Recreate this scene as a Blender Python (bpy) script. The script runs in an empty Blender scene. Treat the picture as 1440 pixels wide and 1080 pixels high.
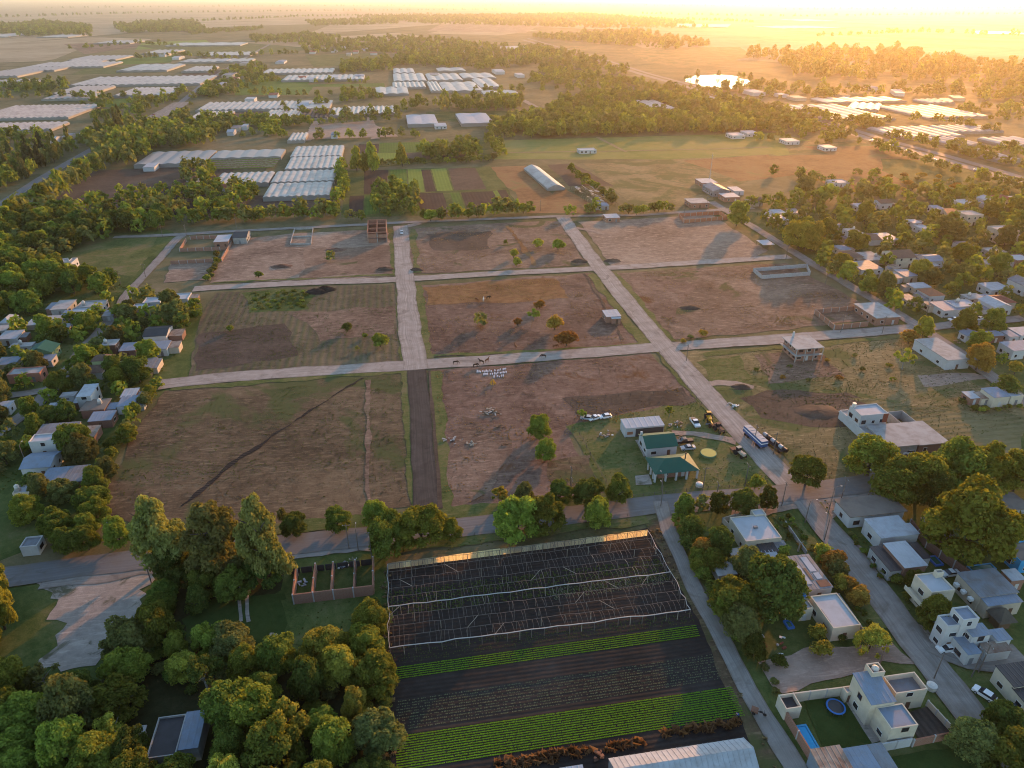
import bpy, math, random
import numpy as np
from mathutils import Vector, Matrix

sc = bpy.context.scene
col = sc.collection
random.seed(7)
rng = np.random.default_rng(11)

# ------------------------------------------------------------------ camera
CAM_H = 120.0
F_PX = 999.0                       # focal length in photo pixels (photo is 1440 wide)
PITCH = math.atan((540 + 1) / F_PX)
cd = bpy.data.cameras.new('camera'); cam = bpy.data.objects.new('camera', cd); col.objects.link(cam)
cam.location = (0, 0, CAM_H); cam.rotation_euler = (math.pi/2 - PITCH, 0, 0)
cd.sensor_width = 36; cd.lens = 36 * F_PX / 1440; cd.clip_start = 0.5; cd.clip_end = 120000
sc.camera = cam

# ------------------------------------------------------------------ sky, sun, exposure
SUN_EL, SUN_AZ = math.radians(10.0), math.radians(27.0)   # azimuth clockwise from +Y
w = bpy.data.worlds.new('World'); sc.world = w; w.use_nodes = True
nt = w.node_tree; nt.nodes.clear()
sky = nt.nodes.new('ShaderNodeTexSky'); sky.sky_type = 'NISHITA'; sky.sun_disc = False
sky.sun_elevation = SUN_EL; sky.sun_rotation = SUN_AZ; sky.altitude = 100
sky.air_density = 1.0; sky.dust_density = 0.6; sky.ozone_density = 1.6
bg = nt.nodes.new('ShaderNodeBackground'); bg.inputs[1].default_value = 0.15
out = nt.nodes.new('ShaderNodeOutputWorld')
nt.links.new(sky.outputs[0], bg.inputs[0]); nt.links.new(bg.outputs[0], out.inputs[0])
sd = bpy.data.lights.new('sun', 'SUN'); sun = bpy.data.objects.new('sun', sd); col.objects.link(sun)
sd.energy = 2.1; sd.angle = math.radians(0.6); sd.color = (1.0, 0.41, 0.09)
sdir = Vector((math.sin(SUN_AZ)*math.cos(SUN_EL), math.cos(SUN_AZ)*math.cos(SUN_EL), math.sin(SUN_EL)))
sun.rotation_euler = (-sdir).to_track_quat('-Z', 'Y').to_euler(); sun.location = (0, 0, 200)
sc.view_settings.view_transform = 'Standard'; sc.view_settings.look = 'None'
sc.view_settings.exposure = 1.6; sc.view_settings.gamma = 1.0; sc.view_settings.use_curve_mapping = False
cy = sc.cycles
cy.use_denoising = True; cy.max_bounces = 5; cy.diffuse_bounces = 2; cy.glossy_bounces = 2
cy.transmission_bounces = 3; cy.transparent_max_bounces = 6; cy.volume_bounces = 0
cy.sample_clamp_indirect = 4.0; cy.pixel_filter_type = 'BLACKMAN_HARRIS'; cy.filter_width = 1.05
try: cy.denoiser = 'OPENIMAGEDENOISE'; cy.denoising_prefilter = 'ACCURATE'
except Exception: pass

# ------------------------------------------------------------------ helpers: pixel -> place
SP, CP = math.sin(PITCH), math.cos(PITCH)
def G(x, y, z=0.0):
    "photo pixel -> point on the horizontal plane at height z"
    u = (x-720)/F_PX; v = (y-540)/F_PX
    t = (CAM_H - z) / (SP + CP*v)
    return Vector((u*t, (CP - SP*v)*t, z))
def proj(p):
    d = p.y*CP + (CAM_H-p.z)*SP
    return (720 + F_PX*p.x/d, 540 + F_PX*((CAM_H-p.z)*CP - p.y*SP)/d)
def ppm(p):
    "photo pixels per metre at a place"
    return F_PX / (p.y*CP + (CAM_H-p.z)*SP)
GA = math.radians(9.1)                       # the street grid is turned 9 degrees
E1 = Vector((math.cos(GA), math.sin(GA), 0)); E2 = Vector((-math.sin(GA), math.cos(GA), 0))
def ST(p): return (p.dot(E1), p.dot(E2))
def inpoly(x, y, poly):
    c = False; j = len(poly)-1
    for i in range(len(poly)):
        xi, yi = poly[i]; xj, yj = poly[j]
        if (yi > y) != (yj > y) and x < (xj-xi)*(y-yi)/(yj-yi)+xi: c = not c
        j = i
    return c

# ------------------------------------------------------------------ helpers: objects
def tag(o, label=None, cat=None, group=None, kind=None):
    if label: o['label'] = label
    if cat: o['category'] = cat
    if group: o['group'] = group
    if kind: o['kind'] = kind
    return o
def empty(name, loc=(0,0,0), rz=0.0):
    o = bpy.data.objects.new(name, None); col.objects.link(o)
    o.location = loc; o.rotation_euler = (0, 0, rz); o.empty_display_size = 0.5
    return o
def link(name, me, m=None, parent=None):
    o = bpy.data.objects.new(name, me); col.objects.link(o)
    if m is not None and len(me.materials) == 0: me.materials.append(m)
    if parent is not None: o.parent = parent
    return o
def np_mesh(name, V, Fq, smooth=False):
    "mesh from arrays: V (n,3); Fq (m,4) or (m,3)"
    V = np.asarray(V, dtype=np.float32); Fq = np.asarray(Fq, dtype=np.int32)
    me = bpy.data.meshes.new(name); k = Fq.shape[1]
    me.vertices.add(len(V)); me.vertices.foreach_set('co', V.ravel())
    me.loops.add(Fq.size); me.loops.foreach_set('vertex_index', Fq.ravel())
    me.polygons.add(len(Fq)); me.polygons.foreach_set('loop_start', np.arange(0, Fq.size, k, dtype=np.int32))
    if smooth: me.polygons.foreach_set('use_smooth', np.ones(len(Fq), dtype=bool))
    me.update(calc_edges=True); me.validate()
    return me
class MB:
    "collects simple solids; build() links them as ONE mesh object"
    def __init__(s): s.v = []; s.f = []
    def quad(s, a, b, c, d):
        n = len(s.v); s.v += [tuple(a), tuple(b), tuple(c), tuple(d)]; s.f.append((n, n+1, n+2, n+3)); return s
    def poly(s, pts):
        n = len(s.v); s.v += [tuple(p) for p in pts]; s.f.append(tuple(range(n, n+len(pts)))); return s
    def box(s, x0, x1, y0, y1, z0, z1):
        n = len(s.v)
        s.v += [(x0,y0,z0),(x1,y0,z0),(x1,y1,z0),(x0,y1,z0),(x0,y0,z1),(x1,y0,z1),(x1,y1,z1),(x0,y1,z1)]
        for q in ((0,3,2,1),(4,5,6,7),(0,1,5,4),(1,2,6,5),(2,3,7,6),(3,0,4,7)): s.f.append(tuple(n+i for i in q))
        return s
    def loop(s, pts, h0, h1):
        "prism over a ground polygon"
        n = len(s.v); k = len(pts)
        s.v += [(p[0], p[1], h0) for p in pts] + [(p[0], p[1], h1) for p in pts]
        s.f.append(tuple(n+k+i for i in range(k))); s.f.append(tuple(n+k-1-i for i in range(k)))
        for i in range(k): j = (i+1) % k; s.f.append((n+i, n+j, n+k+j, n+k+i))
        return s
    def bar(s, a, b, w, h=None):
        "square bar between two points"
        a = Vector(a); b = Vector(b); d = (b-a)
        if d.length < 1e-6: return s
        d.normalize(); up = Vector((0,0,1)) if abs(d.z) < .9 else Vector((1,0,0))
        x = d.cross(up).normalized()*w/2; y = d.cross(x).normalized()*(h or w)/2
        n = len(s.v)
        s.v += [tuple(a-x-y), tuple(a+x-y), tuple(a+x+y), tuple(a-x+y), tuple(b-x-y), tuple(b+x-y), tuple(b+x+y), tuple(b-x+y)]
        for q in ((0,3,2,1),(4,5,6,7),(0,1,5,4),(1,2,6,5),(2,3,7,6),(3,0,4,7)): s.f.append(tuple(n+i for i in q))
        return s
    def cyl(s, c, r, z0, z1, k=10, r1=None, axis='z'):
        n = len(s.v); r1 = r if r1 is None else r1
        for (rr, z) in ((r, z0), (r1, z1)):
            for i in range(k):
                a = 2*math.pi*i/k; p, q = rr*math.cos(a), rr*math.sin(a)
                if axis == 'z': s.v.append((c[0]+p, c[1]+q, z))
                elif axis == 'y': s.v.append((c[0]+p, z, c[1]+q))
                else: s.v.append((z, c[0]+p, c[1]+q))
        for i in range(k): j = (i+1) % k; s.f.append((n+i, n+j, n+k+j, n+k+i))
        s.f.append(tuple(n+k-1-i for i in range(k))); s.f.append(tuple(n+k+i for i in range(k)))
        return s
    def tube(s, pts, r, k=6):
        for i in range(len(pts)-1):
            a, b = Vector(pts[i]), Vector(pts[i+1]); d = (b-a).normalized()
            up = Vector((0,0,1)) if abs(d.z) < .9 else Vector((1,0,0))
            x = d.cross(up).normalized(); y = d.cross(x); n = len(s.v)
            ra = r[i] if isinstance(r, (list, tuple)) else r; rb = r[i+1] if isinstance(r, (list, tuple)) else r
            for p, rr in ((a, ra), (b, rb)):
                for j in range(k):
                    t = 2*math.pi*j/k; s.v.append(tuple(p + x*math.cos(t)*rr + y*math.sin(t)*rr))
            for j in range(k): q = (j+1) % k; s.f.append((n+j, n+q, n+k+q, n+k+j))
            s.f.append(tuple(n+k-1-j for j in range(k))); s.f.append(tuple(n+k+j for j in range(k)))
        return s
    def mesh(s, name):
        me = bpy.data.meshes.new(name); me.from_pydata(s.v, [], s.f); me.update(); return me
    def build(s, name, m, parent=None, smooth=False):
        me = s.mesh(name)
        if smooth: me.polygons.foreach_set('use_smooth', np.ones(len(me.polygons), dtype=bool))
        return link(name, me, m, parent)
def copy_tree(o, parent=None):
    c = o.copy(); col.objects.link(c); c.parent = parent
    for ch in [k for k in o.children]: copy_tree(ch, c)
    return c
_ORD = ['zeroth','first','second','third','fourth','fifth','sixth','seventh','eighth','ninth','tenth','eleventh','twelfth',
        'thirteenth','fourteenth','fifteenth','sixteenth','seventeenth','eighteenth','nineteenth']
_TENS = {2:('twentieth','twenty'),3:('thirtieth','thirty'),4:('fortieth','forty'),5:('fiftieth','fifty'),6:('sixtieth','sixty'),7:('seventieth','seventy'),8:('eightieth','eighty'),9:('ninetieth','ninety')}
def ordinal(n):
    if n < 20: return _ORD[n]
    if n >= 100: return ('one hundred and ' + ordinal(n-100)) if n > 100 else 'hundredth'
    t, u = divmod(n, 10)
    return _TENS[t][0] if u == 0 else _TENS[t][1] + '-' + _ORD[u]
def rank_labels(things, text):
    "label look-alikes by their place in the picture; text has a {} for the ordinal"
    things = sorted(things, key=lambda o: proj(o.location)[0]); n = len(things)
    for i, o in enumerate(things):
        wd = 'leftmost' if i == 0 else 'rightmost' if i == n-1 else ordinal(i+1) + ' from left'
        if i > n//2 and i < n-1: wd = ordinal(n-i) + ' from right'
        o['label'] = text.format(wd)

# ------------------------------------------------------------------ materials
def new_mat(name):
    m = bpy.data.materials.new(name); m.use_nodes = True
    t = m.node_tree; b = t.nodes['Principled BSDF']
    b.inputs['Specular IOR Level'].default_value = 0.25
    return m, t, b
def _n(t, kind, **kw):
    n = t.nodes.new(kind)
    for k, v in kw.items(): setattr(n, k, v)
    return n
def noise(t, vec, scale, detail=4, rough=.55, dist=0.0):
    n = _n(t, 'ShaderNodeTexNoise'); n.inputs['Scale'].default_value = scale; n.inputs['Detail'].default_value = detail
    n.inputs['Roughness'].default_value = rough; n.inputs['Distortion'].default_value = dist
    t.links.new(vec, n.inputs['Vector']); return n.outputs['Fac']
def ramp(t, fac, stops):
    r = _n(t, 'ShaderNodeValToRGB'); e = r.color_ramp.elements
    while len(e) < len(stops): e.new(0.5)
    for k, (p, c) in enumerate(stops): e[k].position = p; e[k].color = (*c, 1) if len(c) == 3 else c
    t.links.new(fac, r.inputs[0]); return r.outputs[0]
def mix(t, fac, a, b, mode='MIX'):
    n = _n(t, 'ShaderNodeMix', data_type='RGBA', blend_type=mode)
    for sock, val in ((n.inputs[0], fac), (n.inputs[6], a), (n.inputs[7], b)):
        if isinstance(val, bpy.types.NodeSocket): t.links.new(val, sock)
        elif isinstance(val, (int, float)): sock.default_value = val
        else: sock.default_value = (*val, 1) if len(val) == 3 else val
    return n.outputs[2]
def math_n(t, op, a, b=None, clamp=False):
    n = _n(t, 'ShaderNodeMath', operation=op, use_clamp=clamp)
    for s_, v in ((n.inputs[0], a), (n.inputs[1], b)):
        if v is None: continue
        if isinstance(v, bpy.types.NodeSocket): t.links.new(v, s_)
        else: s_.default_value = v
    return n.outputs[0]
def bump(t, b, h, strength, dist):
    n = _n(t, 'ShaderNodeBump'); n.inputs['Strength'].default_value = strength; n.inputs['Distance'].default_value = dist
    t.links.new(h, n.inputs['Height']); t.links.new(n.outputs[0], b.inputs['Normal'])
def world_vec(t, rot=GA):
    "position in the turned street grid, metres"
    g = _n(t, 'ShaderNodeNewGeometry'); mp = _n(t, 'ShaderNodeMapping', vector_type='POINT')
    mp.inputs['Rotation'].default_value = (0, 0, -rot)
    t.links.new(g.outputs['Position'], mp.inputs['Vector']); return mp.outputs[0]
def scaled(t, vec, s):
    mp = _n(t, 'ShaderNodeMapping', vector_type='POINT'); mp.inputs['Scale'].default_value = s
    t.links.new(vec, mp.inputs['Vector']); return mp.outputs[0]
def rows_fac(t, vec, spacing, axis, dist=1.2):
    wv = _n(t, 'ShaderNodeTexWave', wave_type='BANDS', bands_direction=axis, wave_profile='SIN')
    wv.inputs['Scale'].default_value = 2*math.pi/(20*spacing)*1.0 ; wv.inputs['Distortion'].default_value = dist
    wv.inputs['Detail'].default_value = 2; wv.inputs['Detail Scale'].default_value = 2.0
    t.links.new(vec, wv.inputs['Vector']); return wv.outputs['Fac']

def field_mat(name, cols, big=0.03, mid=0.35, fine=2.5, rows=None, patch=None, seed=0, straw=0.0, bump_h=0.15):
    """soil or grass: three to four tones blended by noise of three sizes; rows=(spacing, axis, strength, colour);
    patch=(colour, scale, threshold): shaped patches of another growth"""
    m, t, b = new_mat(name); vec0 = world_vec(t)
    mp = _n(t, 'ShaderNodeMapping'); mp.inputs['Location'].default_value = (seed*37.1, seed*91.7, 0); t.links.new(vec0, mp.inputs['Vector']); vec = mp.outputs[0]
    n1 = noise(t, vec, big, 5, .6, .6); n2 = noise(t, vec, mid, 6, .68, .3); n3 = noise(t, vec, fine, 4, .7)
    s = math_n(t, 'ADD', math_n(t, 'MULTIPLY', n1, .5), math_n(t, 'ADD', math_n(t, 'MULTIPLY', n2, .32), math_n(t, 'MULTIPLY', n3, .18)))
    k = len(cols); c = ramp(t, s, [(.38 + .24*i/(k-1), cc) for i, cc in enumerate(cols)])
    if straw:
        sv = scaled(t, vec, (.25, 1.6, 1)); n4 = noise(t, sv, .8, 5, .7, .8)
        c = mix(t, ramp(t, n4, [(.52, (0,0,0)), (.70, (straw,)*3)]), c, tuple(min(1, x*2.0) for x in cols[-1]))
    if patch:
        n5 = noise(t, vec, patch[1], 5, .62, .7)
        c = mix(t, ramp(t, n5, [(patch[2], (0,0,0)), (patch[2]+.07, (1,1,1))]), c, patch[0])
    h = n3
    if rows:
        rf = rows_fac(t, vec, rows[0], rows[1]); nn = noise(t, vec, .09, 3)
        amt = math_n(t, 'MULTIPLY', ramp(t, rf, [(.35, (0,0,0)), (.75, (1,1,1))]), math_n(t, 'MULTIPLY', ramp(t, nn, [(.3, (.25,)*3), (.65, (1,)*3)]), rows[2]))
        c = mix(t, amt, c, rows[3]); h = math_n(t, 'ADD', math_n(t, 'MULTIPLY', rf, min(1.0, rows[2]*1.6)), math_n(t, 'MULTIPLY', n3, .6))
    t.links.new(c, b.inputs['Base Color']); b.inputs['Roughness'].default_value = .95; b.inputs['Specular IOR Level'].default_value = .08
    bump(t, b, h, .6, bump_h)
    return m
def road_mat(name, base, track, edge, asphalt=False):
    "UV: u across 0..1, v along in metres; wheel tracks and worn edges"
    m, t, b = new_mat(name); uv = _n(t, 'ShaderNodeUVMap'); sep = _n(t, 'ShaderNodeSeparateXYZ'); t.links.new(uv.outputs[0], sep.inputs[0])
    vec = world_vec(t); n2 = noise(t, vec, .25, 6, .65, .5); n3 = noise(t, vec, 2.2, 5, .7)
    cv = _n(t, 'ShaderNodeCombineXYZ'); wob = noise(t, vec, .05, 2)
    u = math_n(t, 'ADD', sep.outputs[0], math_n(t, 'MULTIPLY', math_n(t, 'SUBTRACT', wob, .5), .22))
    t.links.new(math_n(t, 'MULTIPLY', u, 7.0), cv.inputs[0]); t.links.new(math_n(t, 'MULTIPLY', sep.outputs[1], .012), cv.inputs[1])
    st = noise(t, cv.outputs[0], 2.2, 5, .7)
    c = mix(t, ramp(t, st, [(.36, (0,0,0)), (.66, (1,1,1))]), tuple(x*.9 for x in base), track)
    c = mix(t, math_n(t, 'MULTIPLY', ramp(t, n2, [(.42, (0,0,0)), (.66, (1,1,1))]), .55), c, edge)
    c = mix(t, math_n(t, 'MULTIPLY', n3, .3), c, tuple(x*.62 for x in base))
    nd = noise(t, vec, .11, 4, .6, .8); c = mix(t, math_n(t, 'MULTIPLY', ramp(t, nd, [(.60, (0,0,0)), (.68, (1,1,1))]), .45), c, tuple(x*.6 for x in edge))
    e = math_n(t, 'ABSOLUTE', math_n(t, 'SUBTRACT', sep.outputs[0], .5)); e = math_n(t, 'ADD', e, math_n(t, 'MULTIPLY', math_n(t, 'SUBTRACT', n2, .5), .35))
    c = mix(t, math_n(t, 'MULTIPLY', ramp(t, e, [(.40, (0,0,0)), (.50, (1,1,1))]), .75), c, edge)
    t.links.new(c, b.inputs['Base Color']); b.inputs['Roughness'].default_value = .8 if asphalt else .95
    b.inputs['Specular IOR Level'].default_value = .18 if asphalt else .08
    bump(t, b, math_n(t, 'ADD', n3, math_n(t, 'MULTIPLY', st, .6)), .5, .06)
    return m
def leaf_mat(name, dark, mid_, light, trans=.4):
    m, t, b = new_mat(name); t.nodes.remove(b)
    g = _n(t, 'ShaderNodeNewGeometry'); oi = _n(t, 'ShaderNodeObjectInfo')
    c = ramp(t, g.outputs['Random Per Island'], [(0, dark), (.5, mid_), (1, light)])
    tc = _n(t, 'ShaderNodeTexCoord'); ng = noise(t, tc.outputs['Object'], 5.0, 3, .6)
    c = mix(t, ramp(t, ng, [(.38, (0,0,0)), (.64, (.75,)*3)]), c, tuple(min(1, x*1.25) for x in light))
    hs = _n(t, 'ShaderNodeHueSaturation'); t.links.new(c, hs.inputs['Color'])
    t.links.new(math_n(t, 'ADD', .475, math_n(t, 'MULTIPLY', oi.outputs['Random'], .05)), hs.inputs['Hue'])
    t.links.new(math_n(t, 'ADD', .72, math_n(t, 'MULTIPLY', oi.outputs['Random'], .6)), hs.inputs['Value'])
    d = _n(t, 'ShaderNodeBsdfDiffuse'); tr = _n(t, 'ShaderNodeBsdfTranslucent'); ms = _n(t, 'ShaderNodeMixShader')
    t.links.new(hs.outputs[0], d.inputs[0])
    wm = mix(t, 1.0, hs.outputs[0], (1.5, 1.35, .6, 1), 'MULTIPLY'); t.links.new(wm, tr.inputs[0])
    ms.inputs[0].default_value = trans; t.links.new(d.outputs[0], ms.inputs[1]); t.links.new(tr.outputs[0], ms.inputs[2])
    t.links.new(ms.outputs[0], t.nodes['Material Output'].inputs['Surface'])
    return m
def surf_mat(name, c, rough=.8, var=.25, scale=.6, stain=None, metal=0.0, spec=.25, fine=6.0):
    "walls, roofs, paint: base colour with uneven wear; stain = colour of weathered patches"
    m, t, b = new_mat(name); tc = _n(t, 'ShaderNodeNewGeometry'); v = tc.outputs['Position']
    n1 = noise(t, v, scale, 5, .62, .4); n2 = noise(t, v, fine, 4, .65); oi = _n(t, 'ShaderNodeObjectInfo')
    st = stain or tuple(x*.6 for x in c)
    f = math_n(t, 'MULTIPLY', ramp(t, n1, [(.42, (0,0,0)), (.70, (1,1,1))]), var*2.2, clamp=True)
    cc = mix(t, f, c, st); cc = mix(t, math_n(t, 'MULTIPLY', n2, var*.8), cc, tuple(x*.7 for x in c))
    t.links.new(cc, b.inputs['Base Color']); b.inputs['Roughness'].default_value = rough; b.inputs['Metallic'].default_value = metal
    b.inputs['Specular IOR Level'].default_value = spec
    return m
def brick_mat(name, a, b2, mortar):
    m, t, b = new_mat(name); tc = _n(t, 'ShaderNodeTexCoord')
    br = _n(t, 'ShaderNodeTexBrick'); br.inputs['Color1'].default_value = (*a, 1); br.inputs['Color2'].default_value = (*b2, 1); br.inputs['Mortar'].default_value = (*mortar, 1)
    br.inputs['Scale'].default_value = 1.0; br.inputs['Brick Width'].default_value = .33; br.inputs['Row Height'].default_value = .18; br.inputs['Mortar Size'].default_value = .018
    g = _n(t, 'ShaderNodeNewGeometry'); sx = _n(t, 'ShaderNodeSeparateXYZ'); t.links.new(g.outputs['Position'], sx.inputs[0])
    cv = _n(t, 'ShaderNodeCombineXYZ'); t.links.new(math_n(t, 'ADD', sx.outputs[0], sx.outputs[1]), cv.inputs[0]); t.links.new(sx.outputs[2], cv.inputs[1])
    t.links.new(cv.outputs[0], br.inputs['Vector'])
    n1 = noise(t, g.outputs['Position'], .5, 5, .6)
    c = mix(t, math_n(t, 'MULTIPLY', n1, .55), br.outputs['Color'], tuple(x*.55 for x in a))
    t.links.new(c, b.inputs['Base Color']); b.inputs['Roughness'].default_value = .9
    bump(t, b, br.outputs['Fac'], -.5, .015)
    return m
# ------------------------------------------------------------------ the setting: materials
M = {}
M['ground'] = field_mat('ground', [(.055,.062,.026), (.10,.095,.042), (.155,.13,.066), (.21,.165,.095)], .012, .12, 1.6, seed=1)
M['grass'] = field_mat('grass', [(.035,.055,.014), (.06,.085,.022), (.10,.115,.035), (.15,.14,.06)], .05, .5, 3, seed=2)
M['verge'] = field_mat('verge', [(.05,.07,.018), (.085,.105,.03), (.13,.125,.045), (.17,.13,.07)], .08, .7, 3, seed=3, straw=.3)
M['lawn'] = field_mat('lawn', [(.03,.05,.012), (.045,.07,.018), (.06,.085,.025)], .06, .6, 4, seed=4)
M['dry_brown'] = field_mat('dry_brown', [(.075,.046,.032), (.13,.082,.058), (.195,.128,.09), (.27,.185,.13)], .025, .3, 2.2, seed=5, straw=.5, patch=((.08,.08,.034), .04, .58))
M['dry_red'] = field_mat('dry_red', [(.062,.036,.026), (.115,.068,.050), (.18,.112,.082), (.25,.165,.12)], .03, .35, 2.4, seed=6, straw=.35, patch=((.13,.06,.03), .06, .60))
M['dry_dark'] = field_mat('dry_dark', [(.052,.036,.022), (.088,.060,.036), (.135,.092,.055), (.18,.128,.075)], .025, .3, 2.4, seed=7, straw=.5, patch=((.085,.088,.034), .03, .50), )
M['dry_yellow'] = field_mat('dry_yellow', [(.08,.072,.032), (.14,.112,.05), (.20,.15,.072), (.25,.185,.095)], .03, .3, 2.4, seed=8, straw=.6, patch=((.085,.10,.035), .035, .50))
M['dry_straw'] = field_mat('dry_straw', [(.12,.08,.058), (.19,.13,.095), (.26,.185,.135), (.33,.245,.18)], .022, .25, 2.2, seed=9, straw=.6)
M['rowed'] = field_mat('rowed', [(.07,.055,.036), (.12,.092,.058), (.17,.13,.08)], .03, .3, 2.4, seed=10, straw=.3, rows=(3.0, 'X', .55, (.09,.10,.04)))
M['mown'] = field_mat('mown', [(.085,.085,.036), (.13,.115,.05), (.18,.15,.075)], .03, .3, 2.4, seed=11, straw=.3, rows=(2.6, 'Y', .5, (.20,.165,.09)))
M['soil'] = field_mat('soil', [(.022,.019,.017), (.034,.029,.026), (.052,.045,.040)], .05, .5, 3, seed=12, rows=(1.0, 'Y', .45, (.019,.016,.014)))
M['shaded_wood_floor'] = field_mat('shaded_wood_floor', [(.018,.022,.009), (.032,.036,.014), (.055,.05,.024)], .08, .6, 3, seed=23)  # floor of the wood, its colour darkened for shade under dense crowns
M['soil_far'] = field_mat('soil_far', [(.030,.021,.019), (.045,.032,.028), (.065,.047,.040)], .03, .3, 2, seed=13, rows=(2.4, 'X', .35, (.045,.03,.026)))
M['tilled'] = field_mat('tilled', [(.05,.036,.027), (.08,.058,.044), (.115,.084,.064)], .04, .4, 3, seed=14, straw=.3)
M['mud'] = field_mat('mud', [(.05,.043,.036), (.085,.072,.06), (.13,.11,.092)], .05, .5, 3, seed=15, rows=(1.2, 'X', .6, (.04,.034,.03)))
M['crop_green'] = field_mat('crop_green', [(.05,.10,.015), (.075,.14,.022), (.11,.18,.03)], .02, .2, 2, seed=16, rows=(2.4, 'X', .35, (.04,.065,.015)))
M['crop_lime'] = field_mat('crop_lime', [(.12,.18,.03), (.16,.22,.04), (.20,.25,.055)], .02, .2, 2, seed=17, rows=(2.4, 'X', .3, (.07,.11,.02)))
M['meadow'] = field_mat('meadow', [(.10,.13,.03), (.14,.17,.04), (.19,.19,.055), (.22,.20,.07)], .012, .1, 1.5, seed=18)
M['plain'] = field_mat('plain', [(.18,.145,.09), (.26,.205,.13), (.33,.26,.17), (.38,.31,.21)], .0035, .03, .4, seed=19)
M['rough'] = field_mat('rough', [(.12,.055,.025), (.19,.09,.04), (.25,.13,.06), (.18,.14,.05)], .03, .25, 2, seed=20, straw=.4)
M['bare'] = field_mat('bare', [(.22,.155,.115), (.30,.215,.165), (.37,.275,.215)], .04, .4, 3, seed=21, straw=.4)
M['gravel_lot'] = field_mat('gravel_lot', [(.24,.20,.17), (.33,.28,.235), (.42,.36,.30)], .06, .5, 4, seed=22, patch=((.12,.11,.07), .16, .56), straw=.3)
M['dirt_road'] = road_mat('dirt_road', (.32,.265,.225), (.47,.395,.34), (.21,.165,.13))
M['gravel_road'] = road_mat('gravel_road', (.24,.215,.19), (.34,.30,.265), (.17,.135,.105))
M['mud_road'] = road_mat('mud_road', (.062,.054,.048), (.105,.09,.078), (.04,.034,.03))
M['asphalt'] = road_mat('asphalt', (.15,.145,.145), (.20,.19,.185), (.16,.135,.11), True)
M['concrete'] = surf_mat('concrete', (.42,.40,.37), .9, .35, .4, (.22,.20,.18))
M['track'] = road_mat('track', (.22,.18,.10), (.28,.225,.13), (.15,.14,.06))
def water_mat():
    m, t, b = new_mat('pond_water'); b.inputs['Base Color'].default_value = (.03,.04,.04,1); b.inputs['Roughness'].default_value = .12
    b.inputs['Specular IOR Level'].default_value = .6; bump(t, b, noise(t, world_vec(t), .8, 3), .1, .1); return m
M['pond'] = water_mat()

# ------------------------------------------------------------------ the setting: ground sheets
def jitter_poly(pts, amp, step):
    res = []
    for i in range(len(pts)):
        a, b = pts[i], pts[(i+1) % len(pts)]; L = (b-a).length; k = max(1, min(60, int(L/step)))
        nrm = Vector((-(b-a).y, (b-a).x, 0)).normalized() if L > 0 else Vector((0,0,0)); o = 0
        for j in range(k):
            if j: o = .6*o + random.uniform(-amp, amp)
            else: o = 0
            res.append(a + (b-a)*(j/k) + nrm*o)
    return res
_LAY = {}
def lift(z):
    "every sheet lies a little above the one before it"
    k = round(z, 3); _LAY[k] = _LAY.get(k, 0) + 1; return z + .0015*_LAY[k]
def sheet(name, px, z, mat, amp=.5, step=4, world=False):
    z = lift(z)
    pts = [Vector((p[0], p[1], 0)) for p in px] if world else [G(x, y) for x, y in px]
    if amp: pts = jitter_poly(pts, amp, step)
    mb = MB(); mb.poly([(p.x, p.y, z) for p in pts])
    me = mb.mesh(name)
    if me.polygons[0].normal.z < 0: me.flip_normals()
    o = link(name, me, M[mat]); tag(o, kind='structure'); return o
ROADS = []
def strip(name, px, width, z, mat, amp=.3, step=3.0, world=False, wpts=None):
    "a road along a pixel polyline on the ground, with UVs"
    z = lift(z)
    pts = [Vector((p[0], p[1], 0)) for p in px] if world else [G(*p) for p in px]
    dense = []; ws = []
    if any(k in name for k in ('road', 'highway')): ROADS.append((pts, width))
    for i in range(len(pts)-1):
        L = (pts[i+1]-pts[i]).length; k = max(1, int(L/step))
        for j in range(k):
            f = j/k; dense.append(pts[i].lerp(pts[i+1], f)); ws.append(width if wpts is None else wpts[i]*(1-f)+wpts[i+1]*f)
    dense.append(pts[-1]); ws.append(width if wpts is None else wpts[-1])
    for _ in range(4):
        dense = [dense[0]] + [(dense[i-1]+dense[i]*2+dense[i+1])/4 for i in range(1, len(dense)-1)] + [dense[-1]]
    V = []; uv = []; s = 0; ol = orr = 0
    for i, p in enumerate(dense):
        a = dense[max(0, i-1)]; b = dense[min(len(dense)-1, i+1)]; d = (b-a).normalized(); n = Vector((-d.y, d.x, 0))
        if i: s += (p-dense[i-1]).length
        ol = .7*ol + random.uniform(-amp, amp); orr = .7*orr + random.uniform(-amp, amp)
        l = p + n*(ws[i]/2+ol); r = p - n*(ws[i]/2+orr)
        V += [(l.x, l.y, z), (r.x, r.y, z)]; uv += [(0, s), (1, s)]
    F = [(2*i+1, 2*i+3, 2*i+2, 2*i) for i in range(len(dense)-1)]
    me = np_mesh(name, V, F); ul = me.uv_layers.new(name='UVMap')
    li = np.zeros(len(me.loops), dtype=np.int32); me.loops.foreach_get('vertex_index', li)
    ul.data.foreach_set('uv', np.array(uv, dtype=np.float32)[li].ravel())
    o = link(name, me, M[mat]); tag(o, kind='structure'); return o

me = np_mesh('ground', [(-30000,-1500,0),(30000,-1500,0),(30000,36000,0),(-30000,36000,0)], [(0,1,2,3)])
tag(link('ground', me, M['ground']), kind='structure')
Z1, Z2, Z3, Z4, Z5 = .01, .03, .10, .18, .24
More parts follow.
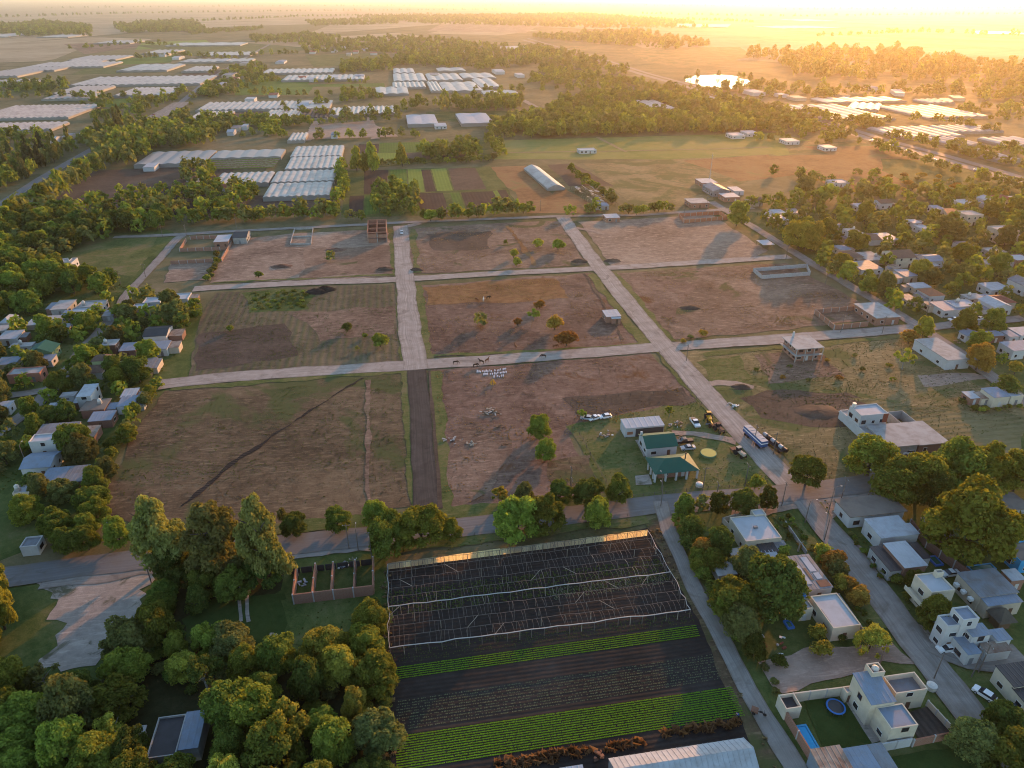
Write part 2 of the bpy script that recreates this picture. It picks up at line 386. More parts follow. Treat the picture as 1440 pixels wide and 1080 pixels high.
# far plains
sheet('plain', [(-900,2),(2400,2),(2600,40),(1750,60),(1300,52),(960,62),(880,42),(620,34),(420,50),(250,40),(0,62),(-400,80)], Z1, 'plain', 0)
sheet('plain', [(0,62),(130,52),(215,55),(140,72),(60,86),(-60,90)], Z2, 'plain', 0)
sheet('plain', [(830,50),(1440,52),(1700,75),(1180,92),(960,80)], Z2, 'plain', 0)
for q, mname in ([( (300,38),(470,33),(430,48),(285,48)), 'mown'], [((640,40),(760,42),(700,50),(600,47)), 'plain'], [((110,70),(270,60),(240,72),(60,90)), 'mown'],
    [((470,118),(540,117),(545,132),(330,134),(335,122)), 'crop_green'], [((440,122),(530,122),(530,138),(430,138)), 'mown'], [((340,112),(440,110),(425,128),(330,132)), 'crop_green'],
    [((690,112),(830,100),(860,112),(720,128)), 'mown'], [((600,157),(740,156),(745,166),(680,172),(600,170)), 'grass'], [((440,176),(520,170),(560,192),(430,196)), 'bare'],
    [((690,198),(1090,187),(1165,203),(1120,216),(1060,224),(692,224)), 'meadow'],
    [((820,230),(1085,217),(1160,240),(1060,252),(1000,275),(1010,290),(900,292),(885,285)), 'dry_yellow'],
    [((960,226),(1080,218),(1130,245),(1040,255)), 'rough'], [((1080,220),(1240,215),(1330,262),(1180,268),(1130,245)), 'rough'],
    [((1240,200),(1440,265),(1440,300),(1340,285),(1240,240)), 'grass'],
    [((670,236),(740,233),(790,290),(735,292),(725,270)), 'rough'], [((770,232),(805,230),(865,262),(800,262)), 'tilled'], [((790,262),(830,286),(850,300),(740,300)), 'rough'],
    [((1100,200),(1210,195),(1240,215),(1110,216)), 'dry_yellow'],
    [((490,240),(690,234),(735,300),(480,306)), 'grass'], [((500,205),(690,196),(700,222),(520,236),(490,230)), 'grass'],
    [((130,240),(330,232),(330,290),(60,300),(90,270)), 'tilled'], [((0,215),(60,212),(40,228),(0,230)), 'lawn'],
    [((255,278),(480,272),(475,300),(290,308)), 'tilled'],
    [((300,150),(370,150),(372,165),(330,166)), 'tilled'], [((140,140),(200,138),(165,150),(120,152)), 'crop_green'], [((20,120),(100,120),(80,130),(0,132)), 'grass'], [((50,106),(120,105),(100,117),(40,118)), 'mown'], [((160,84),(250,76),(240,88),(150,92)), 'crop_green'],
    [((90,62),(190,58),(230,62),(120,76)), 'dry_brown'], [((200,60),(290,56),(300,66),(190,70)), 'crop_lime'], [((190,64),(420,56),(440,70),(280,80)), 'grass'], [((340,60),(560,46),(600,52),(420,66)), 'plain'], [((260,100),(330,98),(300,112),(250,112)), 'tilled'], [((120,96),(190,94),(170,104),(100,105)), 'grass'],
    [((430,78),(540,74),(545,90),(440,94)), 'grass'], [((1130,206),(1240,206),(1300,225),(1180,222)), 'rough'], [((1370,165),(1460,160),(1480,190),(1400,190)), 'mown'], [((700,60),(830,66),(800,84),(720,76)), 'dry_yellow'], [((620,34),(760,34),(740,46),(600,44)), 'dry_straw'], [((880,68),(1040,66),(1060,80),(960,96),(900,84)), 'dry_yellow'], [((235,262),(300,262),(310,300),(200,305)), 'soil'],
    ): sheet('field', q, Z2, mname, 1.0, 12)
crops = [((512,240),(546,239),(544,272),(512,273),'soil_far'),((549,239),(571,238),(574,271),(547,271),'crop_green'),((573,238),(592,238),(597,270),(576,270),'crop_lime'),
    ((592,239),(605,239),(613,269),(599,270),'soil_far'),((606,238),(627,237),(637,268),(615,269),'crop_lime'),((630,237),(668,236),(684,266),(639,268),'tilled'),
    ((492,276),(512,275),(511,303),(491,305),'soil_far'),((513,275),(531,274),(533,300),(513,303),'crop_green'),
    ((586,272),(623,271),(633,304),(594,306),'soil_far'),((623,272),(632,271),(640,300),(634,304),'grass'),((632,271),(646,271),(655,298),(642,300),'crop_green'),
    ((648,271),(693,269),(706,290),(657,296),'soil_far'),((693,269),(699,268),(712,292),(706,293),'crop_lime'),((699,268),(711,267),(725,290),(714,292),'soil_far'),
    ((534,201),(593,200),(590,214),(532,215),'crop_green'),((505,203),(533,203),(532,215),(502,216),'soil_far'),((502,217),(560,215),(560,226),(500,228),'crop_lime'),((562,216),(655,212),(658,222),(560,226),'tilled')]
for q in crops: sheet('crop_bed', q[:4], Z3, q[4], .3, 8)
pn = sheet('pond', [(962,111),(985,106),(1010,105),(1040,108),(1055,115),(1042,123),(1015,126),(985,121),(966,116)], Z3, 'pond', 6, 14)
# neighbourhood greens
sheet('grass', [(0,300),(140,285),(250,330),(180,410),(285,430),(270,530),(190,580),(130,720),(60,760),(-60,820),(-200,700),(-150,420)], Z1, 'grass', .8)
sheet('grass', [(1000,300),(1440,285),(1600,420),(1560,640),(1440,640),(1290,470),(1150,372)], Z1, 'grass', .8)
sheet('grass', [(940,720),(1440,650),(1640,760),(1900,1330),(1230,1330)], Z1, 'grass', .8)
sheet('grass', [(-100,830),(410,770),(545,760),(560,1110),(-260,1110)], Z1, 'grass', .8)
sheet('grass', [(100,330),(225,330),(190,390),(100,372)], Z2, 'verge', .8)
# the nine blocks of open land
for q, mname in ([((140,722),(195,600),(232,550),(420,531),(572,521),(592,710),(450,735),(250,752)), 'dry_dark'], [((606,520),(760,510),(915,497),(985,570),(800,612),(850,698),(620,716)), 'dry_red'],
    [((795,600),(870,584),(985,560),(1050,612),(1098,672),(1095,692),(860,708)), 'verge'],
    [((950,497),(1090,487),(1290,470),(1440,575),(1440,640),(1230,668),(1150,688),(1090,632),(1010,560)), 'dry_yellow'],
    [((265,530),(290,430),(305,412),(430,404),(556,400),(568,507),(430,518)), 'rowed'], [((592,502),(586,402),(700,394),(830,384),(908,484),(760,494)), 'dry_red'],
    [((862,384),(960,378),(1105,370),(1250,446),(1120,462),(948,478)), 'dry_brown'], [((295,398),(320,345),(345,335),(420,328),(548,322),(556,388),(430,394)), 'dry_straw'],
    [((576,386),(572,322),(700,314),(786,311),(826,372),(700,380)), 'dry_brown'], [((812,312),(900,308),(1000,302),(1080,352),(1060,362),(860,374)), 'dry_straw']):
    sheet('field', q, Z2, mname, .8)
for q, mname in ([((1040,560),(1100,548),(1190,552),(1240,575),(1200,600),(1110,595),(1070,588)), 'tilled'], [((1190,560),(1440,585),(1440,660),(1300,640),(1330,620)), 'mown'],
    [((1290,528),(1370,525),(1395,533),(1300,545)), 'bare'], [((420,392),(558,384),(550,345),(430,350)), 'dry_brown'], [((650,585),(600,700),(640,716),(690,690),(720,620)), 'dry_brown'],
    [((790,560),(960,545),(980,565),(815,590)), 'tilled'], [((830,640),(845,698),(780,690),(770,650)), 'dry_dark'], [((600,330),(690,325),(690,350),(610,352)), 'tilled'],
    [((340,412),(410,406),(440,410),(435,435),(350,440)), 'grass'], [((280,470),(400,455),(420,500),(275,522)), 'tilled'], [((880,390),(980,400),(950,455),(915,440)), 'dry_red'],
    [((590,404),(700,396),(780,392),(800,420),(600,430)), 'rough'], [((405,440),(552,430),(556,470),(450,480)), 'dry_brown'], [((240,372),(300,365),(300,395),(230,398)), 'dry_straw'],
    [((980,510),(1040,500),(1060,540),(1010,550)), 'verge'], [((1060,500),(1150,492),(1190,530),(1080,540)), 'dry_brown']): sheet('field_patch', q, Z3, mname, 1.6, 5)
# verges
for a, wd in (([(549,322),(556,388)], 3), ([(558,402),(568,507)], 2.5), ([(580,322),(587,384)], 3), ([(588,402),(598,505)], 4), ([(612,522),(622,716)], 5), ([(570,522),(582,712)], 3),
    ([(925,492),(985,560),(1040,622),(1085,672)], 5), ([(862,384),(905,436),(945,480)], 4), ([(832,386),(870,436),(910,486)], 4), ([(240,548),(420,533),(570,521)], 3), ([(600,502),(760,494),(905,483)], 2), ([(300,398),(556,386)], 2.5),
    ([(990,500),(1110,488),(1280,472)], 3), ([(330,752),(470,736),(640,722),(860,702),(930,694)], 5), ([(560,772),(700,757),(910,730)], 4), ([(1140,708),(1200,780),(1260,860)], 5), ([(1100,722),(1160,790),(1240,885)], 5), ([(955,486),(1090,476),(1270,460)], 2.5)):
    strip('verge', a, wd, Z4, 'verge', .7, 2.5)
# left wood clearing and yards
sheet('gravel_lot', [(50,820),(130,802),(230,788),(218,815),(200,850),(165,900),(115,938),(55,928),(80,872)], Z2, 'gravel_lot', 2.2, 1.5)
sheet('shaded_wood_floor', [(-60,905),(20,945),(125,968),(215,890),(232,800),(250,805),(400,805),(395,830),(262,880),(262,905),(340,925),(400,905),(432,930),(470,900),(535,885),(548,1000),(552,1100),(330,1180),(-60,1180),(-220,1100),(-120,940)], Z1+.008, 'shaded_wood_floor', 1.5, 3)
sheet('lawn', [(255,872),(300,842),(400,835),(408,868),(390,905),(330,912),(270,892)], Z2, 'lawn', .8, 3)
for off in (-.9, .9): strip('wheel_track', [(345+off*6,822),(342+off*6,845),(344+off*7,875)], .8, Z3, 'gravel_lot', .15, 1.5)
sheet('lawn', [(395,845),(540,825),(540,900),(410,905)], Z2, 'grass', .8, 3)
# market garden soil
sheet('garden_soil', [(546,796),(912,742),(935,772),(985,862),(1030,955),(1062,1020),(1090,1110),(552,1110)], Z2, 'soil', .3, 3)
sheet('verge', [(905,735),(932,722),(990,830),(1050,945),(1120,1090),(1080,1100),(1030,985),(975,862)], Z3, 'dry_dark', .4, 2)
sheet('bare_lot', [(1066,932),(1130,912),(1210,908),(1250,900),(1290,935),(1240,930),(1222,942),(1100,976),(1085,965)], Z3, 'bare', .6, 3)
sheet('lawn', [(1130,985),(1188,972),(1235,1045),(1160,1058)], Z3, 'lawn', .2, 3)
sheet('lawn', [(1230,1070),(1350,1050),(1420,1110),(1250,1110)], Z3, 'lawn', .4, 3)
for q in (((1226,842),(1252,836),(1272,862),(1250,868)), ((1262,872),(1296,880),(1316,900),(1290,905)), ((1196,760),(1212,770),(1232,800),(1216,800)), ((1150,712),(1172,705),(1182,722),(1165,735))): sheet('bare_patch', q, Z3, 'bare', .7, 2)
sheet('patio', [(1188,986),(1201,982),(1247,1040),(1226,1046)], Z3, 'gravel_lot', .1, 3)
sheet('courtyard', [(1272,1004),(1304,994),(1343,1030),(1291,1040)], Z3, 'mud', .1, 3)
sheet('driveway', [(1297,888),(1318,882),(1334,902),(1310,908)], Z3, 'gravel_lot', .1, 3)
sheet('bare_lot', [(1068,708),(1110,698),(1130,715),(1030,735),(1030,715)], Z3, 'bare', .6, 3)
# streets
strip('dirt_road', [(225,541),(330,530),(430,523),(580,514),(700,506),(930,489),(1100,477),(1288,462)], 8, Z5, 'dirt_road')
strip('dirt_road', [(272,407),(330,403),(430,398),(565,393),(700,385),(840,378),(960,371),(1110,361)], 7, Z5+.006, 'dirt_road')
strip('dirt_road', [(563,318),(566,360),(570,400),(577,470),(584,520)], 9, Z5+.012, 'dirt_road')
strip('dirt_road', [(792,306),(822,350),(850,385),(890,435),(935,488),(985,545),(1040,605),(1090,660),(1130,703)], 8.5, Z5+.018, 'dirt_road')
strip('gravel_road', [(1128,700),(1180,765),(1235,838),(1285,903),(1335,968),(1390,1040),(1450,1115),(1570,1270)], 7.5, Z5+.024, 'gravel_road')
strip('mud_road', [(587,521),(592,600),(600,722)], 7.0, Z5+.03, 'mud_road', .2)
strip('ditch', [(604,522),(611,610),(620,716)], 1.0, Z5+.034, 'tilled', .2)
strip('paved_road', [(-60,822),(50,806),(200,787),(400,768),(560,751),(700,737),(860,718),(940,707),(1010,702),(1080,697),(1150,691),(1225,680),(1300,668),(1440,650)], 7.5, Z5+.036, 'asphalt', .2)
strip('gravel_shoulder', [(60,818),(200,803),(400,781),(540,765)], 4, Z4+.01, 'gravel_road', .8)
strip('gravel_shoulder', [(930,716),(1010,708),(1090,703),(1160,697),(1230,686)], 6, Z4+.016, 'gravel_road', .9)
strip('gravel_road', [(928,706),(945,760),(975,825),(1010,890),(1040,950),(1075,1010),(1130,1100),(1215,1260)], 4, Z5+.042, 'gravel_road', .2)
strip('dirt_road', [(-40,640),(60,562),(110,500),(165,440),(180,413),(215,375),(250,336),(262,328)], 5, Z5+.048, 'gravel_road', .3)
strip('gravel_road', [(-60,566),(30,555),(90,545)], 5, Z5+.05, 'gravel_road', .3)
strip('paved_road', [(160,334),(240,331),(320,326),(420,321),(500,317),(570,313),(700,308),(800,304),(900,303),(985,297),(1060,293)], 5, Z5+.054, 'gravel_road', .2)
strip('paved_road', [(1000,284),(1035,305),(1060,320),(1100,345),(1140,370),(1200,405),(1260,440),(1300,465),(1350,497),(1400,535),(1460,580)], 6, Z5+.06, 'gravel_road', .2)
strip('gravel_road', [(1285,464),(1345,456),(1440,448)], 6, Z5+.066, 'gravel_road', .3)
strip('gravel_road', [(1310,905),(1360,935),(1440,925)], 6, Z5+.07, 'gravel_road', .3)
strip('paved_road', [(-60,326),(0,289),(60,250),(130,210),(180,180),(235,157),(250,148),(290,115),(340,84),(380,62)], 8, Z5+.072, 'asphalt', .1)
strip('gravel_road', [(188,182),(215,167),(240,154),(256,144)], 22, Z5+.074, 'gravel_road', .6)
strip('kerb', [(-60,333),(0,294),(60,254),(130,213),(180,182)], .6, Z5+.078, 'bare', 0)
strip('highway', [(735,56),(760,63),(840,85),(900,104),(1000,132),(1140,168),(1225,197),(1330,226),(1440,259),(1540,292)], 12, Z5+.084, 'asphalt', .2)
strip('highway', [(742,54),(770,62),(850,84),(910,103),(1010,130),(1150,166),(1235,194),(1340,222),(1440,251),(1540,283)], 9, Z5+.09, 'asphalt', .2)
strip('gravel_road', [(680,113),(745,146),(770,160)], 8, Z5+.096, 'gravel_road', .4)
strip('track', [(692,215),(850,213),(1000,210),(1080,207)], 4, Z4+.02, 'track', .4)
strip('track', [(840,193),(880,214)], 4, Z4+.024, 'track', .4)
strip('gravel_road', [(520,165),(528,196)], 8, Z4+.03, 'bare', .6)
strip('gravel_road', [(445,170),(432,198)], 8, Z4+.034, 'bare', .6)
strip('track', [(560,322),(590,314)], 5, Z4+.04, 'bare', .6)
strip('track', [(800,318),(850,330)], 2, Z4+.04, 'bare', .6)
strip('track', [(985,545),(1010,535),(1060,545)], 3, Z4+.05, 'bare', .6)
strip('track', [(945,610),(990,612),(1035,622)], 3, Z4+.05, 'bare', .6)
# ploughed furrow crossing the left lower field, and a mown track beside the mud road
strip('furrow', [(255,712),(330,650),(420,590),(510,532)], .9, Z4+.06, 'soil', .5, 1.5)
strip('furrow', [(517,535),(518,640),(520,715)], 1.5, Z4+.06, 'dry_brown', .4, 2)
strip('furrow', [(822,385),(850,430),(875,478)], 1.2, Z4+.06, 'tilled', .4, 2)
strip('furrow', [(712,318),(735,345),(752,374)], 2.0, Z4+.06, 'rough', .8, 2)

# ------------------------------------------------------------------ the air
def haze_box():
    mb = MB(); mb.box(-32000, 32000, -1800, 37000, -1.0, 124.0)
    m = bpy.data.materials.new('haze_air'); m.use_nodes = True; t = m.node_tree; t.nodes.clear()
    o = t.nodes.new('ShaderNodeOutputMaterial'); v = t.nodes.new('ShaderNodeVolumePrincipled')
    v.inputs['Color'].default_value = (1.0, .86, .68, 1); v.inputs['Density'].default_value = HAZE[0]; v.inputs['Anisotropy'].default_value = HAZE[1]
    t.links.new(v.outputs[0], o.inputs['Volume'])
    tag(mb.build('haze', m), 'warm evening haze in the air over the whole plain', 'haze', kind='stuff')
HAZE = (.68e-4, .74)
haze_box()
# ------------------------------------------------------------------ building materials
M['wall_white'] = surf_mat('wall_white', (.50,.49,.475), .85, .22, .5, (.38,.35,.31))
M['wall_cream'] = surf_mat('wall_cream', (.58,.50,.38), .85, .2, .5, (.36,.30,.23))
M['wall_tan'] = surf_mat('wall_tan', (.50,.41,.31), .85, .2, .5, (.32,.26,.20))
M['wall_grey'] = surf_mat('wall_grey', (.36,.35,.33), .9, .3, .5, (.20,.19,.17))
M['wall_salmon'] = surf_mat('wall_salmon', (.46,.20,.13), .85, .2, .5)
M['wall_green'] = surf_mat('wall_green', (.16,.25,.13), .85, .2, .5)
M['wall_lime'] = surf_mat('wall_lime', (.44,.48,.24), .85, .2, .5)
M['wall_blue'] = surf_mat('wall_blue', (.04,.28,.52), .8, .15, .5)
M['wall_rust'] = surf_mat('wall_rust', (.22,.11,.07), .9, .3, .5)
M['brick'] = brick_mat('brick', (.34,.14,.08), (.28,.11,.065), (.38,.33,.28))
M['brick_dark'] = brick_mat('brick_dark', (.24,.11,.07), (.20,.085,.055), (.27,.23,.20))
M['slab'] = surf_mat('slab', (.38,.365,.345), .9, .45, .3, (.24,.22,.20))
M['membrane'] = surf_mat('membrane', (.42,.43,.45), .75, .3, .4, (.33,.33,.33), spec=.12)
M['metal_light'] = surf_mat('metal_light', (.38,.40,.425), .65, .35, .5, (.27,.26,.25), 0, .15)
M['metal_blue'] = surf_mat('metal_blue', (.21,.25,.31), .65, .4, .5, (.20,.20,.21), 0, .15)
M['metal_grey'] = surf_mat('metal_grey', (.21,.22,.235), .65, .45, .4, (.17,.14,.12), 0, .15)
M['metal_rust'] = surf_mat('metal_rust', (.30,.24,.19), .7, .6, .35, (.16,.08,.05))
M['metal_dark'] = surf_mat('metal_dark', (.055,.05,.05), .6, .3, .5)
M['metal_green'] = surf_mat('metal_green', (.02,.095,.066), .6, .2, .5, (.02,.07,.052), spec=.15)
M['tile_brown'] = surf_mat('tile_brown', (.14,.09,.065), .8, .3, .8)
M['tile_orange'] = surf_mat('tile_orange', (.36,.14,.07), .8, .35, .8, (.22,.10,.06))
M['tile_red'] = surf_mat('tile_red', (.25,.075,.045), .8, .3, .8)
M['roof_brown'] = surf_mat('roof_brown', (.20,.165,.135), .9, .4, .25, (.12,.10,.085))
M['thatch'] = surf_mat('thatch', (.10,.085,.065), .95, .3, 1.5)
M['trim'] = surf_mat('trim', (.70,.68,.64), .7, .15, .8)
M['wood'] = surf_mat('wood', (.16,.10,.06), .8, .3, 1.5)
M['door_brown'] = surf_mat('door_brown', (.13,.07,.045), .6, .2, 1)
M['net_and_shade'] = surf_mat('net_and_shade', (.07,.065,.06), .9, .3, .6)  # dark netting; also the painted interior shade of the farm shed
M['tank_blue'] = surf_mat('tank_blue', (.03,.16,.45), .45, .1, 1)
M['tank_white'] = surf_mat('tank_white', (.62,.58,.52), .5, .15, 1)
M['plastic_white'] = surf_mat('plastic_white', (.35,.325,.295), .5, .6, .09, (.20,.185,.165), spec=.3)
M['plastic_dull'] = surf_mat('plastic_dull', (.24,.225,.205), .5, .4, .12, (.27,.25,.22), spec=.3)
def glass_mat():
    m, t, b = new_mat('window_glass'); b.inputs['Base Color'].default_value = (.02,.025,.03,1); b.inputs['Roughness'].default_value = .08; b.inputs['Specular IOR Level'].default_value = .6; return m
M['glass'] = glass_mat()
def pool_mat():
    m, t, b = new_mat('pool_water'); b.inputs['Base Color'].default_value = (.02,.30,.58,1); b.inputs['Roughness'].default_value = .15
    bump(t, b, noise(t, world_vec(t), 2.0, 2), .2, .05); return m
M['pool'] = pool_mat()
m_, t_, b_ = new_mat('pool_green'); b_.inputs['Base Color'].default_value = (.02,.12,.07,1); b_.inputs['Roughness'].default_value = .15; M['pool_green'] = m_

# ------------------------------------------------------------------ building builder
BUILT = []            # footprints, so that trees keep clear
def rect_fit(q, h, snap=True):
    P = [G(x, y, h) for x, y in q]
    c = (P[0]+P[1]+P[2]+P[3])/4; ex = (P[1]-P[0]+P[2]-P[3])/2; ey = (P[0]-P[3]+P[1]-P[2])/2
    a1 = math.atan2(ex.y, ex.x); a2 = math.atan2(ey.y, ey.x) - math.pi/2
    W, D = ex.length, ey.length; d = (a2-a1+math.pi) % (2*math.pi) - math.pi
    a = a1 + d*(D/(W+D))
    if snap:
        e = (a-GA+math.pi/4) % (math.pi/2) - math.pi/4
        if abs(e) < math.radians(24): a -= e
    # area-true sides
    W = abs(ex.x*math.cos(a)+ex.y*math.sin(a)); D = abs(-ey.x*math.sin(a)+ey.y*math.cos(a))
    return Vector((c.x, c.y, 0)), W, D, a
class Frame:
    "local x along the far/near edges, y towards the far side; w() gives a point relative to the root"
    def __init__(s, c, a, root): s.c = c; s.a = a; s.r = root.location if root else Vector((0,0,0)); s.ca = math.cos(a); s.sa = math.sin(a)
    def w(s, x, y, z): return (s.c.x + x*s.ca - y*s.sa - s.r.x, s.c.y + x*s.sa + y*s.ca - s.r.y, z - s.r.z)
    def put(s, mb): mb.v = [s.w(*v) for v in mb.v]; return mb
def ribbed(mb, x0, x1, y0, y1, za, zb, pitch=.9, rib=.05, thick=.08, along='y'):
    "sheet roof sloping from za at y0 to zb at y1 with standing ribs"
    L = (x1-x0) if along == 'y' else (y1-y0); k = max(2, min(40, int(L/pitch)))
    if along == 'y':
        mb.poly([(x0,y0,za-thick),(x0,y1,zb-thick),(x1,y1,zb-thick),(x1,y0,za-thick)])
        for i in range(k):
            a, b = x0+(x1-x0)*i/k, x0+(x1-x0)*(i+1)/k; r = a + (b-a)*.16
            mb.quad((a,y0,za),(r,y0,za+rib),(r,y1,zb+rib),(a,y1,zb)); mb.quad((r,y0,za+rib),(a+(b-a)*.32,y0,za),(a+(b-a)*.32,y1,zb),(r,y1,zb+rib))
            mb.quad((a+(b-a)*.32,y0,za),(b,y0,za),(b,y1,zb),(a+(b-a)*.32,y1,zb))
        mb.quad((x0,y0,za-thick),(x1,y0,za-thick),(x1,y0,za),(x0,y0,za)); mb.quad((x1,y1,zb-thick),(x0,y1,zb-thick),(x0,y1,zb),(x1,y1,zb))
        mb.quad((x0,y1,zb-thick),(x0,y0,za-thick),(x0,y0,za),(x0,y1,zb)); mb.quad((x1,y0,za-thick),(x1,y1,zb-thick),(x1,y1,zb),(x1,y0,za))
    return mb
def slope_quad(mb, a, b, c, d, th=.1):
    "a thick roof plane; a,b eave, c,d ridge"
    A, B, C, D = [Vector(p) for p in (a, b, c, d)]; n = (B-A).cross(D-A)
    n = n.normalized()*th
    if n.z < 0: n = -n
    lo = [A-n, B-n, C-n, D-n]; up = [A, B, C, D]
    mb.quad(*up); mb.quad(lo[3], lo[2], lo[1], lo[0])
    for i in range(4): j = (i+1) % 4; mb.quad(lo[i], lo[j], up[j], up[i])
    return mb
def windows(root, fr, W, D, z0, h, near, spec, dens=3.6):
    "windows and a door on the sides the camera can see"
    px = -fr.c.x
    left_vis = (fr.w(-1, 0, 0)[0]-fr.w(1, 0, 0)[0])*px + (fr.w(-1,0,0)[1]-fr.w(1,0,0)[1])*(-fr.c.y) > 0
    sides = [('F', W), ('L' if left_vis else 'R', D)]
    storeys = max(1, int(round((h-z0)/3.0)))
    for sd_, L in sides:
        n = max(1, int(L/dens)); n = min(n, 6)
        for st in range(storeys):
            for i in range(n):
                u = -L/2 + L*(i+.5)/n + random.uniform(-.3, .3)
                door = (st == 0 and i == n//2 and sd_ == 'F')
                ww = random.choice((1.0, 1.3, 1.6)) if not door else .95; hh = random.choice((1.0, 1.2)) if not door else 2.05
                zb = z0 + st*2.9 + (.95 if not door else .05)
                if zb + hh > h - .25: continue
                if abs(u)+ww/2 > L/2-.2: continue
                def rect(du0, du1, za, zb_, o0, o1):
                    mb = MB()
                    if sd_ == 'F': mb.box(u+du0, u+du1, -D/2-o1, -D/2-o0, za, zb_)
                    elif sd_ == 'L': mb.box(-W/2-o1, -W/2-o0, u+du0, u+du1, za, zb_)
                    else: mb.box(W/2+o0, W/2+o1, u+du0, u+du1, za, zb_)
                    return fr.put(mb)
                if door: rect(-ww/2, ww/2, zb, zb+hh, -.02, .05).build('door', M[random.choice(('door_brown','door_brown','wall_white','metal_grey'))], root)
                else:
                    wo = rect(-ww/2-.08, ww/2+.08, zb-.08, zb+hh+.08, -.02, .05).build('window', M['trim' if random.random() < .6 else 'door_brown'], root)
                    rect(-ww/2, ww/2, zb, zb+hh, .0, .058).build('pane', M['glass'], wo)
def tank(root, fr, x, y, z, mat='tank_white', r=.6, stand=.8):
    mb = MB(); mb.cyl((x, y), r, z+stand, z+stand+1.0, 12).cyl((x, y), r, z+stand+1.0, z+stand+1.3, 12, r*.35)
    mb.cyl((x, y), r*.3, z+stand+1.3, z+stand+1.38, 10)
    o = fr.put(mb).build('water_tank', M[mat], root, True)
    mb = MB(); mb.box(x-r, x+r, y-r, y+r, z, z+stand)
    fr.put(mb).build('tank_stand', M['wall_grey'], root)
def volume(root, q, h, roof='flat', wall='wall_white', rmat='slab', par=.35, rise=1.5, z0=0, win=True, ridge='x', over=.35, dens=3.6, snap=True, world=None, slope=.25):
    c, W, D, a = world if world else rect_fit(q, h, snap)
    fr = Frame(c, a, root); near = ppm(c) > 4.5
    BUILT.append((c, max(W, .5), max(D, .5), a))
    x0, x1, y0, y1 = -W/2, W/2, -D/2, D/2; t = .2
    wm = MB(); rm = MB()
    if roof in ('flat', 'open'):
        top = h; fl = h-par if roof == 'flat' else .02
        for (a0, a1, b0, b1) in ((x0,x1,y0,y0+t), (x0,x1,y1-t,y1), (x0,x0+t,y0+t,y1-t), (x1-t,x1,y0+t,y1-t)): wm.box(a0, a1, b0, b1, z0, top)
        if roof == 'flat':
            rm.box(x0+t, x1-t, y0+t, y1-t, fl-.15, fl)
    elif roof == 'slab':
        wm.box(x0+over, x1-over, y0+over, y1-over, z0, h-.22); rm.box(x0, x1, y0, y1, h-.22, h)
    elif roof == 'metal':
        wm.v += [(x0+.1,y0+.1,z0),(x1-.1,y0+.1,z0),(x1-.1,y1-.1,z0),(x0+.1,y1-.1,z0),(x0+.1,y0+.1,h-.12-slope/2),(x1-.1,y0+.1,h-.12-slope/2),(x1-.1,y1-.1,h-.12+slope/2),(x0+.1,y1-.1,h-.12+slope/2)]
        for f in ((0,3,2,1),(4,5,6,7),(0,1,5,4),(1,2,6,5),(2,3,7,6),(3,0,4,7)): wm.f.append(f)
        ribbed(rm, x0-.05, x1+.05, y0-.1, y1+.1, h-slope/2, h+slope/2, .9 if near else 1.6)
    elif roof == 'gable':
        if ridge == 'x':
            wm.box(x0+over, x1-over, y0+over, y1-over, z0, h-.1)
            for xx in (x0+over, x1-over-.02): wm.poly([(xx,y0+over,h-.1),(xx,y1-over,h-.1),(xx,0,h+rise*(1-over/(D/2))-.08)]); 
            slope_quad(rm, (x0,y0,h-.12),(x1,y0,h-.12),(x1,0,h+rise),(x0,0,h+rise)); slope_quad(rm, (x1,y1,h-.12),(x0,y1,h-.12),(x0,0,h+rise),(x1,0,h+rise))
        else:
            wm.box(x0+over, x1-over, y0+over, y1-over, z0, h-.1)
            for yy in (y0+over, y1-over-.02): wm.poly([(x0+over,yy,h-.1),(x1-over,yy,h-.1),(0,yy,h+rise*(1-over/(W/2))-.08)])
            slope_quad(rm, (x0,y1,h-.12),(x0,y0,h-.12),(0,y0,h+rise),(0,y1,h+rise)); slope_quad(rm, (x1,y0,h-.12),(x1,y1,h-.12),(0,y1,h+rise),(0,y0,h+rise))
    elif roof == 'hip':
        wm.box(x0+over, x1-over, y0+over, y1-over, z0, h-.1)
        k = min(W, D)/2
        if W >= D: A, B = (x0+k,0,h+rise), (x1-k,0,h+rise)
        else: A, B = (0,y0+k,h+rise), (0,y1-k,h+rise)
        e = h-.1
        if W >= D:
            rm.quad((x0,y0,e),(x1,y0,e),B,A); rm.quad((x1,y1,e),(x0,y1,e),A,B); rm.poly([(x1,y0,e),(x1,y1,e),B]); rm.poly([(x0,y1,e),(x0,y0,e),A])
        else:
            rm.quad((x1,y0,e),(x1,y1,e),B,A); rm.quad((x0,y1,e),(x0,y0,e),A,B); rm.poly([(x0,y0,e),(x1,y0,e),A]); rm.poly([(x1,y1,e),(x0,y1,e),B])
        rm.quad((x0,y1,e),(x1,y1,e),(x1,y0,e),(x0,y0,e))
    fr.put(wm).build('wall', M[wall], root)
    if rm.v: fr.put(rm).build('roof', M[rmat], root)
    if win and roof != 'open':
        ov = over if roof in ('slab','gable','hip') else (.1 if roof == 'metal' else 0)
        windows(root, fr, W-2*ov, D-2*ov, z0, h, near, win, dens)
    return fr, W, D
HOUSES = []
def near_foot(p, root):
    for c, W, D, a in BUILT[:-1]:
        u = abs((p.x-c.x)*math.cos(a)+(p.y-c.y)*math.sin(a)); v = abs(-(p.x-c.x)*math.sin(a)+(p.y-c.y)*math.cos(a))
        if u < W/2+2.5 and v < D/2+2.5: return True
    return any((a+(b-a)*max(0, min(1, (p-a).dot(b-a)/(b-a).length_squared))-p).length < wd/2+3 for pts, wd in ROADS for a, b in zip(pts, pts[1:]))
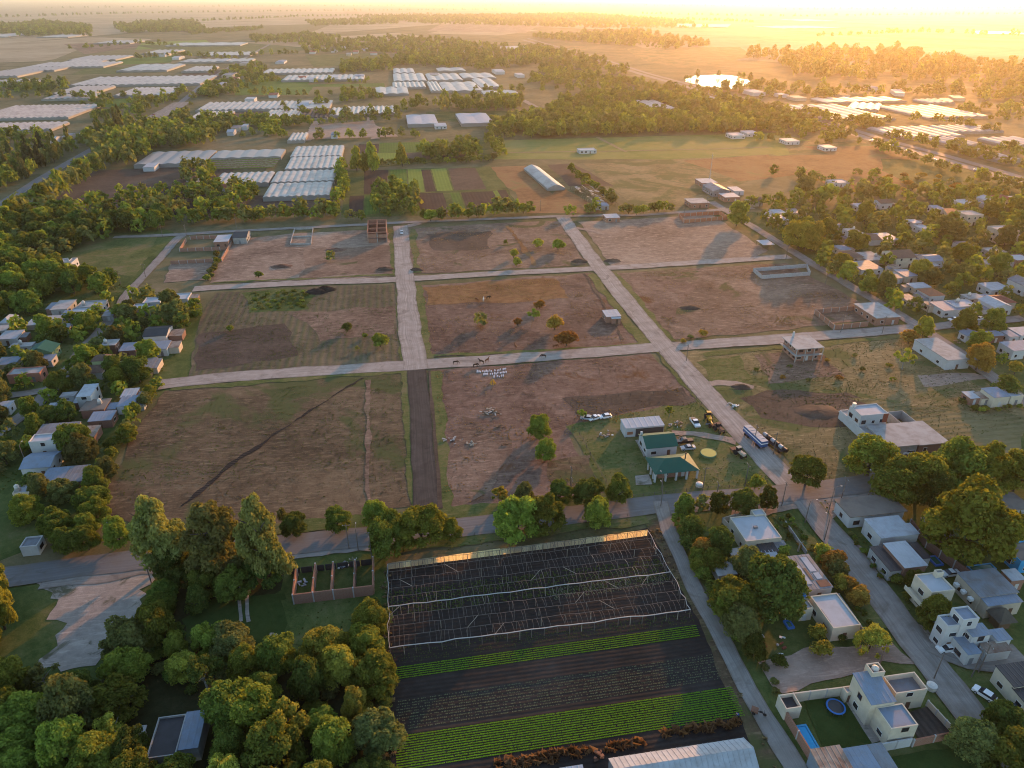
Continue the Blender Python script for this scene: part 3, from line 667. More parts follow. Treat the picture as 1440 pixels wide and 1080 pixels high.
WORDS = {'wall_white':'white','wall_cream':'cream','wall_tan':'tan','wall_grey':'grey','wall_salmon':'salmon','wall_green':'green','wall_lime':'yellow-green','wall_blue':'bright blue','brick':'bare brick','brick_dark':'dark brick','wall_rust':'rusty'}
RW = {'slab':'grey concrete','membrane':'pale membrane','metal_light':'pale metal','metal_blue':'blue-grey metal','metal_grey':'grey metal','metal_rust':'rusty metal','metal_dark':'dark','metal_green':'green','tile_brown':'brown tile','tile_orange':'orange tile','tile_red':'red tile','roof_brown':'brown','trim':'white','thatch':'thatched','plastic_white':'white'}
def house(vols, zone, label=None, name='house', cat='house', group=None, tank_at=None, chimney=None, annex=False):
    "vols: list of dicts for volume(); the first one is the main body"
    c, W, D, a = rect_fit(vols[0]['q'], vols[0]['h'], vols[0].get('snap', True))
    root = empty(name, c); res = []
    for v in vols: res.append(volume(root, **v))
    fr, W, D = res[0]; h = vols[0]['h']
    if tank_at: tank(root, fr, tank_at[0]*W, tank_at[1]*D, h-.3, tank_at[2] if len(tank_at) > 2 else 'tank_white')
    if chimney: mb = MB(); mb.box(chimney[0]*W-.3, chimney[0]*W+.3, chimney[1]*D-.3, chimney[1]*D+.3, h-.5, h+2.0); fr.put(mb).build('chimney', M['wall_white'], root)
    if annex and random.random() < .6:
        sx = random.choice((-1, 1)); aw, ad = W*random.uniform(.35,.6), D*random.uniform(.45,.8); off = sx*(W/2+aw/2-.1); yo = random.uniform(-.15,.15)*D
        cc = fr.c + Vector((math.cos(fr.a)*off-math.sin(fr.a)*yo, math.sin(fr.a)*off+math.cos(fr.a)*yo, 0))
        if not near_foot(cc, root): volume(root, None, random.uniform(2.3,2.8), 'metal', random.choice(('wall_grey','wall_white','brick_dark','wall_tan')), random.choice(('metal_grey','metal_blue','metal_rust','metal_light')), win=False, world=(cc, aw, ad, fr.a))
    v = vols[0]; root['category'] = cat
    d = {'flat':'flat roof','slab':'flat slab roof','metal':'sheet roof','gable':'gabled roof','hip':'hipped roof','open':'no roof'}[v.get('roof','flat')]
    desc = f"{WORDS.get(v.get('wall','wall_white'),'plain')} house with {RW.get(v.get('rmat','slab'),'grey')} {d}"
    if label: root['label'] = label
    if group: root['group'] = group
    HOUSES.append((root, zone, desc, label))
    return root, res
def label_houses():
    from collections import defaultdict
    d = defaultdict(list)
    for r, z, t, l in HOUSES:
        if not l: d[(z, t)].append(r)
    for (z, t), L in d.items():
        if len(L) == 1: L[0]['label'] = f'{t} {z}'
        else:
            rank_labels(L, f'{t} {z}, ' + '{}')
            for o in L: o['group'] = f'houses {z}'
def V(q, h, roof='flat', wall='wall_white', rmat='slab', **k): return dict(q=q, h=h, roof=roof, wall=wall, rmat=rmat, **k)
# ------------------------------------------------------------------ houses: left village
ZL = 'in the left-hand village'
for q, h, roof, wall, rmat, ex in [
    ([(4,444),(22,443),(20,453),(3,455)],3.2,'hip','wall_white','metal_light',{}), ([(2,466),(30,464),(28,475),(0,477)],3,'metal','wall_white','metal_light',{}),
    ([(-20,458),(14,457),(10,465),(-24,466)],3,'slab','wall_grey','slab',{}),
    ([(57,445),(90,442),(86,452),(55,456)],3,'slab','wall_grey','slab',{}), ([(75,423),(100,421),(104,433),(77,436)],3.2,'slab','wall_grey','slab',{}),
    ([(108,424),(148,421),(147,430),(112,432)],3.4,'flat','wall_grey','slab',{}), ([(101,433),(132,431),(127,440),(96,443)],3.2,'flat','wall_grey','membrane',{}),
    ([(79,456),(100,455),(98,461),(78,462)],2.8,'metal','wall_white','metal_light',{}), ([(17,482),(47,481),(46,487),(14,488)],3,'slab','wall_white','slab',{}),
    ([(50,484),(80,484),(76,497),(36,496)],3.6,'gable','wall_green','metal_green',dict(rise=2.0,ridge='y')), ([(53,500),(77,498),(75,507),(52,508)],2.8,'metal','wall_white','metal_blue',{}),
    ([(0,503),(30,501),(23,511),(-6,513)],3.2,'metal','wall_cream','metal_blue',{}), ([(17,519),(62,513),(58,525),(10,526)],3.6,'flat','wall_salmon','slab',{}),
    ([(187,428),(207,425),(205,434),(184,436)],3.4,'flat','wall_grey','membrane',{}), ([(205,419),(230,416),(226,424),(200,426)],3.6,'flat','wall_white','membrane',{}),
    ([(206,459),(240,457),(238,471),(203,474)],3.6,'gable','wall_white','metal_dark',dict(rise=1.2)), ([(204,482),(240,478),(236,490),(205,492)],3.2,'metal','wall_white','metal_blue',{}),
    ([(172,483),(195,481),(192,492),(168,493)],3,'metal','brick_dark','metal_blue',{}), ([(146,477),(167,477),(163,485),(143,486)],4.2,'slab','brick_dark','slab',{}),
    ([(200,505),(220,502),(214,520),(192,522)],2.8,'metal','brick','metal_grey',{}),
    ([(105,381),(131,379),(128,386),(110,388)],3.6,'flat','wall_white','slab',{}), ([(240,413),(268,411),(265,420),(238,421)],3.2,'flat','wall_white','membrane',{}),
    ([(117,542),(137,539),(129,557),(108,557)],5.2,'metal','wall_white','metal_light',{}), ([(86,552),(108,550),(106,557),(85,558)],2.8,'slab','wall_white','slab',{}),
    ([(79,565),(100,563),(97,571),(77,573)],2.8,'metal','wall_grey','metal_grey',{}), ([(122,562),(155,560),(148,576),(112,577)],3.2,'slab','brick_dark','roof_brown',{}),
    ([(172,547),(196,546),(190,557),(172,558)],3.4,'metal','brick','metal_light',{}), ([(170,558),(197,555),(187,570),(165,571)],3.2,'metal','wall_white','metal_blue',{}),
    ([(130,580),(162,577),(158,590),(124,592)],3.0,'metal','brick_dark','metal_blue',{}), ([(58,597),(113,593),(101,613),(50,613)],3.4,'metal','wall_tan','metal_grey',{}),
    ([(118,600),(140,598),(135,613),(115,615)],2.8,'metal','brick_dark','metal_rust',dict(win=False)), ([(50,633),(81,637),(74,656),(22,660)],3.6,'gable','wall_white','metal_blue',dict(rise=1.0)),
    ([(68,660),(98,655),(88,676),(54,678)],3.0,'metal','wall_grey','metal_blue',{}), ([(98,655),(125,655),(115,677),(89,677)],3.0,'metal','brick_dark','metal_grey',{}),
    ([(25,682),(48,680),(42,692),(18,693)],3,'flat','wall_cream','metal_light',{}), ([(-4,566),(18,563),(15,572),(-6,575)],3,'metal','wall_white','metal_light',{}),
    ([(148,437),(166,435),(160,443),(143,445)],2.6,'metal','wall_grey','metal_grey',{}),
    ]:
    house([V(q, h, roof, wall, rmat, **ex)], ZL, annex=True, tank_at=(random.uniform(-.3,.3), random.uniform(-.2,.3)) if roof in ('flat','slab') and random.random() < .45 else None)
house([V([(47,611),(82,608),(77,619),(41,621)],5.6,'flat','wall_white','membrane')], ZL, 'white two-storey house with small dark windows beside a big grey roof')
house([V([(134,500),(161,497),(158,507),(126,508)],5.2,'hip','wall_lime','tile_brown',rise=1.4), V([(122,513),(150,512),(145,524),(120,525)],3,'hip','wall_white','tile_brown',rise=1.4)], ZL, 'yellow-green house with two brown hipped roofs, left village')
house([V([(88,364),(96,362),(97,367),(89,368)],7.5,'flat','wall_white','slab',win=False), V([(92,372),(104,371),(104,378),(92,380)],4.0,'flat','wall_white','slab'), V([(96,363),(106,362),(104,369),(97,370)],4,'flat','wall_white','slab')], ZL, 'white house with a tall stepped tower wall among left-hand trees')
house([V([(28,757),(56,752),(58,765),(34,770)],3.0,'flat','wall_white','metal_grey')], ZL, 'small white shed half hidden by trees beside the paved road', 'shed', 'shed')
# ------------------------------------------------------------------ houses: right village
ZR = 'in the right-hand village'
for q, h, roof, wall, rmat, ex in [
    ([(1249,352),(1276,350),(1280,362),(1252,364)],5.5,'gable','wall_cream','tile_brown',dict(rise=2.2,ridge='x')), ([(1295,358),(1318,356),(1321,367),(1299,368)],4,'gable','wall_white','metal_blue',dict(rise=1.2)),
    ([(1210,354),(1235,353),(1238,366),(1208,366)],3,'slab','wall_grey','slab',{}), ([(1200,367),(1230,366),(1235,378),(1202,380)],3,'metal','wall_white','metal_grey',{}),
    ([(1263,379),(1282,378),(1285,388),(1266,389)],3.4,'metal','wall_tan','metal_blue',{}), ([(1278,398),(1304,397),(1306,404),(1281,405)],3,'metal','wall_tan','metal_light',{}),
    ([(1297,406),(1320,404),(1322,416),(1299,417)],3.6,'hip','wall_white','tile_orange',dict(rise=1.8)), ([(1313,425),(1347,422),(1354,435),(1321,437)],3.4,'metal','wall_white','metal_blue',{}),
    ([(1331,422),(1365,420),(1371,430),(1341,432)],3.8,'flat','wall_white','membrane',{}), ([(1383,419),(1408,418),(1417,431),(1392,434)],4,'gable','wall_white','metal_light',dict(rise=1.4,ridge='y')),
    ([(1381,398),(1410,396),(1414,406),(1390,409)],3.4,'metal','wall_white','metal_light',{}), ([(1355,413),(1378,412),(1381,419),(1358,421)],3,'slab','wall_grey','slab',{}),
    ([(1392,415),(1415,413),(1422,425),(1400,428)],3.4,'hip','wall_tan','tile_red',dict(rise=1.2)), ([(1427,391),(1450,389),(1455,402),(1432,404)],5,'gable','wall_white','metal_grey',dict(rise=1.6,ridge='y')),
    ([(1420,358),(1443,356),(1446,365),(1423,367)],4.5,'flat','brick','membrane',{}), ([(1385,348),(1405,347),(1411,354),(1391,356)],3.6,'flat','wall_grey','slab',{}),
    ([(1330,294),(1350,294),(1350,303),(1331,303)],4.5,'hip','wall_tan','tile_red',dict(rise=1.5)), ([(1268,414),(1284,413),(1288,423),(1271,424)],3,'metal','wall_tan','metal_grey',{}),
    ([(1215,328),(1230,327),(1233,337),(1217,338)],3.4,'gable','wall_white','tile_brown',dict(rise=1.2)), ([(1231,328),(1255,327),(1259,337),(1235,338)],3.2,'metal','wall_white','metal_light',{}),
    ([(1192,321),(1207,320),(1208,328),(1193,329)],6,'flat','wall_white','slab',{}), ([(1290,316),(1303,315),(1304,321),(1291,322)],3.5,'flat','wall_white','membrane',{}),
    ([(1279,309),(1290,308),(1292,313),(1280,314)],3,'metal','wall_white','metal_light',{}), ([(1310,289),(1322,288),(1323,293),(1311,294)],3.5,'metal','wall_white','metal_blue',{}),
    ([(1232,281),(1246,279),(1250,285),(1235,287)],4,'gable','wall_white','tile_brown',dict(rise=1.2)), ([(1200,286),(1220,285),(1222,290),(1202,291)],3.2,'metal','wall_white','metal_light',{}),
    ([(1345,280),(1365,279),(1368,286),(1348,287)],3.4,'flat','wall_white','membrane',{}), ([(1384,277),(1400,275),(1405,284),(1388,286)],4,'gable','wall_white','metal_light',dict(rise=1.4,ridge='y')),
    ([(1421,276),(1437,275),(1441,283),(1425,285)],4,'metal','wall_white','metal_light',{}), ([(1402,274),(1418,273),(1420,281),(1404,282)],4,'hip','wall_tan','tile_red',dict(rise=1.4)),
    ([(1352,465),(1373,463),(1378,470),(1358,474)],3.2,'gable','wall_white','metal_blue',dict(rise=1.0,ridge='y')), ([(1385,467),(1402,464),(1410,470),(1392,474)],3.2,'metal','brick_dark','metal_blue',{}),
    ([(1411,466),(1423,464),(1430,472),(1418,474)],3.2,'metal','wall_white','metal_blue',{}), ([(1423,461),(1448,459),(1455,470),(1430,472)],3.4,'metal','wall_white','metal_light',{}),
    ([(1408,481),(1448,478),(1455,491),(1422,493)],4,'metal','wall_white','metal_blue',{}), ([(1160,311),(1175,310),(1177,316),(1162,317)],3.4,'metal','wall_white','metal_light',{}),
    ([(1175,345),(1190,344),(1194,350),(1178,352)],3.4,'hip','wall_white','metal_blue',dict(rise=1.2)), ([(1183,352),(1205,351),(1210,362),(1188,363)],3.2,'hip','wall_tan','tile_brown',dict(rise=1.0)),
    ([(1085,295),(1100,294),(1103,299),(1087,300)],3.2,'metal','wall_white','metal_light',{}), ([(1086,303),(1101,302),(1106,309),(1090,310)],3.2,'metal','wall_white','metal_light',{}),
    ([(1110,294),(1122,293),(1125,299),(1112,300)],3.2,'metal','wall_white','metal_grey',{}), ([(1300,424),(1316,423),(1320,430),(1304,431)],3,'metal','wall_tan','metal_rust',{}),
    ([(1282,358),(1294,357),(1296,363),(1284,364)],3,'metal','wall_white','metal_grey',{}), ([(1300,369),(1316,368),(1318,374),(1302,375)],3,'slab','wall_grey','slab',{}),
    ([(1318,318),(1328,317),(1330,322),(1320,323)],3,'metal','wall_white','metal_light',{}), ([(1378,365),(1398,364),(1402,371),(1384,372)],3,'flat','wall_grey','slab',{}),
    ([(1400,364),(1416,362),(1420,370),(1405,371)],3.4,'flat','wall_white','membrane',{}), ([(1345,340),(1362,339),(1364,345),(1347,346)],3,'metal','wall_white','metal_grey',{}),
    ([(1252,372),(1263,371),(1265,377),(1254,378)],3,'metal','wall_tan','metal_rust',{}), ([(1240,384),(1262,383),(1266,391),(1245,392)],3,'metal','wall_grey','metal_grey',{}),
    ]:
    house([V(q, h, roof, wall, rmat, **ex)], ZR, annex=True, tank_at=(random.uniform(-.3,.3), random.uniform(-.2,.3)) if roof in ('flat','slab') and random.random() < .45 else None)
house([V([(1395,325),(1427,323),(1431,333),(1397,335)],3.6,'flat','wall_tan','slab'), V([(1398,317),(1422,316),(1425,325),(1400,326)],7.5,'flat','wall_tan','slab')], ZR, 'large tan two-storey house with stepped flat roofs near the right edge', tank_at=None)
house([V([(1351,296),(1374,295),(1376,302),(1353,303)],6.5,'flat','wall_tan','slab')], ZR, 'tan two-storey block with a parapet, among right-hand village trees')
# ------------------------------------------------------------------ houses: open land and its edges
ZO = 'on the open land'
house([V([(1286,477),(1319,474),(1363,503),(1335,508)],4.2,'slab','wall_white','slab',over=.15,dens=7)], ZO, 'long white building with bare concrete slab roof beside the right-hand street', 'warehouse', 'building')
house([V([(1383,546),(1404,544),(1418,556),(1396,560)],4.2,'metal','wall_cream','metal_blue'), V([(1355,551),(1370,550),(1380,558),(1363,561)],2.8,'metal','brick','metal_light'), V([(1371,552),(1383,550),(1395,559),(1380,561)],2.8,'metal','wall_cream','metal_rust'), V([(1409,548),(1424,546),(1438,555),(1422,559)],3.6,'flat','wall_cream','membrane')], ZO, 'low cream farmhouse with several sheet roofs inside a hedge, right edge')
r, res = house([V([(1102,475),(1137,469),(1157,488),(1120,492)],5.6,'slab','brick','slab',over=.9,dens=2.6), ], ZO, 'two-storey bare brick house with projecting white slab roof and balcony', chimney=(-.1,.45))
fr, W, D = res[0]; mb = MB(); mb.box(-W/2,W/2,-D/2-.2,-D/2+.9,2.65,2.85).box(-W/2-.2,-W/2+.9,-D/2,D/2,2.66,2.84); fr.put(mb).build('balcony', M['slab'], r)
for i in range(4): mb = MB(); x = -W/2+.3+(W-.6)*i/3; mb.box(x-.12,x+.12,-D/2-.1,-D/2+.14,0,5.38); fr.put(mb).build('column', M['slab'], r)
house([V([(1203,427),(1235,424),(1264,444),(1233,449)],3.6,'slab','brick','slab',over=.4)], ZO, 'unfinished brick house with concrete slab roof beside a brick yard')
house([V([(844,437),(866,435),(874,443),(856,446)],3,'metal','brick','metal_light'), V([(857,446),(869,444),(875,446),(863,449)],2.6,'metal','brick','metal_light')], ZO, 'small brick cabin with pale L-shaped sheet roof in the middle block')
house([V([(303,333),(327,328),(322,338),(301,341)],3.6,'metal','brick','membrane')], ZO, 'brick house with white sheet roof inside the walled brick yard')
house([V([(330,325),(352,323),(348,333),(328,335)],3.8,'gable','wall_grey','metal_dark',rise=1.4,ridge='x')], ZO, 'grey house with dark gabled roof beside the walled brick yard')
house([V([(849,302),(867,300),(871,305),(852,307)],3,'metal','brick','metal_light')], ZO, 'small brick house with pale sheet roof on the upper road')
house([V([(835,286),(852,284),(856,288),(840,290)],3,'metal','wall_grey','metal_blue')], ZO, 'grey shed below the torn greenhouse', 'shed', 'shed')
house([V([(966,280),(990,277),(994,284),(971,287)],3.6,'slab','brick','slab')], ZO, 'brick house with flat slab roof above the orange-walled yard')
house([V([(982,252),(1002,250),(1004,256),(985,258)],3.4,'metal','brick','metal_light')], ZO, 'brick house with pale roof farthest along the far lane')
house([V([(995,260),(1018,258),(1019,268),(996,269)],4.2,'gable','metal_grey','metal_grey',rise=1.6,ridge='y')], ZO, 'grey metal barn with gabled roof on the far lane', 'barn', 'barn')
house([V([(1013,272),(1033,271),(1038,276),(1018,278)],3.4,'metal','brick','metal_light')], ZO, 'brick house with sky-blue pale roof on the far lane')
house([V([(1027,263),(1040,262),(1042,268),(1029,269)],3.2,'metal','wall_white','metal_light')], ZO, 'little white house right of the grey barn')
house([V([(1051,278),(1066,276),(1070,282),(1055,284)],3.6,'gable','wall_tan','tile_brown',rise=1.2)], ZO, 'tan gabled house at the right end of the far lane')
house([V([(1167,253),(1187,251),(1189,256),(1170,258)],3.4,'flat','wall_white','membrane')], ZO, 'lone white house in the orange scrub upper right')
house([V([(813,209),(835,207),(837,210),(815,212)],3.2,'flat','wall_white','metal_light')], ZO, 'long white cabin standing alone on the green meadow')
for q, lb in (([(1025,187),(1042,186),(1044,190),(1027,191)],'white house left of pair at far meadow edge'), ([(1045,184),(1062,183),(1064,187),(1048,188)],'white house right of pair at far meadow edge'), ([(1100,195),(1118,194),(1120,198),(1103,199)],'white roadside house beyond the meadow'), ([(1155,204),(1170,203),(1172,207),(1157,208)],'white cabin by yellow trees near the highway'), ([(610,174),(626,172),(628,176),(612,178)],'white cottage beside dark trees at the crop fields')):
    house([V(q, 3.4, 'metal', 'wall_white', 'metal_light')], ZO, lb)
# white house with patio and long concrete deck (right of the truck)
r, res = house([V([(1190,577),(1196,574),(1246,628),(1236,634)],3.2,'flat','wall_white','slab',win=False),
    V([(1199,570),(1235,567),(1247,581),(1208,585)],7.0,'flat','wall_white','membrane',dens=3.0),
    V([(1213,600),(1250,594),(1296,622),(1262,631)],3.6,'slab','wall_grey','slab',over=.3,win=False),
    V([(1250,595),(1300,592),(1334,622),(1298,626)],3.4,'slab','brick_dark','slab',over=.3)], ZO, 'white two-storey block with long concrete terrace roofs behind big trees')
fr, W, D = res[1]; mb = MB(); mb.box(W/2-1.6, W/2+.1, -D/2-.08, -D/2-.02, 3.8, 6.9); fr.put(mb).build('wall_panel', M['tile_red'], r)['label'] = 'red panel beside upper windows'
mb = MB(); mb.cyl((-W/2+.8, D/2-.8), .6, 7.0, 8.3, 12); fr.put(mb).build('water_tank', M['tank_white'], r)
volume(r, [(1249,579),(1270,577),(1288,593),(1266,595)], 3.2, 'open', 'wall_grey', win=False)
# ------------------------------------------------------------------ farmhouse group in the centre
ZF = 'in the farmyard'
r, res = house([V([(872,590),(926,585),(935,597),(880,602)],3.6,'metal','wall_white','membrane',win=False)], ZF, 'white open-fronted farm shed with pale sheet roof', 'shed', 'shed')
fr, W, D = res[0]; mb = MB(); mb.box(-W/2+3.5, W/2-.2, -D/2+.02, -D/2+.09, .05, 2.9); fr.put(mb).build('opening_shade', M['net_and_shade'], r)  # dark panel on the closed wall, painted as the shade inside the shed
mb = MB(); mb.box(-W/2+.8, -W/2+2.6, -D/2+.03, -D/2+.09, 1.0, 2.0); fr.put(mb).build('window', M['tile_orange'], r)
house([V([(897,610),(942,606),(953,627),(909,631)],3.4,'gable','wall_white','metal_green',rise=1.9,ridge='x')], ZF, 'white farmhouse with dark green gabled roof and stone chimney', chimney=(-.46,.25))
r, res = house([V([(907,643),(967,636),(985,661),(921,667)],3.2,'hip','brick','metal_green',rise=2.0,over=2.0)], ZF, 'farmhouse with green hipped roof over a veranda on white posts')
fr, W, D = res[0]
for i in range(5):
    mb = MB(); x = -W/2+.4 + (W-.8)*i/4; mb.box(x-.25, x+.25, -D/2+.3, -D/2+.8, 0, 3.05); fr.put(mb).build('post', M['wall_white'], r)
for i in range(1, 4):
    mb = MB(); y = -D/2 + D*i/4; mb.box(-W/2+.3, -W/2+.75, y-.22, y+.22, 0, 3.05); fr.put(mb).build('post', M['wall_white'], r)
mb = MB(); mb.cyl((W*.28, -D*.02), .16, 3.4, 6.2, 8).cyl((W*.28, -D*.02), .28, 6.2, 6.5, 8); fr.put(mb).build('flue', M['metal_dark'], r)
sheet('paving', [(893,620),(897,619),(910,642),(905,643)], Z4+.07, 'gravel_lot', .1, 2)
sheet('paving', [(893,670),(912,668),(917,682),(894,683)], Z4+.07, 'gravel_lot', .2, 2)
# ------------------------------------------------------------------ near right block
ZN = 'in the near right block'
r, res = house([V([(1028,728),(1072,722),(1101,754),(1049,763)],4.0,'flat','wall_cream','membrane',par=.25), V([(1056,717),(1071,715),(1078,723),(1062,726)],4.05,'flat','wall_cream','membrane',par=.25,win=False),
    V([(1065,765),(1087,762),(1094,774),(1071,777)],2.7,'metal','wall_grey','metal_dark',win=False), V([(1087,762),(1101,760),(1110,771),(1094,774)],2.6,'metal','wall_grey','metal_grey',win=False), V([(1071,776),(1090,773),(1095,782),(1076,785)],2.5,'metal','wall_grey','metal_light',win=False)],
    ZN, 'cream house with large pale flat roof and dark carport by the corner')
fr, W, D = res[0]; mb = MB(); mb.box(-.5,.5,-.3,.3,3.7,4.3); fr.put(mb).build('roof_vent', M['metal_grey'], r)
house([V([(1025,772),(1050,768),(1053,778),(1028,783)],2.6,'slab','wall_grey','slab',win=False), V([(1003,792),(1030,787),(1032,806),(1008,812)],2.6,'slab','wall_grey','slab',win=False)], ZN, 'low grey outbuildings with concrete roofs under the big dark tree', 'shed', 'shed')
r, res = house([V([(1110,783),(1138,779),(1169,823),(1134,832)],3.6,'metal','wall_white','metal_grey',slope=.15)], ZN, 'house with patched grey and white sheet roof behind orange hedge')
fr, W, D = res[0]
for (a, b, c, d, mm) in ((.05,.30,-.02,.42,'membrane'),(-.42,-.22,-.36,.2,'metal_light'),(.0,.46,-.47,-.28,'wall_rust'),(.1,.34,-.24,-.06,'membrane'),(-.16,-.04,-.25,.1,'metal_dark')):
    mb = MB(); zz = lambda y: 3.69 + y*.15
    mb.v += [(a*W,c*D,zz(c)),(b*W,c*D,zz(c)),(b*W,d*D,zz(d)),(a*W,d*D,zz(d)),(a*W,c*D,zz(c)-.05),(b*W,c*D,zz(c)-.05),(b*W,d*D,zz(d)-.05),(a*W,d*D,zz(d)-.05)]
    for f in ((0,1,2,3),(4,7,6,5),(0,4,5,1),(1,5,6,2),(2,6,7,3),(3,7,4,0)): mb.f.append(f)
    fr.put(mb).build('roof_patch', M[mm], r)
r, res = house([V([(1137,840),(1175,832),(1211,877),(1177,884)],4.0,'flat','wall_cream','membrane',par=.3), V([(1115,838),(1130,834),(1143,854),(1127,858)],3.6,'flat','wall_cream','membrane')], ZN, 'cream flat-roofed house with blue water tank above the dirt lot')
fr, W, D = res[1]; tank(r, fr, W*.3, D*.35, 3.4, 'tank_blue', .75, .5)
fr, W, D = res[0]; mb = MB(); mb.box(-W*.5+.4, -W*.5+.55, -D*.3, D*.1, 3.71, 3.74); fr.put(mb).build('roof_seam', M['metal_grey'], r)
house([V([(1178,702),(1243,693),(1283,717),(1192,729)],4.0,'slab','wall_white','roof_brown',over=.5)], ZN, 'corner shop with wide brown flat roof and whitewashed walls', 'shop', 'shop')
house([V([(1218,731),(1262,724),(1288,750),(1238,757)],4.2,'metal','wall_white','metal_light'), V([(1270,738),(1280,735),(1292,749),(1282,752)],4.0,'metal','wall_white','metal_light',win=False)], ZN, 'white house with smooth pale sheet roof next to the corner shop')
house([V([(1243,764),(1278,761),(1301,795),(1271,798)],4.4,'metal','brick_dark','membrane'), V([(1226,771),(1243,765),(1271,797),(1253,806)],3.3,'metal','wall_grey','metal_dark'), V([(1279,764),(1289,762),(1309,783),(1298,786)],3.4,'metal','wall_grey','metal_dark',win=False)], ZN, 'house with a pale roof strip between two dark roof slopes')
r, res = house([V([(1289,808),(1320,803),(1342,829),(1309,834)],6.8,'flat','wall_cream','membrane',par=.3)], ZN, 'square two-storey cream house with balcony and pale roof')
fr, W, D = res[0]
mb = MB(); mb.box(-W/2-1.6,-W/2-.02,-D/2,D/2,2.8,3.0).box(-W/2-1.6,-W/2-1.48,-D/2,D/2,3.0,3.9); fr.put(mb).build('balcony', M['wall_cream'], r)
volume(r, [(1315,802),(1323,799),(1327,804),(1319,807)], 8.0, 'flat', 'wall_cream', win=False)
r, res = house([V([(1346,806),(1398,799),(1434,832),(1378,839)],4.6,'metal','wall_tan','metal_grey'), V([(1378,840),(1434,833),(1432,846),(1390,852)],4.0,'metal','wall_tan','metal_blue'), V([(1409,803),(1428,799),(1441,813),(1424,817)],3.6,'metal','brick','metal_light')], ZN, 'big tan house with wide grey sheet roof and blue-grey eave')
for k in range(3):
    fr, W, D = res[0]; mb = MB(); y = -D*.3+k*2.2; mb.box(-W/2-1.0,-W/2-.05,y-.5,y+.5,2.2,2.9); fr.put(mb).build('air_conditioner', M['trim'], r)
house([V([(1356,883),(1377,874),(1395,889),(1371,897)],5.6,'metal','wall_white','metal_blue'), V([(1340,856),(1359,850),(1377,867),(1357,874)],8.6,'flat','wall_white','metal_blue'), V([(1320,867),(1340,860),(1357,874),(1337,884)],7.0,'flat','wall_white','metal_blue'),
    V([(1337,895),(1355,889),(1381,916),(1365,921)],3.6,'metal','wall_white','metal_blue'), V([(1380,905),(1415,901),(1422,914),(1386,918)],3.2,'metal','wall_white','metal_rust'), V([(1391,887),(1410,883),(1424,898),(1402,901)],4.2,'metal','wall_white','metal_blue'), V([(1315,877),(1320,873),(1337,890),(1331,895)],3.4,'metal','wall_white','metal_grey')],
    ZN, 'white many-levelled house with blue-grey roofs at the street corner')
r, res = house([V([(1390,858),(1412,853),(1430,874),(1405,880)],2.6,'hip','wood','thatch',rise=2.4,over=.8,win=False)], ZN, 'thatched garden shelter behind the many-levelled white house', 'gazebo', 'gazebo')
house([V([(1400,938),(1448,928),(1475,958),(1428,966)],4.2,'metal','wall_cream','metal_dark')], ZN, 'cream house with dark roof cut by the right edge')
house([V([(1430,968),(1470,960),(1500,990),(1445,1000)],3.4,'metal','wall_cream','metal_dark')], ZN, 'low cream annex with dark roof at lower right edge')
house([V([(1414,764),(1450,758),(1475,785),(1430,790)],3.8,'flat','wall_blue','roof_brown')], ZN, 'bright blue house with brown flat roof at the right edge')
house([V([(1300,728),(1318,724),(1336,752),(1320,757)],2.8,'slab','brick_dark','slab')], ZN, 'narrow brick outbuilding with weathered roof under the huge tree', 'shed', 'shed')
house([V([(1385,700),(1420,688),(1450,712),(1410,722)],3.4,'slab','wall_grey','roof_brown')], ZN, 'dark flat-roofed house hidden behind the huge tree')
house([V([(1332,768),(1348,765),(1352,773),(1336,776)],2.4,'metal','wood','metal_light',win=False)], ZN, 'small pale tin garden roof under the huge tree', 'shed', 'shed')
# modern house with pool
r, res = house([V([(1199,951),(1228,943),(1259,975),(1233,997)],6.6,'metal','wall_cream','metal_blue',slope=.9),
    V([(1243,951),(1285,944),(1306,969),(1259,975)],5.2,'flat','wall_cream','metal_grey',par=1.3), V([(1237,1001),(1262,982),(1293,1018),(1254,1026)],5.2,'flat','wall_cream','metal_blue',par=.2),
    V([(1218,934),(1234,930),(1245,943),(1229,948)],8.0,'flat','wall_cream','membrane',par=1.2,win=False), V([(1186,966),(1196,963),(1201,972),(1191,975)],3.0,'flat','wall_cream','metal_light')], ZN, 'modern cream house with blue-grey roofs beside a pool garden')
fr, W, D = res[3]; tank(r, fr, 0, 0, 6.6, 'tank_white', .7, .4)
house([V([(1094,977),(1116,974),(1128,994),(1106,997)],3.2,'flat','wall_cream','metal_dark',par=.9,win=False)], ZN, 'small cream pool hut with dark sunken roof by the gravel lane', 'hut', 'hut')
house([V([(1139,1054),(1181,1049),(1207,1092),(1162,1098)],4.0,'metal','metal_blue','metal_rust',win=False)], ZN, 'shed with tan ribbed roof next to the pool, lower edge', 'shed', 'shed')
house([V([(1184,1054),(1219,1048),(1246,1092),(1208,1098)],3.6,'metal','wall_grey','metal_blue',win=False), V([(1220,1047),(1241,1046),(1270,1092),(1246,1094)],3.4,'metal','wall_grey','metal_grey',win=False)], ZN, 'pair of joined sheds with blue-grey roofs, lower edge', 'shed', 'shed')
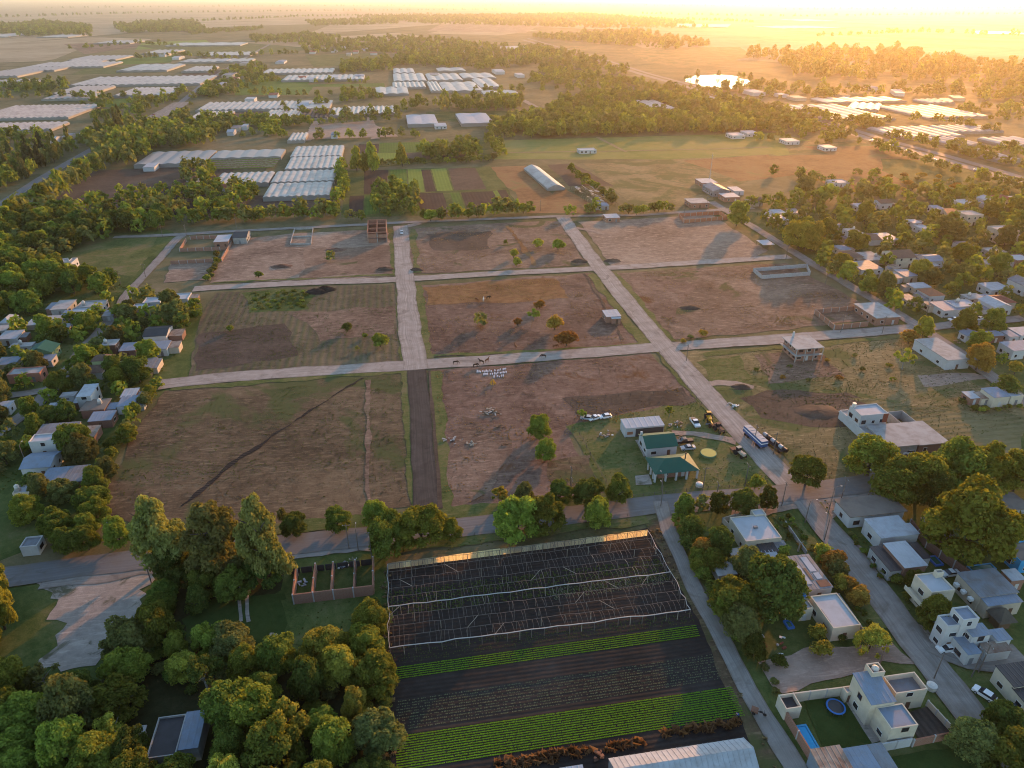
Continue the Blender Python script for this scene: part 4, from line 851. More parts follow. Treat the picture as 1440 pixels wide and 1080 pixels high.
# lower left
r, res = house([V([(223,1009),(262,1003),(247,1062),(205,1066)],4.0,'flat','wall_grey','metal_dark',par=.4,win=False), V([(262,1003),(291,998),(279,1044),(248,1060)],3.9,'metal','wall_grey','metal_blue',win=False)], ZN, 'flat dark roof with blue metal half deep in the lower left wood')
house([V([(188,1022),(206,1019),(204,1030),(186,1034)],2.8,'slab','wall_tan','slab',win=False)], ZN, 'tiny tan hut left of the dark roof in the wood', 'hut', 'hut')
ZD = 'in the far settlement'
for i, (x, y) in enumerate([(455,68),(470,71),(482,66),(500,72),(512,69),(490,75),(440,72),(525,74),(425,108),(440,110),(470,107),(505,106),(395,86),(345,88),(318,84),(330,110),(310,118),(322,104),(352,138),(428,146),(385,132),(75,194),(95,190),(118,188),(142,192),(150,186),(332,178),(344,176),(325,184),(470,188),(610,104),(700,99),(730,104),(648,72),(560,74),(1180,132),(1225,122),(1262,128),(1330,140),(1345,136),(1060,128),(1098,132),(1120,136),(1000,138),(250,80),(232,76),(212,232),(318,262),(270,250)]):
    w_ = random.uniform(11, 20)*ppm(G(x, y)); g_ = random.uniform(2.2, 4)*(y/110)
    if y > 170: w_ *= .5; g_ *= .7
    rf, wl, rm_ = random.choice((('gable','wall_white','metal_light'),('gable','wall_white','tile_red'),('metal','wall_white','metal_light'),('metal','wall_tan','metal_grey'),('hip','wall_white','metal_blue')))
    house([V([(x-w_/2,y-g_/2),(x+w_/2,y-g_/2-.2),(x+w_/2+1,y+g_/2-.2),(x-w_/2+1,y+g_/2)], random.uniform(3.5,5), rf, wl, rm_, win=False)], ZD)
label_houses()
# ------------------------------------------------------------------ yard walls
M['pillar'] = surf_mat('pillar', (.40,.38,.36), .9, .25, .8)
M['block'] = surf_mat('block', (.40,.39,.38), .9, .3, .8)
M['orange_brick'] = brick_mat('orange_brick', (.50,.14,.05), (.44,.115,.04), (.40,.34,.28))
def wall_run(name, segs, h, mat, label, cat='wall', th=.2, bay=4.0, pillars=True, top=True):
    "a wall of straight runs given by the photo pixels of its top edge; each bay is a panel, each pillar a part"
    root = empty(name, G(*segs[0][0], h)*1.0); root.location.z = 0
    for a, b in segs:
        A = G(*a, h); B = G(*b, h); A.z = B.z = 0; L = (B-A).length; k = max(1, int(round(L/bay))); d = (B-A)/k
        for i in range(k):
            p = A + d*i - root.location; q = A + d*(i+1) - root.location
            mb = MB(); n = Vector((-d.y, d.x, 0)).normalized()*th/2; u = d.normalized()*.12
            hh = h + random.uniform(-.04, .04)
            pts = [p+u-n, q-u-n, q-u+n, p+u+n]; mb.loop([(v.x, v.y) for v in pts], 0, hh); mb.build('panel', M[mat], root)
            if pillars:
                mb = MB(); e = d.normalized()*.14; n2 = n*1.35; pts = [p-e-n2, p+e-n2, p+e+n2, p-e+n2]; mb.loop([(v.x, v.y) for v in pts], 0, h+.06); mb.build('pillar', M['pillar'], root)
    tag(root, label, cat); return root
wall_run('brick_yard', [((411,836),(524,823)), ((416,796),(411,836)), ((443,792),(438,833)), ((468,790),(465,830)), ((499,787),(497,826)), ((524,783),(524,823))], 3.0, 'brick', 'roofless brick shell of four narrow bays below the paved road', 'building', .3, 4.6)
wall_run('board_fence', [((405,800),(523,786))], 1.8, 'metal_dark', 'dark sheet fence along the top of the brick shell', 'fence', .06, 3.0, False)
wall_run('brick_wall', [((1147,435),(1203,430)), ((1147,435),(1174,457)), ((1174,457),(1222,452))], 2.2, 'brick', 'brick yard wall with pale pillars joined to the unfinished house')
wall_run('block_wall', [((1060,377),(1135,371)), ((1060,377),(1072,387)), ((1072,387),(1140,382)), ((1135,371),(1140,382))], 2.0, 'block', 'pale concrete block enclosure standing empty in the field')
wall_run('brick_wall', [((955,300),(1012,297)), ((955,300),(962,309)), ((962,309),(1024,304)), ((1012,297),(1024,304))], 2.2, 'orange_brick', 'orange brick enclosure on the upper road')
wall_run('brick_wall', [((267,332),(304,331)), ((261,335),(252,349)), ((252,349),(320,347)), ((327,336),(311,363)), ((311,363),(239,367))], 2.0, 'brick', 'brick yard walls around the white-roofed house, upper left')
wall_run('foundation_wall', [((414,321),(440,320)), ((414,321),(408,342)), ((440,320),(437,342)), ((408,342),(437,342)), ((412,332),(438,331))], .9, 'slab', 'low concrete foundation of an unbuilt house on dry grass', 'foundation', .35, 4)
wall_run('garden_wall', [((1116,975),(1187,966))], 2.6, 'wall_cream', 'cream garden wall behind the trampoline lawn', 'wall', .25, 4)
wall_run('garden_wall', [((1106,999),(1142,1058))], 2.4, 'brick', 'brick garden wall between the pool and the gravel lane', 'wall', .25, 3.5)
wall_run('garden_wall', [((1286,1040),(1345,1028))], 2.0, 'brick', 'brick front wall with pale pillars beside the modern house', 'wall', .25, 3.5)
wall_run('garden_wall', [((1240,1046),(1284,1038))], 2.2, 'wall_white', 'white garden wall south of the modern house', 'wall', .25, 4)
wall_run('garden_wall', [((1306,985),(1345,1027))], 1.6, 'wall_tan', 'low tan street wall with posts at the modern house', 'wall', .25, 2.5)
wall_run('brick_wall', [((1282,730),(1305,760)), ((1305,760),(1365,803))], 2.4, 'brick_dark', 'long dark brick party wall under the huge tree', 'wall', .25, 3.6)
wall_run('brick_wall', [((118,700),(127,684))], 2.4, 'brick', 'short sunlit brick wall beside the left field', 'wall', .25, 3.6)
wall_run('garden_wall', [((1017,728),(1030,742)), ((1017,728),(1050,719))], 1.6, 'wall_cream', 'low cream garden wall behind the corner house', 'wall', .2, 4)
wall_run('garden_wall', [((1105,733),(1135,775)), ((1180,835),(1215,885))], 1.2, 'wall_grey', 'low grey front wall along the right-hand street', 'wall', .2, 3)
# pools
def pool(px, mat, rim, label, z=.5, name='swimming_pool'):
    c, W, D, a = rect_fit(px, z); root = empty(name, c); fr = Frame(c, a, root)
    mb = MB(); t = .35
    for q in ((-W/2,W/2,-D/2,-D/2+t),(-W/2,W/2,D/2-t,D/2),(-W/2,-W/2+t,-D/2+t,D/2-t),(W/2-t,W/2,-D/2+t,D/2-t)): mb.box(*q, 0, z)
    fr.put(mb).build('rim', M[rim], root)
    mb = MB(); mb.box(-W/2+t,W/2-t,-D/2+t,D/2-t,0,z-.12); fr.put(mb).build('water', M[mat], root)
    BUILT.append((c, W, D, a)); tag(root, label, 'pool')
M['pool_rim'] = surf_mat('pool_rim', (.03,.27,.48), .5, .1, 1)
pool([(1117,1020),(1133,1018),(1154,1052),(1138,1055)], 'pool', 'pool_rim', 'bright blue swimming pool along the brick garden wall')
pool([(1361,795),(1396,791),(1399,800),(1366,804)], 'pool_green', 'pool_rim', 'green water pool with blue rim behind the party wall')
pool([(1308,783),(1316,779),(1324,792),(1315,797)], 'pool_green', 'tank_blue', 'small blue tub pool beside dark roofs')
pool([(1103,872),(1112,871),(1117,882),(1107,884)], 'pool_green', 'tank_blue', 'small blue frame pool on the shady lawn')
pool([(173,500),(198,499),(193,507),(170,509)], 'pool_green', 'trim', 'white-rimmed green pool in the left village')
# ------------------------------------------------------------------ unfinished frame house on the upper road
def frame_house():
    c, W, D, a = rect_fit([(516,309),(543,308),(544,326),(517,327)], 6.0); root = empty('frame_house', c); fr = Frame(c, a, root); BUILT.append((c, W, D, a))
    for i in range(3):
        for j in range(4):
            mb = MB(); x = -W/2+.2+(W-.4)*i/2; y = -D/2+.2+(D-.4)*j/3; mb.box(x-.18,x+.18,y-.18,y+.18,0,6); fr.put(mb).build('column', M['slab'], root)
    for z in (3.0, 6.0):
        for j in range(4): mb = MB(); y = -D/2+.2+(D-.4)*j/3; mb.box(-W/2,W/2,y-.2,y+.2,z-.35,z); fr.put(mb).build('beam', M['brick'], root)
        for i in range(3): mb = MB(); x = -W/2+.2+(W-.4)*i/2; mb.box(x-.19,x+.19,-D/2+.01,D/2-.01,z-.36,z-.01); fr.put(mb).build('beam', M['brick'], root)
    for (x0,x1,y0,y1,z0,z1) in ((-W/2+.05,W/2-.05,D/2-.3,D/2-.1,0,5.6),(-W/2+.05,-W/2+.25,-D/2,D/2,0,5.6),(W/2-.25,W/2-.05,-D/2,D/2,0,5.6),(-W/2+.4,-.4,-D/2+.1,-D/2+.3,0,2.2),(.8,W/2-.4,-D/2+.1,-D/2+.3,3,4.6),(-.1,.1,-D/2+.3,D/2-.3,0,4.6),(-W/2+.4,W/2-.4,-.1,.1,0,4.2),(-W/2+.4,-.4,-D/2+.1,-D/2+.3,3,5.0)):
        mb = MB(); mb.box(x0,x1,y0,y1,z0,z1); fr.put(mb).build('wall', M['brick'], root)
    tag(root, 'unfinished brick house of open concrete frames on the upper road', 'building')
frame_house()
def shelter(q, h, label):
    c, W, D, a = rect_fit(q, h); root = empty('shelter', c); fr = Frame(c, a, root); BUILT.append((c, W, D, a))
    mb = MB(); ribbed(mb, -W/2,W/2,-D/2,D/2,h-.1,h+.1,.9); fr.put(mb).build('roof', M['membrane'], root)
    for i in (-1,0,1):
        for j in (-1,1): mb = MB(); mb.box(i*(W/2-.3)-.08,i*(W/2-.3)+.08,j*(D/2-.3)-.08,j*(D/2-.3)+.08,0,h-.15); fr.put(mb).build('post', M['wood'], root)
    tag(root, label, 'shelter')
shelter([(1064,338),(1080,337),(1088,343),(1074,345)], 2.8, 'open shelter with white sheet roof in the upper right field')
# ------------------------------------------------------------------ greenhouses
GH = []
def greenhouse(q, n, look='plastic_white', h=3.6, zone='', arch=1.0, label=None, along='y', snap=True):
    c, W, D, a = rect_fit(q, h, snap)
    if along == 'x': a += math.pi/2; W, D = D, W
    root = empty('greenhouse', c, 0); BUILT.append((c, W, D, a)); fr = Frame(c, a, root)
    sw = W/n; ev = h-arch; k = 6; mb = MB(); arch_ = min(arch*1.5, sw*.28); ev = h-arch_
    prof = [(-sw/2 + sw*i/k, ev + arch_*(1-abs(2*i/k-1)**1.35)) for i in range(k+1)]
    for i in range(k):
        (xa, za), (xb, zb) = prof[i], prof[i+1]
        mb.quad((xa,-D/2,za),(xb,-D/2,zb),(xb,D/2,zb),(xa,D/2,za))
    for yy in (-D/2, D/2): mb.poly([(x, yy, z) for x, z in prof])
    me = mb.mesh('roof_span')
    for i in range(n):
        o = link('roof_span', me, M[look], root); o.rotation_euler = (0,0,a); x = -W/2+sw*(i+.5); o.location = Vector((x*math.cos(a), x*math.sin(a), 0))
    mb = MB(); mb.box(-W/2,W/2,-D/2+.02,D/2-.02,0,ev-.02); fr.put(mb).build('wall', M['plastic_dull'], root)
    root['category'] = 'greenhouse'; root['group'] = 'greenhouses across the plain'
    if label: root['label'] = label
    else: GH.append((root, zone, n, look))
    return root
L_, C_, R_ = 'on the left-hand plain', 'in the middle distance', 'in the right-hand glare'
for q, n, zone in [([(15,148),(142,145),(98,163),(-40,166)],16,L_), ([(-50,173),(95,170),(70,181),(-60,182)],14,L_), ([(78,131),(140,130),(132,137),(62,138)],8,L_), ([(97,120),(148,120),(142,130),(87,130)],8,L_), ([(182,123),(264,121),(238,132),(165,133)],10,L_),
    ([(128,107),(300,106),(283,117),(110,118)],16,L_), ([(190,90),(256,89),(238,98),(170,98)],4,L_), ([(0,98),(50,97),(40,106),(-30,106)],8,L_), ([(32,93),(95,92),(82,98),(15,98)],8,L_), ([(62,87),(165,86),(150,93),(42,93)],12,L_), ([(118,78),(181,77),(168,83),(102,83)],8,L_),
    ([(100,83),(150,82),(140,87),(90,87)],6,L_), ([(290,73),(358,72),(356,77),(285,77)],8,L_), ([(240,60),(342,59),(344,63),(243,63)],4,L_), ([(145,57),(196,56),(192,60),(140,60)],5,L_), ([(65,49),(114,48),(110,51),(60,52)],3,L_), ([(-6,47),(36,46),(32,51),(-12,51)],4,L_), ([(-30,112),(55,111),(45,118),(-40,119)],8,L_),
    ([(262,82),(357,82),(350,86),(255,86)],8,L_), ([(215,70),(255,69),(248,74),(205,74)],5,L_), ([(270,93),(305,92),(295,99),(258,99)],5,L_),
    ([(290,143),(420,141),(416,152),(278,153)],16,C_), ([(280,156),(328,155),(318,166),(262,166)],6,C_), ([(376,154),(425,153),(425,164),(372,165)],9,C_), ([(465,151),(483,150),(485,160),(464,162)],3,C_), ([(484,150),(560,147),(563,156),(486,160)],11,C_), ([(372,97),(470,95),(468,101),(370,102)],12,C_), ([(400,106),(512,103),(512,110),(398,112)],14,C_),
    ([(406,187),(430,185),(432,195),(407,197)],4,C_), ([(553,96),(580,95),(584,101),(553,102)],3,C_), ([(553,103),(596,102),(598,112),(553,113)],4,C_), ([(600,103),(645,102),(648,111),(600,112)],4,C_), ([(553,115),(597,114),(598,121),(551,122)],7,C_), ([(527,122),(574,121),(573,130),(527,131)],3,C_), ([(600,114),(617,114),(620,126),(606,127)],3,C_), ([(618,115),(667,114),(680,126),(623,127)],3,C_), ([(646,102),(690,102),(697,108),(650,109)],3,C_), ([(665,110),(696,109),(698,121),(675,122)],2,C_), ([(615,95),(650,94),(655,98),(615,99)],2,C_), ([(677,127),(725,126),(730,130),(680,131)],2,C_),
    ([(888,141),(930,139),(945,152),(902,153)],4,C_), ([(695,65),(745,64),(748,68),(696,68)],4,C_),
    ([(1148,138),(1250,134),(1268,140),(1160,143)],6,R_), ([(1115,148),(1185,144),(1240,164),(1145,169)],6,R_), ([(1190,142),(1240,145),(1236,154),(1200,150)],4,R_), ([(1256,148),(1330,146),(1372,161),(1290,166)],6,R_), ([(1220,178),(1310,176),(1350,189),(1270,192)],6,R_), ([(1312,175),(1390,174),(1400,183),(1332,184)],6,R_), ([(1312,192),(1350,190),(1376,202),(1332,203)],4,R_), ([(1362,208),(1390,207),(1428,223),(1392,224)],3,R_), ([(1392,192),(1450,190),(1460,202),(1402,203)],4,R_), ([(1294,138),(1330,138),(1332,143),(1298,144)],4,R_),
    ([(1070,36),(1170,36),(1172,40),(1075,39)],6,R_), ([(1370,43),(1440,44),(1440,48),(1375,47)],4,R_), ([(1110,27),(1162,27),(1164,29),(1110,29)],3,R_), ([(950,33),(1025,34),(1025,38),(950,37)],4,R_)]:
    greenhouse(q, n, 'plastic_white' if n not in (5,8) else 'plastic_dull', 4.2 if q[0][1] < 130 else 3.6, zone)
greenhouse([(420,142),(466,140),(465,152),(414,152)], 2, 'plastic_white', 3.6, C_, .3, 'flat bright white greenhouse behind ridged ones, centre left')
greenhouse([(425,152),(464,151),(462,163),(425,165)], 6, 'net_and_shade', 3.6, C_, 1, 'dark netted greenhouse bay between white ridged ones')
greenhouse([(415,205),(483,204),(481,218),(409,219)], 9, 'plastic_white', 3.6, C_, .5, 'white greenhouse farther of the stacked pair left of crop strips')
greenhouse([(409,220),(482,219),(478,235),(401,236)], 9, 'plastic_white', 3.6, C_, .5, 'white greenhouse nearer of the stacked pair left of crop strips')
greenhouse([(389,240),(475,238),(468,253),(381,255)], 9, 'plastic_white', 3.6, C_, .5, 'pale greenhouse above the wide lower one, left of crops')
greenhouse([(379,257),(468,255),(462,273),(371,276)], 9, 'plastic_white', 3.6, C_, .5, 'wide pale greenhouse nearest to the tree belt')
greenhouse([(306,211),(403,209),(392,220),(297,221)], 5, 'plastic_dull', 3.6, C_, .5, 'dull greenhouse roof above bare bean frames')
greenhouse([(200,213),(300,211),(290,228),(204,230)], 5, 'plastic_dull', 3.6, C_, .5, 'dull greenhouse behind tall yellow-green trees, left')
greenhouse([(310,243),(386,240),(378,255),(298,258)], 8, 'plastic_white', 3.6, C_, .6, 'white greenhouse half hidden by dark round trees')
greenhouse([(572,161),(613,160),(614,173),(572,174)], 2, 'membrane', 4.0, C_, .4, 'long white shed left of the cypress group', )
greenhouse([(643,159),(688,158),(690,172),(646,173)], 2, 'membrane', 4.0, C_, .4, 'long white shed right of the cypress group')
greenhouse([(740,232),(761,230),(791,258),(768,261)], 1, 'plastic_white', 4.4, C_, 1.8, 'single long arched greenhouse beside the dark plot', snap=False)
def by_zone():
    from collections import defaultdict
    d = defaultdict(list)
    for r, z, n, l in GH: d[z].append(r)
    for z, L in d.items(): rank_labels(L, 'ridged white plastic greenhouse ' + z + ', {}')
by_zone()
# torn greenhouse: bare hoops with scraps of white film
def torn():
    c, W, D, a = rect_fit([(808,261),(834,258),(866,283),(832,287)], 3.2, False); root = empty('torn_greenhouse', c); fr = Frame(c, a, root); BUILT.append((c, W, D, a))
    for i in range(14):
        y = -D/2+D*i/13; mb = MB()
        for s in range(3): x = -W/2+W*s/3; w_ = W/3; mb.tube([(x,y,0),(x,y,2.2),(x+w_*.25,y,3.0),(x+w_*.5,y,3.3),(x+w_*.75,y,3.0),(x+w_,y,2.2),(x+w_,y,0)], .09, 4)
        fr.put(mb).build('hoop', M['wood'], root)
    for i in range(46):
        s = random.randrange(3); x = -W/2+W*s/3+random.uniform(.2,.6)*W/3; y = random.uniform(-D/2,D/2-2); w_ = random.uniform(1,3.2); d_ = random.uniform(1.2,6); z = random.uniform(2.2,3.3); mb = MB()
        mb.quad((x,y,z),(x+w_,y,z-random.uniform(0,1.2)),(x+w_,y+d_,z-random.uniform(0,1)),(x,y+d_,z+random.uniform(-.3,.1))); fr.put(mb).build('film', M['plastic_white'], root)
    tag(root, 'ruined greenhouse with torn white film above the upper road', 'greenhouse')
torn()
def bean_frames():
    c, W, D, a = rect_fit([(299,222),(393,221),(386,235),(290,237)], 2.0); root = empty('bean_frame', c); fr = Frame(c, a, root)
    for i in range(16):
        mb = MB(); y = -D/2+D*i/15; mb.box(-W/2,W/2,y-.25,y+.25,1.6,2.1); fr.put(mb).build('row', M['metal_rust' if i % 3 else 'crop_lime'], root)
        mb = MB()
        for k in range(12): x = -W/2+W*(k+.5)/12; mb.box(x-.08,x+.08,y-.08,y+.08,0,1.6)
        fr.put(mb).build('posts', M['wood'], root)
    tag(root, 'rows of bare bean frames below a dull greenhouse', 'plant frame')
bean_frames()
# shed greenhouse at the lower edge
r = empty('long_shed', (0,0,0))
c, W, D, a = rect_fit([(849,1071),(1043,1034),(1068,1082),(880,1122)], 3.0); r.location = c; fr = Frame(c, a, r); BUILT.append((c, W, D, a))
k = 26
for i in range(k):
    x0 = -W/2+W*i/k; x1 = x0+W/k-.04
    for sgn in (-1, 1):
        mb = MB(); slope_quad(mb, (x0,sgn*D/2,3.0),(x1,sgn*D/2,3.0),(x1,0,5.0),(x0,0,5.0), .06); mb.bar((x1,sgn*D/2,3.03),(x1,0,5.03),.1); fr.put(mb).build('roof_panel', M['metal_light'], r)
mb = MB(); mb.box(-W/2+.1,W/2-.1,-D/2+.1,D/2-.1,0,2.9); fr.put(mb).build('wall', M['metal_grey'], r)
for xx in (-W/2+.1, W/2-.1): mb = MB(); mb.poly([(xx,-D/2+.1,2.9),(xx,D/2-.1,2.9),(xx,0,4.9)]); fr.put(mb).build('gable', M['metal_grey'], r)
tag(r, 'long ribbed metal shed with gabled roof along the lower edge', 'shed')
r = empty('small_shed', G(800,1090)); BUILT.append((Vector(r.location), 8, 8, GA))
volume(r, [(785,1083),(817,1075),(828,1105),(796,1112)], 2.6, 'metal', 'metal_grey', 'metal_light', win=False); tag(r, 'corner of a small pale shed left of the long metal shed', 'shed')
# ------------------------------------------------------------------ bare greenhouse frame over dark beds
M['timber'] = surf_mat('timber', (.15,.125,.105), .9, .35, 1.2, (.11,.09,.075))
M['timber_pale'] = surf_mat('timber_pale', (.36,.31,.24), .9, .35, 1.2, (.2,.16,.12))
M['film'] = leaf_mat('film', (.42,.37,.28), (.50,.44,.34), (.56,.50,.40), .55)
M['gutter'] = surf_mat('gutter', (.40,.385,.37), .6, .3, .5, (.28,.25,.21))
def frame_greenhouse():
    root = empty('bare_greenhouse', G(740,830)); o = root.location; HT = 2.6
    TL, TR, ML, MR, BL, BR = [G(x, y, HT) for x, y in ((545,793),(911,746),(546,853),(943,804),(548,911),(971,857))]
    def edge(A, B, n, f): return [A.lerp(B, i/n) for i in range(n+1)][f]
    def wob(p, s=.15): return p + Vector((random.uniform(-s,s), random.uniform(-s,s), random.uniform(-.18,.1)))
    def rail(A, B, k, r, mat, name):
        pts = [A.lerp(B, i/k) for i in range(k+1)]; pts = [pts[0]]+[wob(p) for p in pts[1:-1]]+[pts[-1]]
        mb = MB(); mb.tube([p-o for p in pts], r, 5); mb.build(name, M[mat], root); return pts
    lines = []
    for A0, B0, A1, B1, n in ((TL,TR,ML,MR,5), (ML,MR,BL,BR,4)):
        for i in range(n): lines.append((A0.lerp(A1, i/n), B0.lerp(B1, i/n), i == 0))
    lines.append((BL, BR, True))
    rows = []
    for i, (A, B, main) in enumerate(lines):
        if i == 0: rows.append(rail(A, B, 24, .05, 'timber', 'rail'))
        else: rows.append(rail(A, B, 24, .11 if main else .05, 'gutter' if main else 'timber', 'gutter' if main else 'rail'))
    nR = 0; extra = MB()
    for i in range(len(rows)-1):
        k = 62
        for j in range(1, k):
            if random.random() < (.30 if i % 2 else .18): continue
            f = j/k + random.uniform(-.004,.004)
            def at(rw, f): x = f*24; a = min(23, int(x)); return rw[a].lerp(rw[a+1], x-a)
            a = at(rows[i], f); b = at(rows[i+1], f+random.uniform(-.003,.003)); mid_ = (a+b)/2 + Vector((0,0,.3))
            pale = random.random() < .10
            if nR < 290:
                mb = MB(); mb.bar(a-o, mid_-o, .06).bar(mid_-o, b-o, .06); mb.build('rafter', M['timber_pale' if pale else 'timber'], root); nR += 1
            else: extra.bar(a-o, mid_-o, .06).bar(mid_-o, b-o, .06)
    x = extra.build('rafters', M['timber'], root); x['kind'] = 'stuff'
    nP = 0
    for i, rw in enumerate(rows):
        for j in range(0, 25, 1 if i in (0, 5, 9) else 2):
            p = rw[j]; mb = MB(); mb.bar((p.x-o.x, p.y-o.y, 0), (p.x-o.x, p.y-o.y, p.z), .11); mb.build('post', M['timber_pale' if random.random() < .2 else 'timber'], root)
    for _ in range(12):
        i = random.randrange(len(rows)-1); j = random.randrange(1, 23); a = rows[i][j]; b = rows[i+1][min(24, max(0, j+random.choice((-1,1))))]
        mb = MB(); mb.bar(a-o, b-o, .08); mb.build('brace', M['timber_pale'], root)
    # film hung along the back, and at both ends
    k = 36
    for j in range(k):
        a = TL.lerp(TR, j/k); b = TL.lerp(TR, (j+.97)/k); mb = MB(); up = random.uniform(-.1, .1)
        mb.quad((a.x-o.x, a.y-o.y, .9), (b.x-o.x, b.y-o.y, .9), (b.x-o.x+.1, b.y-o.y+.3, HT+up), (a.x-o.x+.1, a.y-o.y+.3, HT+up)); mb.build('film', M['film'], root)
    for A, B in ((TL, ML), (ML, BL), (TR, MR), (MR, BR)):
        pts = [A.lerp(B, i/7) for i in range(8)]; pts = [pts[0]]+[wob(p, .3) for p in pts[1:-1]]+[pts[-1]]; mb = MB(); mb.tube([p-o for p in pts], .07, 5); mb.build('end_cord', M['gutter'], root)
        for p in pts: mb = MB(); mb.bar((p.x-o.x, p.y-o.y, 0), (p.x-o.x, p.y-o.y, p.z), .10); mb.build('post', M['timber'], root)
    tag(root, 'bare timber greenhouse frame without film over dark garden beds', 'greenhouse frame')
frame_greenhouse()
# ------------------------------------------------------------------ crop rows (nobody could count the plants)
M['lettuce'] = leaf_mat('lettuce', (.08,.16,.010), (.13,.24,.018), (.20,.32,.03), .35)
M['cabbage'] = leaf_mat('cabbage', (.055,.07,.035), (.09,.11,.06), (.15,.16,.10), .2)
M['seedling'] = leaf_mat('seedling', (.03,.05,.015), (.05,.075,.025), (.07,.10,.03), .2)
def crop_rows(name, px, nrows, step, size, mat, label, keep=1.0, hgt=1.0):
    P = [G(x, y) for x, y in px]; fl, fR, nR, nl = P   # far-left, far-right, near-right, near-left
    pts = []
    for i in range(nrows):
        f = (i+.5)/nrows; a = fl.lerp(nl, f); b = fR.lerp(nR, f); L = (b-a).length; n = int(L/step)
        for j in range(n):
            if random.random() > keep: continue
            p = a.lerp(b, (j+random.uniform(.3,.7))/n); pts.append((p.x+random.uniform(-.05,.05), p.y+random.uniform(-.025,.025), size*random.uniform(.75,1.2)))
    pts = np.array(pts); N = len(pts); K = 6; Vv = []; 
    ang = rng.uniform(0, 2*np.pi, (N,1)) + np.arange(K)[None]*2*np.pi/K + rng.uniform(-.3,.3,(N,K)); R = pts[:,2:3]
    dx, dy = np.cos(ang), np.sin(ang); z0 = .11
    up = rng.uniform(.35,.9,(N,K))*hgt
    c = pts[:,None,:2]; hw = .42
    def pt(rad, side, z): return np.stack([c[...,0]+dx*R*rad-dy*R*side, c[...,1]+dy*R*rad+dx*R*side, z0+z*R], -1)
    quad = np.stack([pt(.05,0,.05*up), pt(.6,hw,.55*up), pt(1.0,0,.7*up), pt(.6,-hw,.55*up)], 2)
    Vv = quad.reshape(-1,3); Fq = np.arange(len(Vv)).reshape(-1,4)
    o = link(name, np_mesh(name, Vv, Fq), M[mat]); tag(o, label, 'crop', kind='stuff')
crop_rows('lettuce_rows', [(557,1036),(1029,966),(1047,1008),(558,1086)], 14, .15, .15, 'lettuce', 'bright green lettuce rows in the wide near plot', .97, 1.7)
crop_rows('lettuce_rows', [(554,939),(978,879),(984,896),(556,957)], 6, .15, .15, 'lettuce', 'bright green lettuce rows in the narrow plot below the frame', .95, 1.6)
crop_rows('cabbage_rows', [(557,986),(1000,920),(1022,955),(558,1030)], 11, .34, .15, 'cabbage', 'pale grey-green young cabbage rows between the lettuce plots', .7, 1.1)
crop_rows('seedling_rows', [(552,912),(972,862),(977,876),(554,936)], 8, .5, .16, 'seedling', 'small dark seedling rows just below the greenhouse frame', .5)
crop_rows('seedling_rows', [(548,832),(925,786),(945,815),(550,868)], 16, .5, .24, 'seedling', 'weedy dark green rows under the greenhouse frame', .55)
crop_rows('cabbage_rows', [(770,830),(930,808),(945,820),(780,845)], 8, .6, .2, 'cabbage', 'sparse pale plants under the right part of the frame', .6)
# ------------------------------------------------------------------ poles, lamps, wires
M['pole'] = surf_mat('pole', (.16,.13,.11), .9, .25, 1.5)
M['lamp'] = surf_mat('lamp', (.38,.38,.37), .5, .1, 2)
POLES = []
def pole(x, y, h=8.0, lamp=False, ang=0.0, arms=True):
    root = empty('power_pole' if not lamp else 'street_lamp', G(x, y))
    mb = MB(); mb.tube([(0,0,0),(0,0,h)], [.14,.09], 7); mb.build('pole', M['pole'], root)
    ca, sa = math.cos(ang), math.sin(ang)
    if lamp:
        mb = MB(); mb.tube([(0,0,h-.1),(ca*.8,sa*.8,h+.25),(ca*1.6,sa*1.6,h+.3)], .05, 5); mb.build('arm', M['pole'], root)
        mb = MB(); mb.box(-.25,.25,-.11,.11,-.06,.06); mb.v = [(ca*1.8+v[0]*ca-v[1]*sa, sa*1.9+v[0]*sa+v[1]*ca, h+.3+v[2]) for v in mb.v]; mb.build('lamp_head', M['lamp'], root)
    elif arms:
        mb = MB(); mb.bar((-ca*.9,-sa*.9,h-.6),(ca*.9,sa*.9,h-.6),.1); mb.build('crossarm', M['pole'], root)
        for s in (-.8,0,.8): mb = MB(); mb.cyl((ca*s,sa*s), .06, h-.55, h-.3, 6); mb.build('insulator', M['lamp'], root)
    POLES.append(root); root['category'] = 'lamp' if lamp else 'pole'; root['group'] = 'street lamps' if lamp else 'power poles'
    return root
P_ = [(501,820,8,0),(523,786,8,0),(504,775,7,1),(491,772,8,0),(803,706,8,0),(802,690,8,0),(988,690,8,0),(1047,685,8,0),(1099,712,8,0),(1165,720,8,1),(1182,705,8,0),(1005,712,8,0),(1132,735,7,1),(1159,760,7,1),(1221,697,7,1),(1313,955,7,1),(1376,945,8,0),(1366,952,8,0),(1235,940,7,0),(965,508,7,0),
    (1182,468,8,0),(1240,470,8,0),(172,508,7,0),(104,470,7,0),(170,400,7,0),(229,334,8,0),(263,335,8,0),(205,390,7,0),(333,322,7,0),(993,296,9,0),(962,300,9,0),(165,770,9,0),(213,820,8,0),(1343,462,7,1),(1300,452,7,0),(929,713,7,1),(1087,640,8,0),(1060,625,7,0),(38,655,7,1),(700,300,7,0),(760,297,7,0),(1160,402,8,0),(1105,365,8,0),(930,690,5,1)]
for i, (x, y, h, l) in enumerate(P_): pole(x, y, h, bool(l), GA + (math.pi/2 if i % 3 else 0))
lamps = [p for p in POLES if p['category'] == 'lamp']; pls = [p for p in POLES if p['category'] == 'pole']
rank_labels(lamps, 'slim street lamp on a bent arm, {} of the lamps'); rank_labels(pls, 'brown wooden power pole, {} of the poles')
